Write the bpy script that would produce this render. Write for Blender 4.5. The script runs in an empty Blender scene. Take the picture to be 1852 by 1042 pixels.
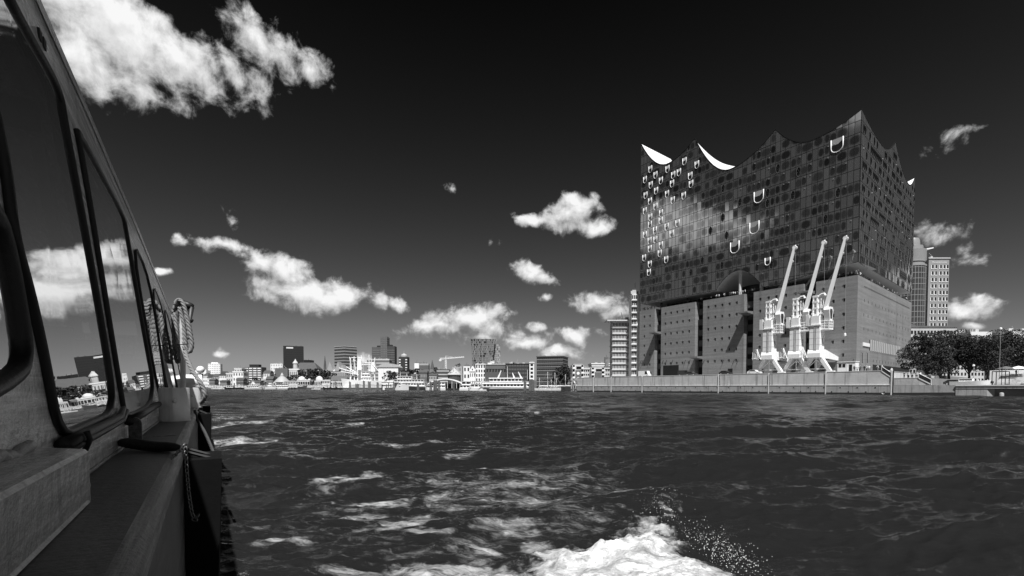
import bpy, bmesh, math, random
import numpy as np
from mathutils import Matrix, Vector

random.seed(7)
RNG = np.random.default_rng(11)
S = bpy.context.scene
COL = S.collection

# ------------------------------------------------------------------ camera
FPX, PX, PY, PITCH = 900.0, 926.0, 730.0, math.radians(1.85)   # lens of the photograph (1852 px wide)
EYE = np.array([0.0, 0.0, 2.0])
cam_d = bpy.data.cameras.new('camera'); cam = bpy.data.objects.new('camera', cam_d); COL.objects.link(cam)
cam_d.sensor_width = 36; cam_d.lens = 36 * FPX / 1852
cam_d.shift_y = (PY - 521.0) / 1852
cam_d.clip_start = 0.05; cam_d.clip_end = 9000
cam.location = EYE; cam.rotation_euler = (math.radians(90) - PITCH, 0, 0)
S.camera = cam
S.view_settings.view_transform = 'Standard'; S.view_settings.look = 'None'
S.cycles.sample_clamp_direct = 1.6; S.cycles.sample_clamp_indirect = 1.2      # no stray sparks from the sun in the ripples
S.view_settings.gamma = 1; S.view_settings.exposure = 0.4; S.view_settings.use_curve_mapping = False

def ray(px, py):
    a = (px - PX) / FPX; b = (PY - py) / FPX
    return np.array([a, math.cos(PITCH) + b * math.sin(PITCH), -math.sin(PITCH) + b * math.cos(PITCH)])
def atd(px, py, d):
    r = ray(px, py); return EYE + r * d / r[1]
def atz(px, py, z):
    r = ray(px, py); return EYE + r * (z - 2.0) / r[2]
def hitp(px, py, p0, n):
    r = ray(px, py); return EYE + r * (((p0 - EYE) @ n) / (r @ n))

# ------------------------------------------------------------------ sun and sky
SUN_EL = math.radians(60)
SX, SY = 0.12, -.9928                          # toward the sun, seen from above: straight behind the camera
SUN_ROT = math.atan2(SX, SY)                # compass angle from +Y
sd = bpy.data.lights.new('sun', 'SUN'); sd.energy = 5.0; sd.angle = math.radians(0.5); sd.color = (1, 1, 1)
sun = bpy.data.objects.new('sun', sd); COL.objects.link(sun)
sun.rotation_euler = Vector((SX * math.cos(SUN_EL), SY * math.cos(SUN_EL), math.sin(SUN_EL))).to_track_quat('Z', 'Y').to_euler()

class NT:
    """thin helper to write node trees"""
    def __init__(self, t): self.t = t
    def n(self, typ, **kw):
        x = self.t.nodes.new(typ)
        for k, v in kw.items():
            if k.startswith('i_'):
                key = k[2:]; key = int(key) if key.isdigit() else key
                self.set(x.inputs[key], v)
            else: setattr(x, k, v)
        return x
    def set(self, sock, v):
        if hasattr(v, 'is_output'): self.t.links.new(v, sock)
        else: sock.default_value = v
    def m(self, op, a, b=0.0, c=0.0, clamp=False):
        x = self.t.nodes.new('ShaderNodeMath'); x.operation = op; x.use_clamp = clamp
        for s, v in zip(x.inputs, (a, b, c)): self.set(s, v)
        return x.outputs[0]
    def mixf(self, f, a, b):
        x = self.t.nodes.new('ShaderNodeMix'); x.data_type = 'FLOAT'
        for s, v in zip(x.inputs[:4], (f, 0, a, b)):
            if s.name in ('Factor', 'A', 'B') and not (s.name == 'Factor' and s.type == 'VECTOR'): self.set(s, v)
        return x.outputs[0]
    def ss(self, v, lo, hi, a=0.0, b=1.0):
        x = self.t.nodes.new('ShaderNodeMapRange'); x.interpolation_type = 'SMOOTHSTEP'
        for s, q in zip(x.inputs[:5], (v, lo, hi, a, b)): self.set(s, q)
        return x.outputs[0]
    def noise(self, vec, scale, detail=4, rough=.55, dist=0.0):
        x = self.n('ShaderNodeTexNoise'); x.noise_dimensions = '3D'
        if vec is not None: self.t.links.new(vec, x.inputs['Vector'])
        x.inputs['Scale'].default_value = scale; x.inputs['Detail'].default_value = detail
        x.inputs['Roughness'].default_value = rough; x.inputs['Distortion'].default_value = dist
        return x.outputs[0]

# clouds of the photograph: centre and radii measured on it, tilt in degrees, weight; turned into compass directions below
CLOUDS = [
 # the great cloud at the upper left
 (205, 45, 150, 72, -18, 1.2), (310, 95, 115, 55, -28, 1.05), (150, 115, 115, 62, 0, .8), (250, 150, 95, 32, -15, .5),
 (70, 110, 80, 60, 0, .5), (490, 92, 85, 46, -24, .62), (555, 120, 42, 30, -25, .62), (440, 150, 70, 38, -10, .6), (370, 165, 40, 22, -25, .45),
 # mid left
 (555, 528, 95, 32, -3, 1.1), (522, 492, 46, 34, 0, 1.0), (475, 478, 36, 22, 0, .75), (622, 536, 46, 26, 0, .85), (395, 442, 62, 15, -6, .6), (322, 430, 30, 9, -5, .42), (440, 462, 26, 10, -10, .42),
 (490, 540, 45, 20, 0, .75), (290, 491, 15, 10, 10, .6), (684, 545, 15, 15, -20, .5), (722, 547, 20, 12, -10, .6), (417, 393, 24, 13, -20, .38), (650, 650, 25, 17, 10, .75),
 # over the skyline
 (845, 575, 70, 30, 0, .95), (800, 592, 75, 20, 8, .75), (885, 592, 40, 26, 5, .7), (950, 622, 50, 20, 0, .8), (1008, 640, 50, 14, 0, .75), (868, 612, 40, 15, 0, .6), (935, 605, 35, 10, -10, .5),
 (1042, 604, 46, 19, -10, .85), (1030, 385, 52, 30, 12, 1.0), (1080, 405, 34, 17, 0, .85), (972, 393, 45, 14, 8, .75), (1035, 362, 20, 16, 0, .85),
 (965, 493, 48, 15, -12, .8), (985, 535, 17, 10, 0, .6), (1072, 548, 50, 20, -10, .72), (1118, 572, 34, 16, 0, .75), (960, 590, 22, 9, 0, .45), (1160, 590, 40, 14, 0, .6), (397, 640, 17, 8, 0, .7),
 (810, 340, 12, 10, 0, .33), (890, 440, 14, 8, 0, .32),
 # right of the hall
 (1765, 558, 58, 17, 4, .8), (1772, 584, 24, 7, 0, .6), (1755, 242, 70, 17, 8, .3), (1700, 425, 52, 20, -5, .5), (1750, 462, 50, 22, -12, .45),
]
# clouds outside the frame, (azimuth, elevation, radius az, radius el) in degrees: the bright patches mirrored in the glass hall
CLOUDS_OUT = [(-85, 16.6, 6.2, 3.3, 8, 1.6), (-90.5, 16.2, 4.5, 1.6, 0, 1.1), (-103, 25.5, 5, 3.4, 15, 1.5), (57, 9.2, 4.5, 2.2, 0, 1.3), (70, 13, 8, 3.5, 0, .9), (84, 9, 9, 3, 0, .8),
 (-62, 9, 6, 1.8, 0, .7), (-70, 32, 9, 5, -20, .8), (-125, 15, 12, 4, 0, .9), (-150, 28, 14, 6, 0, .9), (165, 20, 14, 5, 0, .9), (135, 30, 12, 6, 0, .8), (110, 17, 10, 4, 0, .9), (95, 40, 10, 6, 0, .7), (-30, 62, 12, 7, 0, .7)]

def azel(px, py):
    r = ray(px, py); r = r / np.linalg.norm(r)
    return math.atan2(r[0], r[1]), math.asin(r[2])
blobs = []
for (x, y, rx, ry, rot, w) in CLOUDS:
    a, e = azel(x, y)
    ra = abs(azel(x + rx * .5, y)[0] - azel(x - rx * .5, y)[0]); re_ = abs(azel(x, y + ry * .5)[1] - azel(x, y - ry * .5)[1])
    blobs.append((a, e, ra * 1.28, re_ * 1.32, math.radians(rot), w))
for (a, e, ra, re_, rot, w) in CLOUDS_OUT:
    blobs.append((math.radians(a), math.radians(e), math.radians(ra), math.radians(re_), math.radians(rot), w))

def cloud_group(name, sel):
    g = bpy.data.node_groups.new(name, 'ShaderNodeTree')
    g.interface.new_socket('P', in_out='INPUT', socket_type='NodeSocketVector')
    g.interface.new_socket('D', in_out='OUTPUT', socket_type='NodeSocketFloat')
    G = NT(g); gi = g.nodes.new('NodeGroupInput'); go = g.nodes.new('NodeGroupOutput')
    P = gi.outputs[0]
    # ragged edges: bend the coordinates before the cloud shapes are read
    wn = G.n('ShaderNodeTexNoise'); wn.noise_dimensions = '3D'; g.links.new(P, wn.inputs['Vector'])
    wn.inputs['Scale'].default_value = 14; wn.inputs['Detail'].default_value = 3
    w1 = G.n('ShaderNodeVectorMath', operation='SUBTRACT'); g.links.new(wn.outputs['Color'], w1.inputs[0]); w1.inputs[1].default_value = (.5, .5, .5)
    w2 = G.n('ShaderNodeVectorMath', operation='SCALE'); g.links.new(w1.outputs[0], w2.inputs[0]); w2.inputs['Scale'].default_value = .055
    w3 = G.n('ShaderNodeVectorMath', operation='ADD'); g.links.new(P, w3.inputs[0]); g.links.new(w2.outputs[0], w3.inputs[1])
    PW = w3.outputs[0]
    acc = None
    for (a, e, ra, re_, rot, w) in sel:
        mp = G.n('ShaderNodeMapping', vector_type='TEXTURE'); g.links.new(PW, mp.inputs['Vector'])
        mp.inputs['Location'].default_value = (a, e, 0); mp.inputs['Rotation'].default_value = (0, 0, rot); mp.inputs['Scale'].default_value = (ra, re_, 1)
        ln = G.n('ShaderNodeVectorMath', operation='LENGTH'); g.links.new(mp.outputs[0], ln.inputs[0])
        v = G.m('MULTIPLY_ADD', ln.outputs['Value'], -w, w)       # weight at the centre, 0 on the rim
        acc = v if acc is None else G.m('SMOOTH_MAX', acc, v, .12)
    n1 = G.noise(P, 26, 9, .62, .25)
    n2 = G.noise(P, 9, 4, .5, .2)
    d = G.m('MULTIPLY_ADD', G.m('SUBTRACT', n1, .5), 1.45, acc)
    d = G.m('MULTIPLY_ADD', G.m('SUBTRACT', n2, .5), .9, d)
    g.links.new(d, go.inputs[0]); return g

world = bpy.data.worlds.new('World'); S.world = world; world.use_nodes = True
wt = world.node_tree; wt.nodes.clear(); Wn = NT(wt)
world.cycles.sampling_method = 'MANUAL'; world.cycles.sample_map_resolution = 1024
sky = Wn.n('ShaderNodeTexSky', sky_type='NISHITA', sun_disc=False, sun_elevation=SUN_EL, sun_rotation=SUN_ROT, air_density=1.0, dust_density=.6, ozone_density=1.0)
sep = Wn.n('ShaderNodeSeparateColor'); wt.links.new(sky.outputs[0], sep.inputs[0])
red = sep.outputs[0]                                           # the deep red filter of the black and white film
SKY_G, SKY_K = 1.75, 0.165
skyv = Wn.m('MULTIPLY', Wn.m('POWER', Wn.m('MAXIMUM', red, 1e-4), SKY_G), SKY_K)
skyv = Wn.m('MAXIMUM', Wn.m('SUBTRACT', skyv, .122), .022)      # hard contrast of the print
skyv = Wn.m('DIVIDE', skyv, Wn.m('MULTIPLY_ADD', skyv, .07, 1.0))
tc = Wn.n('ShaderNodeTexCoord'); sx = Wn.n('ShaderNodeSeparateXYZ'); wt.links.new(tc.outputs['Generated'], sx.inputs[0])
az = Wn.m('ARCTAN2', sx.outputs[0], sx.outputs[1]); el = Wn.m('ARCSINE', sx.outputs[2])
cb = Wn.n('ShaderNodeCombineXYZ'); Wn.set(cb.inputs[0], az); Wn.set(cb.inputs[1], el)
cb2 = Wn.n('ShaderNodeCombineXYZ'); Wn.set(cb2.inputs[0], Wn.m('ADD', az, .004)); Wn.set(cb2.inputs[1], Wn.m('ADD', el, .016))
def background(v):
    comb = Wn.n('ShaderNodeCombineColor')
    for k in range(3): Wn.set(comb.inputs[k], v)
    bg = Wn.n('ShaderNodeBackground'); wt.links.new(comb.outputs[0], bg.inputs[0]); bg.inputs[1].default_value = 0.078
    return bg.outputs[0]
def cloudy(name, sel):
    g = cloud_group(name, sel); dd = []
    for c in (cb, cb2):
        gr = Wn.n('ShaderNodeGroup'); gr.node_tree = g; wt.links.new(c.outputs[0], gr.inputs[0]); dd.append(gr.outputs[0])
    d0, d1 = dd
    alpha = Wn.m('MULTIPLY', Wn.ss(d0, .07, .44), Wn.ss(el, -.01, .03))
    lit = Wn.m('MULTIPLY_ADD', Wn.m('SUBTRACT', d0, d1), .36, .46)
    lit = Wn.m('MULTIPLY_ADD', Wn.ss(d0, .10, .90), .42, lit)
    lit = Wn.m('MINIMUM', Wn.m('MAXIMUM', lit, .36), .98)
    return background(Wn.mixf(alpha, skyv, Wn.m('MULTIPLY', Wn.m('POWER', lit, 1.35), 9.4)))
# sectors of the compass, so that each direction only reads the clouds near it
EDGES = [math.radians(q) for q in (-180, -110, -60, -34, -22, -8, 6, 25, 60, 180)]
plain = background(skyv); cur = None
for k in range(len(EDGES) - 1):
    lo, hi = EDGES[k], EDGES[k + 1]
    sel = [b for b in blobs if b[0] + b[2] + .06 > lo and b[0] - b[2] - .06 < hi] or blobs[:1]
    sh = cloudy('cloud_density_%d' % k, sel)
    if cur is None: cur = sh
    else:
        ms = Wn.n('ShaderNodeMixShader'); Wn.set(ms.inputs[0], Wn.m('GREATER_THAN', az, lo)); wt.links.new(cur, ms.inputs[1]); wt.links.new(sh, ms.inputs[2]); cur = ms.outputs[0]
ms = Wn.n('ShaderNodeMixShader'); Wn.set(ms.inputs[0], Wn.m('LESS_THAN', el, -.012)); wt.links.new(cur, ms.inputs[1]); wt.links.new(plain, ms.inputs[2])
wo = Wn.n('ShaderNodeOutputWorld'); wt.links.new(ms.outputs[0], wo.inputs[0])

# ------------------------------------------------------------------ materials
MATS = {}
def mat(name, col, rough=.6, var=.25, scale=1.0, bump=0.0, bscale=None, spec=.5, metal=0.0, ior=None, streak=0.0, coat=0.0, detail=6, grain=0.0):
    """grey procedural paint, stone or metal: large and fine tone noise, optional relief and rain streaks"""
    if name in MATS: return MATS[name]
    m = bpy.data.materials.new(name); m.use_nodes = True; t = m.node_tree; N = NT(t)
    b = t.nodes['Principled BSDF']
    tc = N.n('ShaderNodeTexCoord'); ob = tc.outputs['Object']
    n = N.noise(ob, scale, detail, .6)
    f = N.m('MULTIPLY_ADD', N.m('SUBTRACT', n, .5), 2 * var, 1.0)
    if streak:
        mp = N.n('ShaderNodeMapping'); t.links.new(ob, mp.inputs['Vector']); mp.inputs['Scale'].default_value = (1, 1, .06)
        s = N.noise(mp.outputs[0], scale * 3.0, 5, .65)
        f = N.m('MULTIPLY', f, N.m('SUBTRACT', 1.0, N.m('MULTIPLY', N.ss(s, .5, .75), streak)))
    rv = rough
    if grain:                                  # long scratches and scuffs along local x
        mg = N.n('ShaderNodeMapping'); t.links.new(ob, mg.inputs['Vector']); mg.inputs['Scale'].default_value = (.35, 9, 9)
        gs = N.noise(mg.outputs[0], 2.2, 8, .72); sc2 = N.noise(ob, 5.0, 8, .75)
        f = N.m('MULTIPLY', f, N.m('MULTIPLY_ADD', N.ss(gs, .38, .66), 2 * grain, 1 - grain)); f = N.m('MULTIPLY_ADD', N.ss(sc2, .60, .70), grain * .9, f)
        rv = N.m('MULTIPLY_ADD', N.m('SUBTRACT', gs, .5), .5, rough, clamp=True)
    v = N.m('MULTIPLY', f, col, clamp=True)
    c = N.n('ShaderNodeCombineColor')
    for k in range(3): N.set(c.inputs[k], v)
    t.links.new(c.outputs[0], b.inputs['Base Color'])
    N.set(b.inputs['Roughness'], rv); b.inputs['Metallic'].default_value = metal
    b.inputs['Specular IOR Level'].default_value = spec
    if ior: b.inputs['IOR'].default_value = ior
    if coat: b.inputs['Coat Weight'].default_value = coat; b.inputs['Coat Roughness'].default_value = .12
    if bump:
        bn = N.noise(ob, bscale or scale * 6, 5, .6)
        bp = N.n('ShaderNodeBump'); bp.inputs['Strength'].default_value = bump; bp.inputs['Distance'].default_value = .02 if (bscale or scale * 6) > 5 else .1
        t.links.new(bn, bp.inputs['Height']); t.links.new(bp.outputs[0], b.inputs['Normal'])
    MATS[name] = m; return m

# ------------------------------------------------------------------ mesh builder
WM = {}                                   # world matrix of every object made here
class MB:
    def __init__(self): self.v = []; self.f = []
    def add(self, vs, fs):
        o = len(self.v); self.v.extend([tuple(map(float, p)) for p in vs]); self.f.extend([tuple(o + i for i in f) for f in fs]); return self
    def quad(self, a, b, c, d): return self.add([a, b, c, d], [(0, 1, 2, 3)])
    def poly(self, pts): return self.add(pts, [tuple(range(len(pts)))])
    def pbox(self, o, ax, ay, az_):       # parallelepiped from a corner and three edges
        o, ax, ay, az_ = map(np.asarray, (o, ax, ay, az_))
        p = [o, o + ax, o + ax + ay, o + ay, o + az_, o + ax + az_, o + ax + ay + az_, o + ay + az_]
        return self.add(p, [(3, 2, 1, 0), (4, 5, 6, 7), (0, 1, 5, 4), (1, 2, 6, 5), (2, 3, 7, 6), (3, 0, 4, 7)])
    def box(self, c, s, rz=0.0):          # centre, size
        c = np.asarray(c, float); cs, sn = math.cos(rz), math.sin(rz)
        ax = np.array([cs, sn, 0]) * s[0]; ay = np.array([-sn, cs, 0]) * s[1]; az_ = np.array([0, 0, s[2]])
        return self.pbox(c - (ax + ay + az_) / 2, ax, ay, az_)
    def prism(self, poly, z0, z1):        # vertical prism over a plan polygon, z0/z1 numbers or lists
        n = len(poly); z0 = [z0] * n if np.isscalar(z0) else z0; z1 = [z1] * n if np.isscalar(z1) else z1
        vs = [(p[0], p[1], z) for p, z in zip(poly, z0)] + [(p[0], p[1], z) for p, z in zip(poly, z1)]
        fs = [tuple(range(n - 1, -1, -1)), tuple(range(n, 2 * n))] + [(i, (i + 1) % n, n + (i + 1) % n, n + i) for i in range(n)]
        return self.add(vs, fs)
    def extrude(self, prof, off):         # closed outline of 3D points swept by a vector
        n = len(prof); prof = [np.asarray(p, float) for p in prof]; off = np.asarray(off, float)
        vs = prof + [p + off for p in prof]
        return self.add(vs, [tuple(range(n - 1, -1, -1)), tuple(range(n, 2 * n))] + [(i, (i + 1) % n, n + (i + 1) % n, n + i) for i in range(n)])
    def tube(self, pts, r, n=8, caps=True, closed=False):
        pts = [np.asarray(p, float) for p in pts]; k = len(pts)
        rs = [r] * k if np.isscalar(r) else r
        vs, fs = [], []; up = None
        for i in range(k):
            a = pts[(i - 1) % k] if closed or i > 0 else pts[0]; b = pts[(i + 1) % k] if closed or i < k - 1 else pts[-1]
            t = b - a; t = t / (np.linalg.norm(t) + 1e-12)
            if up is None:
                up = np.array([0, 0, 1.0]) if abs(t[2]) < .9 else np.array([1.0, 0, 0])
            x = np.cross(t, up); x = x / (np.linalg.norm(x) + 1e-12); y = np.cross(x, t); up = y
            for j in range(n):
                q = 2 * math.pi * j / n; vs.append(pts[i] + rs[i] * (math.cos(q) * x + math.sin(q) * y))
        for i in range(k if closed else k - 1):
            for j in range(n):
                i2 = (i + 1) % k; fs.append((i * n + j, i * n + (j + 1) % n, i2 * n + (j + 1) % n, i2 * n + j))
        if caps and not closed:
            fs.append(tuple(range(n - 1, -1, -1))); fs.append(tuple((k - 1) * n + j for j in range(n)))
        return self.add(vs, fs)
    def lathe(self, c, prof, n=16):       # profile of (radius, z) turned about a vertical axis
        c = np.asarray(c, float); vs, fs = [], []
        for (r, z) in prof:
            for j in range(n):
                q = 2 * math.pi * j / n; vs.append(c + [r * math.cos(q), r * math.sin(q), z])
        for i in range(len(prof) - 1):
            for j in range(n): fs.append((i * n + j, i * n + (j + 1) % n, (i + 1) * n + (j + 1) % n, (i + 1) * n + j))
        fs.append(tuple(range(n - 1, -1, -1))); fs.append(tuple((len(prof) - 1) * n + j for j in range(n)))
        return self.add(vs, fs)
    def ball(self, c, r, n=10, m=6, sz=1.0):
        return self.lathe(c, [(max(r * math.sin(math.pi * i / m), r * .02), -r * sz * math.cos(math.pi * i / m)) for i in range(m + 1)], n)
    def mesh(self, name, mtl, smooth=False, inv=None):
        me = bpy.data.meshes.new(name); vs = self.v
        if inv is not None:
            A = np.array(inv); vs = (np.asarray(self.v, float).reshape(-1, 3) @ A[:3, :3].T + A[:3, 3]).tolist()
        me.from_pydata(vs, [], self.f)
        if mtl is not None: me.materials.append(mtl)
        bm = bmesh.new(); bm.from_mesh(me)
        if smooth: bmesh.ops.remove_doubles(bm, verts=bm.verts, dist=1e-5)
        bmesh.ops.recalc_face_normals(bm, faces=bm.faces); bm.to_mesh(me); bm.free()
        if smooth:
            me.polygons.foreach_set('use_smooth', [True] * len(me.polygons))
            if smooth is not True: me.set_sharp_from_angle(angle=smooth)
        me.update(); return me
    def build(self, name, mtl, parent=None, smooth=False, kind=None, world=True, label=None, cat=None, group=None):
        """link as ONE object; points given in world space are taken into the parent's space"""
        inv = WM[parent.name].inverted() if (parent and world) else None
        o = bpy.data.objects.new(name, self.mesh(name, mtl, smooth, inv)); COL.objects.link(o)
        if parent: o.parent = parent; WM[o.name] = WM[parent.name].copy()
        else: WM[o.name] = Matrix.Identity(4)
        tag(o, label, cat, group, kind); return o
def tag(o, label=None, cat=None, group=None, kind=None):
    if label: o['label'] = label
    if cat: o['category'] = cat
    if group: o['group'] = group
    if kind: o['kind'] = kind
    return o
def thing(name, label, cat, loc=(0, 0, 0), rz=0.0, group=None):
    o = bpy.data.objects.new(name, None); COL.objects.link(o); o.empty_display_size = .5
    o.location = [float(q) for q in loc]; o.rotation_euler = (0, 0, rz)
    WM[o.name] = Matrix.Translation(Vector([float(q) for q in loc])) @ Matrix.Rotation(rz, 4, 'Z')
    return tag(o, label, cat, group)
def inst(name, me, parent, M, group=None):
    """a part sharing mesh data, placed by a world matrix"""
    o = bpy.data.objects.new(name, me); COL.objects.link(o)
    if parent: o.parent = parent; o.matrix_local = WM[parent.name].inverted() @ M
    else: o.matrix_world = M
    WM[o.name] = M.copy(); return o
def copy_thing(src, loc, rz=0.0, label=None):
    c = src.copy(); COL.objects.link(c); c.location = [float(q) for q in loc]; c.rotation_euler = (0, 0, rz)
    WM[c.name] = Matrix.Translation(Vector([float(q) for q in loc])) @ Matrix.Rotation(rz, 4, 'Z')
    if label: c['label'] = label
    for ch in [o for o in KIDS(src)]:
        d = ch.copy(); COL.objects.link(d); d.parent = c
        for g2 in KIDS(ch):
            e = g2.copy(); COL.objects.link(e); e.parent = d
    return c
def KIDS(o): return [q for q in COL.objects if q.parent == o]
def frame(o, x, y, z):                    # matrix from origin and axes
    M = Matrix.Identity(4)
    for i, a in enumerate((x, y, z, o)):
        for k in range(3): M[k][i] = float(a[k])
    return M

# ------------------------------------------------------------------ numpy noise
def _h(ix, iy, s):
    h = (ix.astype(np.int64) * 374761393 + iy.astype(np.int64) * 668265263 + s * 1442695041) & 0x7fffffff
    h = ((h ^ (h >> 13)) * 1274126177) & 0x7fffffff
    return ((h ^ (h >> 16)) & 0xffff) / 65535.0
def vnoise(x, y, s=0):
    x0 = np.floor(x); y0 = np.floor(y); fx = x - x0; fy = y - y0
    fx = fx * fx * fx * (fx * (fx * 6 - 15) + 10); fy = fy * fy * fy * (fy * (fy * 6 - 15) + 10)
    a = _h(x0, y0, s); b = _h(x0 + 1, y0, s); c = _h(x0, y0 + 1, s); d = _h(x0 + 1, y0 + 1, s)
    return (a * (1 - fx) + b * fx) * (1 - fy) + (c * (1 - fx) + d * fx) * fy
def fbm(x, y, o=5, s=0, g=.5):
    t = 0; a = 1; n = 0
    for i in range(o):
        t = t + a * vnoise(x * 2 ** i + 17.3 * i, y * 2 ** i - 9.1 * i, s + i); n += a; a *= g
    return t / n
# ------------------------------------------------------------------ river
QA = np.array([32.3, 231.0]); QB = np.array([104.0, 130.0]); QD = (QB - QA) / np.linalg.norm(QB - QA); QN = np.array([-QD[1], QD[0]])   # quay line, QN points inland
if QN @ np.array([1, 1]) < 0: QN = -QN
def quay(px):                             # point of the quay line seen at a picture column
    a = ray(px, 700); k = a[0] / a[1]
    t = (k * QA[1] - QA[0]) / (QD[0] - k * QD[1]); return QA + QD * t

def water_material():
    m = bpy.data.materials.new('river_water'); m.use_nodes = True; t = m.node_tree; N = NT(t); b = t.nodes['Principled BSDF']
    geo = N.n('ShaderNodeNewGeometry'); pos = geo.outputs['Position']
    at = N.n('ShaderNodeAttribute', attribute_name='foam'); fo = at.outputs['Fac']
    at2 = N.n('ShaderNodeAttribute', attribute_name='calm'); calm = at2.outputs['Fac']
    mp = N.n('ShaderNodeMapping'); t.links.new(pos, mp.inputs['Vector']); mp.inputs['Rotation'].default_value = (0, 0, .30); mp.inputs['Scale'].default_value = (.72, 1.55, 1)
    # torn lacing: cell walls bent by noise, thinning out where less air is in the water
    wv = N.n('ShaderNodeTexNoise'); t.links.new(mp.outputs[0], wv.inputs['Vector']); wv.inputs['Scale'].default_value = 2.2; wv.inputs['Detail'].default_value = 5
    sv = N.n('ShaderNodeVectorMath', operation='SCALE'); t.links.new(wv.outputs['Color'], sv.inputs[0]); sv.inputs['Scale'].default_value = .75
    av = N.n('ShaderNodeVectorMath', operation='ADD'); t.links.new(mp.outputs[0], av.inputs[0]); t.links.new(sv.outputs[0], av.inputs[1])
    def cells(sc, hi):
        vo = N.n('ShaderNodeTexVoronoi', feature='DISTANCE_TO_EDGE'); vo.inputs['Scale'].default_value = sc; t.links.new(av.outputs[0], vo.inputs['Vector']); return N.ss(vo.outputs['Distance'], hi, .0)
    n2 = N.noise(av.outputs[0], 5.0, 8, .72, .5); n1 = N.noise(mp.outputs[0], 1.3, 7, .65, .8)
    lace = N.m('MAXIMUM', cells(1.9, .26), N.m('MULTIPLY', cells(4.6, .3), .8))
    k = N.m('MULTIPLY_ADD', N.m('SUBTRACT', n2, .5), .95, fo)
    k = N.m('MULTIPLY_ADD', N.m('SUBTRACT', n1, .5), .9, k)
    solid = N.ss(k, .60, .98); thin = N.m('MULTIPLY', lace, N.ss(k, .2, .75, 0, .62))
    fac = N.m('MULTIPLY', N.m('MAXIMUM', solid, thin), N.ss(fo, .03, .2))
    n5 = N.noise(av.outputs[0], 1.6, 10, .74, .4); col = N.mixf(fac, .013, N.ss(n5, .32, .64, .30, .88)); c = N.n('ShaderNodeCombineColor')
    for q in range(3): N.set(c.inputs[q], col)
    t.links.new(c.outputs[0], b.inputs['Base Color'])
    N.set(b.inputs['Roughness'], N.mixf(fac, N.m('MULTIPLY_ADD', calm, N.ss(N.noise(mp.outputs[0], .11, 4, .6, .5), .35, .65, .10, .28), .05), .75)); b.inputs['IOR'].default_value = 1.333
    N.set(b.inputs['Specular IOR Level'], N.mixf(fac, .5, .25))
    h1 = N.noise(mp.outputs[0], 3.2, 5, .62, .4); h2 = N.noise(mp.outputs[0], .55, 4, .55, .3); h3 = N.noise(mp.outputs[0], 11, 5, .7, .3)
    hh = N.m('MULTIPLY_ADD', h2, N.mixf(calm, .05, .55), N.m('MULTIPLY', h1, N.mixf(calm, .05, .19)))
    hh = N.m('MULTIPLY_ADD', h3, N.mixf(fac, .006, .05), hh)
    bp = N.n('ShaderNodeBump'); bp.inputs['Strength'].default_value = .9; bp.inputs['Distance'].default_value = 1.0
    t.links.new(hh, bp.inputs['Height']); t.links.new(bp.outputs[0], b.inputs['Normal'])
    return m

def seg_poly_dist(x, y, poly):            # signed distance to a polygon, positive inside
    poly = np.asarray(poly); n = len(poly); dmin = np.full(x.shape, 1e9); ins = np.zeros(x.shape, bool)
    for i in range(n):
        a, b = poly[i], poly[(i + 1) % n]; ab = b - a
        tt = np.clip(((x - a[0]) * ab[0] + (y - a[1]) * ab[1]) / (ab @ ab + 1e-9), 0, 1)
        dmin = np.minimum(dmin, np.hypot(x - a[0] - tt * ab[0], y - a[1] - tt * ab[1]))
        c = ((a[1] > y) != (b[1] > y)) & (x < (b[0] - a[0]) * (y - a[1]) / (b[1] - a[1] + 1e-12) + a[0]); ins ^= c
    return np.where(ins, dmin, -dmin)
def sst(x, a, b): q = np.clip((x - a) / (b - a), 0, 1); return q * q * (3 - 2 * q)

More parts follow.
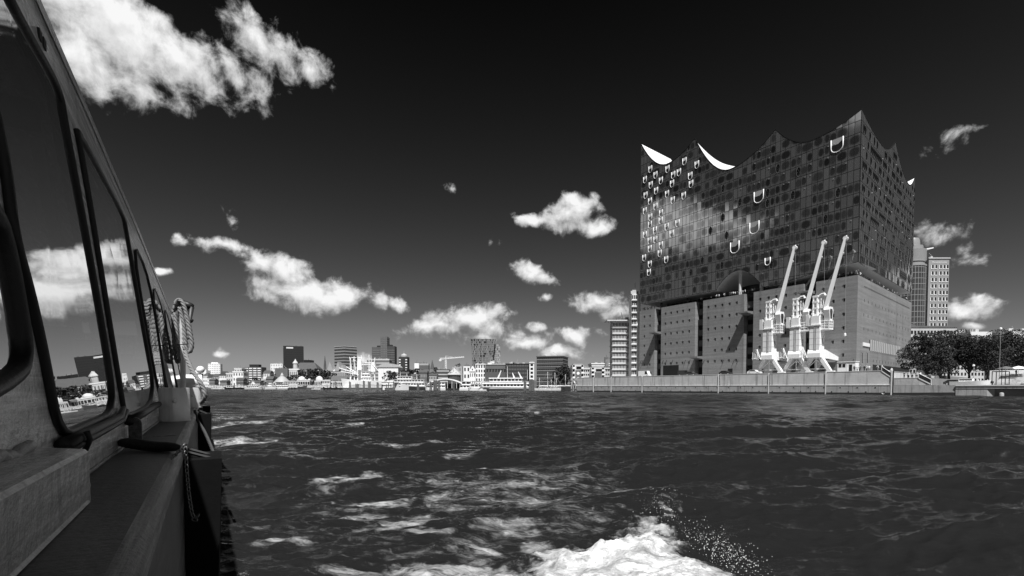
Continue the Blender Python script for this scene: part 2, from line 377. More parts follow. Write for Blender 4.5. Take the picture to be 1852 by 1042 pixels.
def build_water():
    fine = np.radians(np.linspace(-53, 53, 830)); coarse = np.radians(np.linspace(53, 307, 66))[1:-1]
    ang = np.concatenate([fine, coarse]); nr = 560
    r = np.concatenate([np.geomspace(1.2, 4, 36)[:-1], np.geomspace(4, 40, 520)[:-1], np.geomspace(40, 1000, 330), [1500, 2500, 4500]]); nr = len(r)
    A, Rr = np.meshgrid(ang, r); x = Rr * np.sin(A); y = Rr * np.cos(A)
    step = np.gradient(r)[:, None] * np.ones_like(A)
    z = np.zeros_like(x); dx = np.zeros_like(x); dy = np.zeros_like(x)
    rg = np.random.default_rng(5)
    for i in range(96):
        lam = .075 * (7.5 / .075) ** (i / 95); th = math.radians(-74 + rg.normal(0, 22 if lam < .8 else 34)); k = 2 * math.pi / lam
        slope = .082 if lam < .5 else .06 if lam < .9 else .058 * (.9 / lam) ** .8; amp = slope / k; ph = rg.uniform(0, 6.28)
        cut = lam / np.maximum(step, .02); rows = np.nonzero(cut[:, 0] > 2.2)[0]
        if not len(rows): continue
        R = slice(rows[0], rows[-1] + 1); xs, ys = x[R], y[R]
        w = sst(cut[R], 2.2, 4.5) * amp * (1 + 1.9 * sst(Rr[R], 25, 110) * (lam > 1.2))
        w = w * (.25 + 1.5 * vnoise(xs / (lam * 7 + 1.5) + i * 3.1, ys / (lam * 5 + 1.5) - i * 1.7, i))
        q = k * (xs * math.cos(th) + ys * math.sin(th)) + ph; sn = .8 * w * np.sin(q)
        z[R] += w * np.cos(q); dx[R] -= sn * math.cos(th); dy[R] -= sn * math.sin(th)
    near = (Rr < 52) & (np.abs(A) < 1)
    xn, yn = x[near], y[near]
    # the wake of the boat: long diagonal swells
    fade = sst(Rr[near], 4, 7) * (1 - sst(Rr[near], 24, 50))
    zz = np.zeros_like(xn)
    for (lam, deg, amp, ph) in ((3.6, 112, .07, 1.0), (5.6, 70, .075, 2.2), (2.3, 128, .035, 4.0), (7.5, 98, .05, .6)):
        k = 2 * math.pi / lam; th = math.radians(deg)
        zz += fade * amp * (.5 + vnoise(xn / 4, yn / 4, int(lam * 10))) * np.cos(k * (xn * math.cos(th) + yn * math.sin(th) + .5 * (vnoise(xn / 3, yn / 3, 3) - .5)) + ph)
    pl = lambda pts, h: np.array([atz(a, b, h)[:2] for a, b in pts])
    foam = np.zeros_like(xn)
    # breaking crest at the lower right
    crest = pl([(540, 1120), (630, 1052), (750, 1030), (850, 1008), (930, 1018), (1010, 990), (1090, 962), (1180, 944), (1225, 962), (1275, 994), (1325, 1010), (1355, 1046), (1430, 1120)], .05)
    d = seg_poly_dist(xn, yn, crest); nn = fbm(xn * 2.2, yn * 2.2, 6, 40, .6); n3 = fbm(xn * 5.5, yn * 5.5, 5, 60, .62)
    d2 = d + (nn - .5) * .9
    apex = atz(1200, 975, .1)[:2]; ra = np.hypot((xn - apex[0]) / 1.5, (yn - apex[1]) / .9)
    mound = sst(d2, -.55, .95)
    zz += mound * (.04 + .20 * np.exp(-ra ** 2)) * (.5 + nn) + mound * .05 * np.abs(n3 - .5) + mound * .03 * fbm(xn * 14, yn * 14, 3, 80)
    foam = np.maximum(foam, sst(d2, -.2, .5) * (.50 + .30 * fbm(xn * 1.6 + 4, yn * 1.6, 4, 21) + .30 * sst(ra, 3.0, .3)))
    hollow = seg_poly_dist(xn, yn, pl([(1180, 960), (1420, 1130), (1500, 1130), (1500, 1000), (1300, 930)], 0)); foam *= 1 - .95 * sst(hollow + (n3 - .5) * .4, 0, .3)
    ridge2 = seg_poly_dist(xn, yn, pl([(1150, 945), (1190, 925), (1212, 893), (1222, 905), (1205, 945), (1190, 960)], .1)); foam = np.maximum(foam, .52 * sst(ridge2 + (n3 - .5) * .7, -.2, .25)); zz += .06 * sst(ridge2 + (nn - .5) * .5, -.3, .3)
    # drifting foam, (column, row, half width, half height, weight, tilt)
    for (a, b, w_, h_, q) in ((655, 866, 75, 20, .68), (600, 862, 60, 12, .45), (700, 900, 90, 12, .5), (650, 925, 110, 20, .42), (740, 945, 95, 20, .62), (700, 964, 45, 12, .72), (775, 972, 70, 12, .6), (850, 905, 150, 26, .45), (960, 900, 110, 26, .46), (920, 960, 110, 18, .55),
                              (880, 1000, 60, 10, .7), (960, 985, 60, 14, .68), (1000, 870, 130, 18, .40), (900, 850, 120, 14, .36), (700, 1010, 130, 10, .45), (800, 1030, 160, 18, .68), (640, 1035, 90, 10, .6), (560, 985, 60, 14, .35), (470, 963, 30, 10, .5), (480, 990, 40, 10, .4), (1060, 840, 90, 12, .3), (1150, 900, 80, 14, .3),
                              (430, 801, 70, 4.5, .74), (470, 801, 45, 4, .7), (400, 771, 32, 8, .6), (450, 768, 50, 6, .55), (420, 755, 60, 5, .4), (490, 752, 50, 4, .42), (640, 768, 30, 3, .5), (612, 788, 30, 3, .45), (720, 808, 60, 4, .45), (830, 828, 50, 5, .48), (790, 800, 22, 2, .4), (970, 747, 8, 2, .7), (1098, 808, 14, 3, .6), (560, 815, 120, 5, .26), (600, 840, 160, 8, .26)):
        c = atz(a, b, 0)[:2]; fw = abs(atz(a + w_, b, 0)[0] - c[0]); fh = abs(atz(a, b - h_, 0)[1] - atz(a, b + h_, 0)[1]) / 2
        e = 1 - np.hypot((xn - c[0]) / fw, (yn - c[1]) / fh); foam = np.maximum(foam, q * .92 * sst(e + (nn - .5) * .9, -.05, .75))
    lace = seg_poly_dist(xn, yn, pl([(420, 1090), (440, 930), (560, 850), (760, 838), (1080, 830), (1210, 880), (1200, 960), (900, 1090)], 0))
    foam = np.maximum(foam, sst(lace, -.6, 1.4) * (.0 + .46 * fbm(xn * .7, yn * .7, 4, 91)))
    z[near] = z[near] * (1 - .3 * np.clip(foam, 0, 1)) + zz
    F = np.zeros_like(x); F[near] = foam
    x = x + dx; y = y + dy
    na = len(ang); V = np.stack([x, y, z], -1).reshape(-1, 3)
    V = np.concatenate([V, [[0, 0, 0]]])
    i, j = np.meshgrid(np.arange(nr - 1), np.arange(na), indexing='ij'); j2 = (j + 1) % na
    Q = np.stack([i * na + j, i * na + j2, (i + 1) * na + j2, (i + 1) * na + j], -1).reshape(-1, 4)[:, ::-1]
    me = bpy.data.meshes.new('water'); nv, nq = len(V), len(Q)
    T = np.stack([np.full(na, nv - 1), np.arange(na), (np.arange(na) + 1) % na], -1)[:, ::-1]
    me.vertices.add(nv); me.vertices.foreach_set('co', V.astype(np.float32).ravel())
    me.loops.add(nq * 4 + na * 3); me.loops.foreach_set('vertex_index', np.concatenate([Q.ravel(), T.ravel()]).astype(np.int32))
    me.polygons.add(nq + na); me.polygons.foreach_set('loop_start', np.concatenate([np.arange(nq) * 4, nq * 4 + np.arange(na) * 3]).astype(np.int32))
    me.update(calc_edges=True); me.validate()
    me.polygons.foreach_set('use_smooth', np.ones(len(me.polygons), bool))
    fa = me.attributes.new('foam', 'FLOAT', 'POINT'); fa.data.foreach_set('value', np.concatenate([F.ravel(), [0]]).astype(np.float32))
    ca = me.attributes.new('calm', 'FLOAT', 'POINT'); ca.data.foreach_set('value', np.concatenate([sst(Rr, 16, 120).ravel(), [0]]).astype(np.float32))
    me.materials.append(water_material())
    o = bpy.data.objects.new('water', me); COL.objects.link(o); tag(o, kind='structure')
    # drops thrown off the crest
    mb = MB(); rg = random.Random(3)
    for k in range(900):
        if k < 700: a, b = rg.gauss(1310, 42), 0; b = 996 + (a - 1310) * .5 + rg.gauss(0, 17)
        else: a = rg.gauss(1195, 22); b = 915 + rg.gauss(0, 18)
        if b < 880: continue
        p = atz(a, min(b + 50, 1120), 0); dd = max(p[1], 4.5); q = atd(a, b, dd); rr = rg.choice((.0014, .0018, .0022, .003, .005)) * rg.uniform(.7, 1.3)
        if q[2] < .02: continue
        mb.add([q + np.array(w) * rr for w in ((1, 0, 0), (0, 1, 0), (-1, 0, 0), (0, -1, 0), (0, 0, 1.3), (0, 0, -1.3))], [(0, 1, 4), (1, 2, 4), (2, 3, 4), (3, 0, 4), (1, 0, 5), (2, 1, 5), (3, 2, 5), (0, 3, 5)])
    mb.build('spray', mat('spray_drops', .8, .3, .05), kind='stuff', label='white water drops thrown up from the breaking wake crest', cat='spray')
build_water()

# ------------------------------------------------------------------ land: high quay, two lower steps, far bank
Z_HI, Z_MID, Z_LOW = 6.45, 4.4, 2.6
q3 = lambda p, z: np.array([p[0], p[1], z])
P0 = QA - QD * 3.0; P1 = quay(1612); P2 = quay(1684); P3 = quay(1852) + QD * 60
ED = np.array([.75, .66]); ED = ED / np.linalg.norm(ED)
M_CONC = mat('quay_concrete', .56, .85, .34, .30, .25, 3.0, streak=.75)
M_CONC2 = mat('quay_concrete_wet', .38, .75, .35, .5, .3, 3.0, streak=.6)
M_PAVE = mat('paving', .22, .85, .15, .4, .15, 4.0)
M_DARK = mat('dark_steel', .02, .5, .2, 2)
M_WHITE = mat('white_paint', .88, .45, .05, .6, streak=.10)
M_LIGHT = mat('light_paint', .72, .5, .10, .6, streak=.15)
M_BLK = mat('black_void', .006, .9, .1)
def land(name, pts, z1, z0=-3, m=M_PAVE):
    MB().prism([tuple(p) for p in pts], z0, z1).build(name, m, kind='structure')
ins = .5 * QN                              # the wall slabs stand in front of the fill
land('quay_ground', [P0 + QN * 16 - QD * 4, P0 + ins, P1 + ins, P1 + ED * 260, P0 + QN * 40 + ED * 300, P0 + QN * 60 - QD * 12], Z_HI)
land('quay_terrace', [P1 + ins + QD * .02, P2 + ins, P2 + ED * 200, P1 + ED * 260 + QD * .02], Z_MID)
land('promenade', [P2 + ins + QD * .02, P3 + ins, P3 + ED * 200, P2 + ED * 200 + QD * .02], Z_LOW)
FB = [(-1500, 1000), (-470, 700), (-330, 600), (-250, 556), (-190, 520), (-100, 452), (-25, 425), (20, 404), (34, 322), (40, 300), (70, 262), (140, 420), (600, 700), (1500, 1500), (1500, 3500), (-1500, 3500)]
land('far_bank', FB, 2.9, -3, mat('bank_stone', .16, .9, .3, .2))
# the rising ground of the town behind
hv, hf = [], []
for i in range(41):
    for j in range(12):
        X = -1300 + i * 60; Y = 760 - .38 * min(max(X, -500), 200) + j * 60 + (60 if X < -400 else 0)
        hv.append((X, Y, 2.7 + 22 * sst(np.array(j / 11.0), 0, 1) * (.6 + .6 * float(vnoise(np.array(X / 200.), np.array(Y / 200.), 2)))))
for i in range(40):
    for j in range(11): hf.append((i * 12 + j, (i + 1) * 12 + j, (i + 1) * 12 + j + 1, i * 12 + j + 1))
MB().add(hv, hf).build('hill_ground', mat('hill_soil', .08, .95, .4, .05), kind='structure', smooth=True)

# ------------------------------------------------------------------ quay wall: slabs between the joints
qw = thing('quay_wall', 'long pale concrete quay wall with dark joints along the waterside under the hall', 'quay wall', q3(QA, 0))
JT = [1043, 1074, 1106, 1162, 1300, 1391, 1494, 1613]
for k in range(len(JT) - 1):
    a, b = quay(JT[k] + .5), quay(JT[k + 1] - .5)
    pr = [a, b, b + QN * .49, a + QN * .49]
    MB().prism([tuple(p) for p in pr], 2.72, Z_HI + .02).build('wall_slab', M_CONC, qw)
    pl_ = [a - QN * .12, b - QN * .12, b + QN * .49, a + QN * .49]
    MB().prism([tuple(p) for p in pl_], -2, 2.6).build('footing_slab', M_CONC2, qw)
    MB().prism([tuple(p) for p in [a - QN * .135, b - QN * .135, b - QN * .121, a - QN * .121]], -1.5, [.55, .62, .62, .55]).build('tide_band', mat('tide_weed', .035, .6, .5, .8, .3, 6), qw)
    MB().prism([tuple(p) for p in [a - QN * .2, b - QN * .2, b + QN * .3, a + QN * .3]], 2.6, 2.72).build('ledge', M_LIGHT, qw)
    MB().prism([tuple(p) for p in [a - QN * .06, b - QN * .06, b + QN * .49, a + QN * .49]], Z_HI + .02, Z_HI + .16).build('coping', M_LIGHT, qw)
    j = b + QD * .1; MB().prism([tuple(p) for p in [j + QD * .05, j + QD * .32, j + QD * .32 + QN * .2, j + QD * .05 + QN * .2]], -1, Z_HI).build('joint', M_DARK, qw)
    MB().prism([tuple(p) for p in [j - QD * .25 - QN * .22, j - QN * .22, j, j - QD * .25]], -1, Z_HI).build('joint_strip', M_LIGHT, qw)
mb = MB(); tt = 0.0; LQ = np.linalg.norm(quay(1613) - QA)
k = 0
while tt < LQ - 2:
    p = QA + QD * tt - QN * .16; r_ = .19
    for (zz_, off) in ((1.95, 0), (.75, 2.1)):
        c = q3(p + QD * off, zz_)
        mb.poly([c + np.array([QD[0] * math.cos(q) * r_, QD[1] * math.cos(q) * r_, r_ * math.sin(q)]) for q in np.linspace(0, 2 * math.pi, 9)[:-1]])
    tt += 4.3
mb.build('fender_hole', M_BLK, qw, kind='stuff')
# weathered wall of the terrace step
tw = thing('terrace_wall', 'stained lower concrete wall between the two quay stairs', 'quay wall', q3(P1, 0))
a, b = quay(1616), quay(1662); c_ = quay(1684); cc = quay(1687)
MB().prism([tuple(p) for p in [a, b, b + QN * .49, a + QN * .49]], 2.65, Z_MID).build('wall_slab', mat('stained_concrete', .5, .85, .55, .5, .3, 3, streak=.7), tw)
MB().prism([tuple(p) for p in [b + QD * .02, c_, c_ + QN * .49, b + QD * .02 + QN * .49]], 2.65, [Z_MID, 2.7, 2.7, Z_MID]).build('ramp_slab', M_CONC, tw)
MB().prism([tuple(p) for p in [a - QN * .1, quay(1729) - QN * .1, quay(1729) + QN * .49, a + QN * .49]], -2, Z_LOW).build('footing_slab', M_CONC2, tw)
MB().prism([tuple(p) for p in [a - QN * .05, b - QN * .05, b + QN * .4, a + QN * .4]], Z_MID + .003, Z_MID + .15).build('coping', M_LIGHT, tw)
MB().prism([tuple(p) for p in [a - QN * .115, quay(1729) - QN * .115, quay(1729) - QN * .102, a - QN * .102]], -1.5, [.6, .8, .8, .6]).build('tide_band', MATS['tide_weed'], tw)
# sloping stair sides with glass
def stair(px0, px1, z0, z1, label):
    a, b = quay(px0) - QN * .1, quay(px1) - QN * .1
    s_ = thing('stair_balustrade', label, 'balustrade', q3(a, z0), group='balustrades of the quay stairs')
    A0, B0 = q3(a, z0 + .1), q3(b, z1 + .1); up = np.array([0, 0, 1.15]); n_ = np.array([QN[0], QN[1], 0]) * .12
    MB().extrude([A0 - np.array([0, 0, .25]), B0 - np.array([0, 0, .25]), B0 + np.array([0, 0, .05]), A0 + np.array([0, 0, .05])], n_ * 3).build('sloping_coping', M_WHITE, s_)
    MB().extrude([A0 + up * .07, B0 + up * .07, B0 + up * .94, A0 + up * .94], n_ * .25).build('glass_panel', mat('balustrade_glass', .03, .1, .1), s_)
    MB().tube([A0 + up, B0 + up], .07, 6).build('handrail', M_WHITE, s_)
    MB().tube([B0, B0 + up], .07, 6).build('post', M_WHITE, s_); MB().tube([A0, A0 + up], .06, 6).build('post', M_WHITE, s_)
stair(1594, 1612.5, Z_HI, Z_MID + .2, 'sloping glass balustrade at the end of the high quay, below the garage opening')
stair(1661, 1684, Z_MID, Z_LOW + .2, 'lower sloping glass balustrade in front of the trees')
MB().prism([tuple(p) for p in [quay(1614) + QN * .6, quay(1614) + QN * .6 + ED * 60, quay(1614) + QN * .9 + ED * 60 + QD * .35, quay(1614) + QN * .9 + QD * .35]], Z_MID, Z_HI - .5).build('plinth_wall', M_CONC, label='low pale concrete wall behind the first quay stair', cat='wall')
# timber jetty and the dark slot under it
jt = thing('jetty', 'low timber and concrete landing deck with a black gap beneath at the right edge', 'jetty', q3(quay(1730), 0))
a, b, b2 = quay(1729), quay(1786), quay(1852) + QD * 55
MB().prism([tuple(p) for p in [a - QN * .30, b2 - QN * .30, b2 + QN * .49, a + QN * .49]], 1.75, 2.35).build('deck_beam', M_CONC2, jt)
MB().prism([tuple(p) for p in [a - QN * .42, b2 - QN * .42, b2 + QN * .49, a + QN * .49]], 2.35, 2.62).build('deck_edge', M_LIGHT, jt)
MB().prism([tuple(p) for p in [a - QN * .22, b - QN * .22, b + QD * 1.2 + QN * .3, a + QN * .3]], -2, 1.75).build('abutment', M_CONC2, jt)
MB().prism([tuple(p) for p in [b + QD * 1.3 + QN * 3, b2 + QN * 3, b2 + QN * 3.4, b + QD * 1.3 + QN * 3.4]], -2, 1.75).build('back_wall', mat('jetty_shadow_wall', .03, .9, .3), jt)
pp = q3(quay(1812) - QN * .1, 0); MB().lathe(pp, [(.45, -2), (.45, .55), (.36, .75), (.15, .84)], 12).build('pile_head', M_CONC2, jt, smooth=.6)
# ------------------------------------------------------------------ concert hall: glass crown on a brick warehouse
HN = np.array([107.49, 155.76, 0.0]); HL = np.array([58.65, 229.75, 0.0]); HR = np.array([165.55, 207.32, 0.0])
LS = np.linalg.norm(HL - HN); LE = np.linalg.norm(HR - HN)
tS = (HL - HN) / LS; tE = (HR - HN) / LE; UP = np.array([0, 0, 1.0])
nS = np.array([-tS[1], tS[0], 0]); nS = nS if nS @ (EYE - HN) > 0 else -nS
nE = np.array([-tE[1], tE[0], 0]); nE = nE if nE @ (EYE - HN) > 0 else -nE
HQ = HL + tE * 25.0
PS = lambda s, z, o=0.0: HN + tS * s + UP * z + nS * o
PE = lambda e, z, o=0.0: HN + tE * e + UP * z + nE * o
def onS(px, py): q = hitp(px, py, HN, nS); return (q - HN) @ tS, q[2]
def onE(px, py): q = hitp(px, py, HN, nE); return (q - HN) @ tE, q[2]
ZB, ZT = Z_HI, 37.0
def cusp(knots):                           # peaks and valleys joined by hanging curves
    def f(s):
        for (p0, v, p1) in knots:
            if s <= p1[0] or p1 is knots[-1][2]:
                a, b = (p0, v) if s <= v[0] else (p1, v)
                q = min(abs((v[0] - s) / (v[0] - a[0] + 1e-9)), 1.0); return v[1] + (a[1] - v[1]) * q ** 1.9
    return f
zS = cusp([((0, 87.5), (14.6, 84.0), (26.7, 92.9)), ((26.7, 92.9), (44.0, 85.2), (60.0, 103.5)), ((60.0, 103.5), (73.5, 98.2), (LS, 112.7))])
zE = cusp([((0, 87.5), (25.0, 84.4), (43.5, 91.6)), ((43.5, 91.6), (66.0, 82.4), (LE, 88.2))])
def zbS(s):                                # lower edge of the glass with the arched mouth
    z = 41.0 - 2.6 * math.sin(math.pi * min(s, 30.4) / 30.4) ** 1.5 * .25 - 2.7 * sst(np.array(s), 8, 30.4) if s < 30.4 else 40.2
    if 30.4 <= s <= 49.5:
        q = (s - 30.4) / 19.1; z = 38.2 + 2.0 * q + 7.0 * math.sin(math.pi * q) ** .85
    return float(z)
zbE = lambda e: 41.0

hall = thing('concert_hall', 'large concert hall with a dark wavy glass crown on a plain brick warehouse block', 'concert hall', (HN[0], HN[1], ZB))
M_BRICK = None
def brick_mat():
    m = mat('warehouse_brick', .22, .85, .24, .10, .2, 2.0, streak=.3, detail=9); t = m.node_tree; N = NT(t); b = t.nodes['Principled BSDF']
    # courses of the brickwork and the pale storey bands
    old = b.inputs['Base Color'].links[0].from_socket
    geo = N.n('ShaderNodeTexCoord'); sp = N.n('ShaderNodeSeparateXYZ'); t.links.new(geo.outputs['Object'], sp.inputs[0])
    mp = N.n('ShaderNodeMapping'); t.links.new(geo.outputs['Object'], mp.inputs['Vector']); mp.inputs['Scale'].default_value = (.04, .04, 1.1)
    cs = N.noise(mp.outputs[0], 1.0, 6, .7)
    mpb = N.n('ShaderNodeMapping'); t.links.new(geo.outputs['Object'], mpb.inputs['Vector']); mpb.inputs['Scale'].default_value = (1, 1, 3)
    fine = N.noise(mpb.outputs[0], 1.6, 4, .7)
    f = N.m('MULTIPLY', N.m('MULTIPLY_ADD', N.m('SUBTRACT', cs, .5), 1.1, 1.0), N.m('MULTIPLY_ADD', N.m('SUBTRACT', fine, .5), .8, 1.0))
    c = N.n('ShaderNodeCombineColor'); sc = N.n('ShaderNodeSeparateColor'); t.links.new(old, sc.inputs[0])
    for k in range(3): N.set(c.inputs[k], N.m('MULTIPLY', sc.outputs[0], f))
    t.links.new(c.outputs[0], b.inputs['Base Color']); return m
M_BRICK = brick_mat()
M_CORE = mat('plaza_glass', .02, .15, .2, .3)
M_SOFF = mat('soffit_plaster', .62, .7, .06, .3)
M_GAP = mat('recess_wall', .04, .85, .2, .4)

# brick blocks of the long side between the recesses, then the short side
GAPS = [(12.3, 16.2), (33.9, 37.6), (55.2, 58.9), (76.3, 79.9)]
edges = [0.0] + [q for g_ in GAPS for q in g_] + [LS]
for a, b in zip(edges[0::2], edges[1::2]):
    MB().prism([PS(a, 0)[:2], PS(b, 0)[:2], PS(b, 0, -6)[:2], PS(a, 0, -6 if a > 0 else -6)[:2]] if a > 0 else [PS(0, 0)[:2], PS(b, 0)[:2], PS(b, 0, -6)[:2], (HN + tE * 6.3 + 0 * nS)[:2]], ZB, ZT).build('brick_block', M_BRICK, hall)
MB().prism([(HN + tE * 6.5)[:2], HR[:2], (HR + (HQ - HR) * .12)[:2], (HN + tE * 6.5 - nE * 8)[:2]], ZB, ZT).build('brick_block', M_BRICK, hall)
MB().prism([(HN + tE * 6.28 + nE * 0)[:2], (HN + tE * 6.52)[:2], (HN + tE * 6.52 - nE * 4)[:2], (HN + tE * 6.28 - nE * 4)[:2]], ZB, ZT - .01).build('brick_joint', M_BRICK, hall)
MB().prism([(HQ + (HR - HQ) * .02)[:2], HQ[:2], HL[:2], (HL - nS * 6.2)[:2]], ZB, ZT).build('brick_block', M_BRICK, hall)
MB().prism([(PS(3, 0, -6.1))[:2], PS(LS - 1, 0, -6.1)[:2], (HQ + (HN - HQ) * .03)[:2], (HR + (HQ - HR) * .1 - nE * 2)[:2], PE(8, 0, -6)[:2]], ZT - .8, ZT - .05).build('plaza_floor', M_PAVE, hall)
# recesses: dark bays with grey breast walls, one per storey
doors = None
for gi_, (a, b) in enumerate(GAPS):
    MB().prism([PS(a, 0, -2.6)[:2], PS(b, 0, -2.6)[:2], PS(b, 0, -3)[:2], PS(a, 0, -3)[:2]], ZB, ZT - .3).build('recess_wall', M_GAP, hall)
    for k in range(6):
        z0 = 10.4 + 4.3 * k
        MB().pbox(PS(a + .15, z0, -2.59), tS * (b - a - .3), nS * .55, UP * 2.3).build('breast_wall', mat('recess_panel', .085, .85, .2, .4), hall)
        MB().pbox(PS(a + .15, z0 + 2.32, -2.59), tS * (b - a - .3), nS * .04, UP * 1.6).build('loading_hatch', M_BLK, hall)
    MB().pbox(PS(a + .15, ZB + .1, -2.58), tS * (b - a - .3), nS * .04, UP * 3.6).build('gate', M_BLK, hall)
def ledge(x0, x1, y0, y1, depth=3.6):
    s1, zt = onS(x0, y0); s0, _ = onS(x1, y0); z_ = onS(x0, y1)[1]
    s0, s1 = min(s0, s1), max(s0, s1)
    MB().extrude([PS(s0, zt, -1.5), PS(s0, zt - .2, depth), PS(s0, zt - .75, depth), PS(s0, zt - 1.3, -1.5)], tS * (s1 - s0)).build('canopy', mat('canopy_panel', .16, .7, .15, .5), hall)
ledge(1184, 1195.5, 601, 607); ledge(1257, 1270.5, 645, 652); ledge(1345, 1362, 565, 573); ledge(1452, 1473, 529, 536)
# small hooded windows of the warehouse
wm = MB().pbox((-.23, 0, -.52), (.46, 0, 0), (0, .03, 0), (0, 0, .95)).mesh('window', M_BLK)
hm = MB().pbox((-.40, 0, .46), (.72, 0, 0), (0, .16, 0), (0, 0, .14)).mesh('hood', mat('brick_hood', .20, .85, .2, 1))
ROWS = [34.1, 29.8, 25.3, 21.0, 16.7, 12.4]
def wins(pxs, rows, skip=()):
    for px in pxs:
        s = onS(px, 600)[0]
        for r_, z in enumerate(rows):
            if (px, r_) in skip: continue
            w = inst('window', wm, hall, frame(PS(s, z, .003), tS * -1, nS, UP)); h = inst('hood', hm, w, frame(PS(s, z, .003), tS * -1, nS, UP))
            w.parent = hall
wins((1166, 1176), ROWS, {(1176, 2), (1176, 3)})
wins((1204, 1214, 1225, 1235.5, 1247), ROWS)
wins((1281.5, 1294, 1306.5, 1319.5, 1332.5), ROWS, {(1332.5, 3), (1281.5, 4)})
wins((1375, 1390, 1404, 1421, 1438), ROWS, {(1375, 2)})
wins((1489, 1507, 1526), ROWS)
# rain spouts slanting out of the foot of the wall
mb = MB()
for px in (1160, 1163, 1175, 1200, 1206, 1217, 1240, 1248, 1274, 1309, 1328, 1335, 1379, 1386, 1544):
    s, z = onS(px, 656); mb.tube([PS(s, z + 1.1, .05), PS(s + .5, z - .6, .5)], .09, 5)
mb.build('rain_spout', M_DARK, hall, kind='stuff')
# garage mouth and doors in the long side
for (x0, x1, y0, y1, nm) in ((1199.5, 1227.5, 661.5, 680, 'garage_door'), (1316.5, 1325, 667, 680, 'door'), (1165, 1169, 672, 680, 'door'), (1173, 1178, 673, 680, 'door'), (1376, 1381, 667, 680, 'door'), (1530, 1537, 664, 676, 'door')):
    s1, zt = onS(x0, y0); s0, _ = onS(x1, y0)
    MB().pbox(PS(s0, ZB + .02, .0), tS * (s1 - s0), nS * .05, UP * (zt - ZB)).build(nm, M_BLK, hall)
# short side: rows of small lights, louvres, garage mouth
wm2 = MB().pbox((-.2, 0, -.45), (.4, 0, 0), (0, .03, 0), (0, 0, .9)).mesh('window', mat('small_dark_light', .03, .5, .2))
c2 = lambda x, y: (1530 + x / 4.34, 450 + y / 4.34)
for (xa, ya, xb, yb, n) in ((145, 407, 488, 548, 15), (140, 518, 488, 640, 14), (140, 625, 488, 728, 14), (215, 878, 470, 916, 13)):
    ea, za = onE(*c2(xa, ya)); eb, zb_ = onE(*c2(xb, yb)); zz_ = (za + zb_) / 2
    for k in range(n):
        e = ea + (eb - ea) * k / (n - 1); inst('window', wm2, hall, frame(PE(e, zz_, .003), tE, nE, UP))
ea, za = onE(*c2(145, 296)); eb, zb_ = onE(*c2(495, 468)); mb = MB()
for k in range(52):
    e = ea + (eb - ea) * k / 51; mb.pbox(PE(e, (za + zb_) / 2 - .2, .0), tE * .6, nE * .04, UP * .45)
mb.build('vent', M_DARK, hall, kind='stuff')
ea, za = onE(*c2(183, 757)); eb, zb_ = onE(*c2(408, 812)); lv = MB().pbox((0, 0, 0), (1.1, 0, 0), (0, .35, 0), (0, 0, 3.6)).mesh('louvre', mat('louvre_white', .6, .5, .05)); lv2 = MB().pbox((0, 0, 0), (1.05, 0, 0), (0, .05, 0), (0, 0, 3.5)).mesh('louvre_gap', M_BLK)
zz_ = onE(*c2(183, 800))[1]
for k in range(17):
    e = ea + (eb - ea) * k / 16; inst('louvre_gap', lv2, hall, frame(PE(e, zz_ + .1, .002), tE, nE, UP)); inst('louvre', lv, hall, frame(PE(e + 1.06, zz_, .002), tE * .42, nE, UP))
ea, za = onE(*c2(132, 740)); eb, _ = onE(*c2(181, 752)); MB().pbox(PE(ea, za - .9, 0), tE * (eb - ea), nE * .25, UP * 1.1).build('sign_board', M_WHITE, hall)
ea, za = onE(*c2(210, 908)); MB().pbox(PE(ea, ZB, 0), tE * (LE - ea - 1.5), nE * .06, UP * (za - ZB)).build('garage_door', M_BLK, hall)
for x in (115, 155):
    e, z = onE(*c2(x, 818)); MB().tube([PE(e, z, .1), PE(e, z, .5), PE(e, z - 2.4, .5), PE(e + .8, z - 3.2, .4)], .09, 5).build('wall_hook', M_DARK, hall)

# --- glass crown
def glass_mat():
    m = bpy.data.materials.new('printed_glass'); m.use_nodes = True; t = m.node_tree; N = NT(t); b = t.nodes['Principled BSDF']
    uv = N.n('ShaderNodeUVMap', uv_map='uv'); sp = N.n('ShaderNodeSeparateXYZ'); t.links.new(uv.outputs[0], sp.inputs[0])
    rn = N.n('ShaderNodeAttribute', attribute_name='rnd'); sr = N.n('ShaderNodeSeparateXYZ'); t.links.new(rn.outputs['Vector'], sr.inputs[0])
    # printed dots leave an oval clear in most panes
    u = N.m('MULTIPLY', N.m('SUBTRACT', sp.outputs[0], .5), 2.1); v = N.m('MULTIPLY', N.m('SUBTRACT', sp.outputs[1], N.m('MULTIPLY_ADD', sr.outputs[1], .12, .44)), 2.35)
    u = N.m('MULTIPLY', u, N.m('MULTIPLY_ADD', sr.outputs[1], .35, .78))
    r = N.m('SQRT', N.m('ADD', N.m('POWER', N.m('ABSOLUTE', u), 2.6), N.m('POWER', N.m('ABSOLUTE', v), 2.6)))
    tc = N.n('ShaderNodeTexCoord'); fz = N.noise(tc.outputs['Object'], 1.7, 3, .6)
    r = N.m('MULTIPLY_ADD', N.m('SUBTRACT', fz, .5), .4, r)
    ov = N.m('MULTIPLY', N.ss(r, 1.14, .52), N.m('MULTIPLY', N.m('LESS_THAN', sr.outputs[0], .70), N.m('MULTIPLY_ADD', sr.outputs[2], .35, .65)))
    tone = N.m('MULTIPLY_ADD', sr.outputs[2], .03, .095)
    col = N.mixf(ov, tone, .006); c = N.n('ShaderNodeCombineColor')
    for q in range(3): N.set(c.inputs[q], col)
    t.links.new(c.outputs[0], b.inputs['Base Color'])
    N.set(b.inputs['Roughness'], N.mixf(ov, .05, .03)); N.set(b.inputs['IOR'], N.mixf(ov, 3.5, 2.3))
    return m
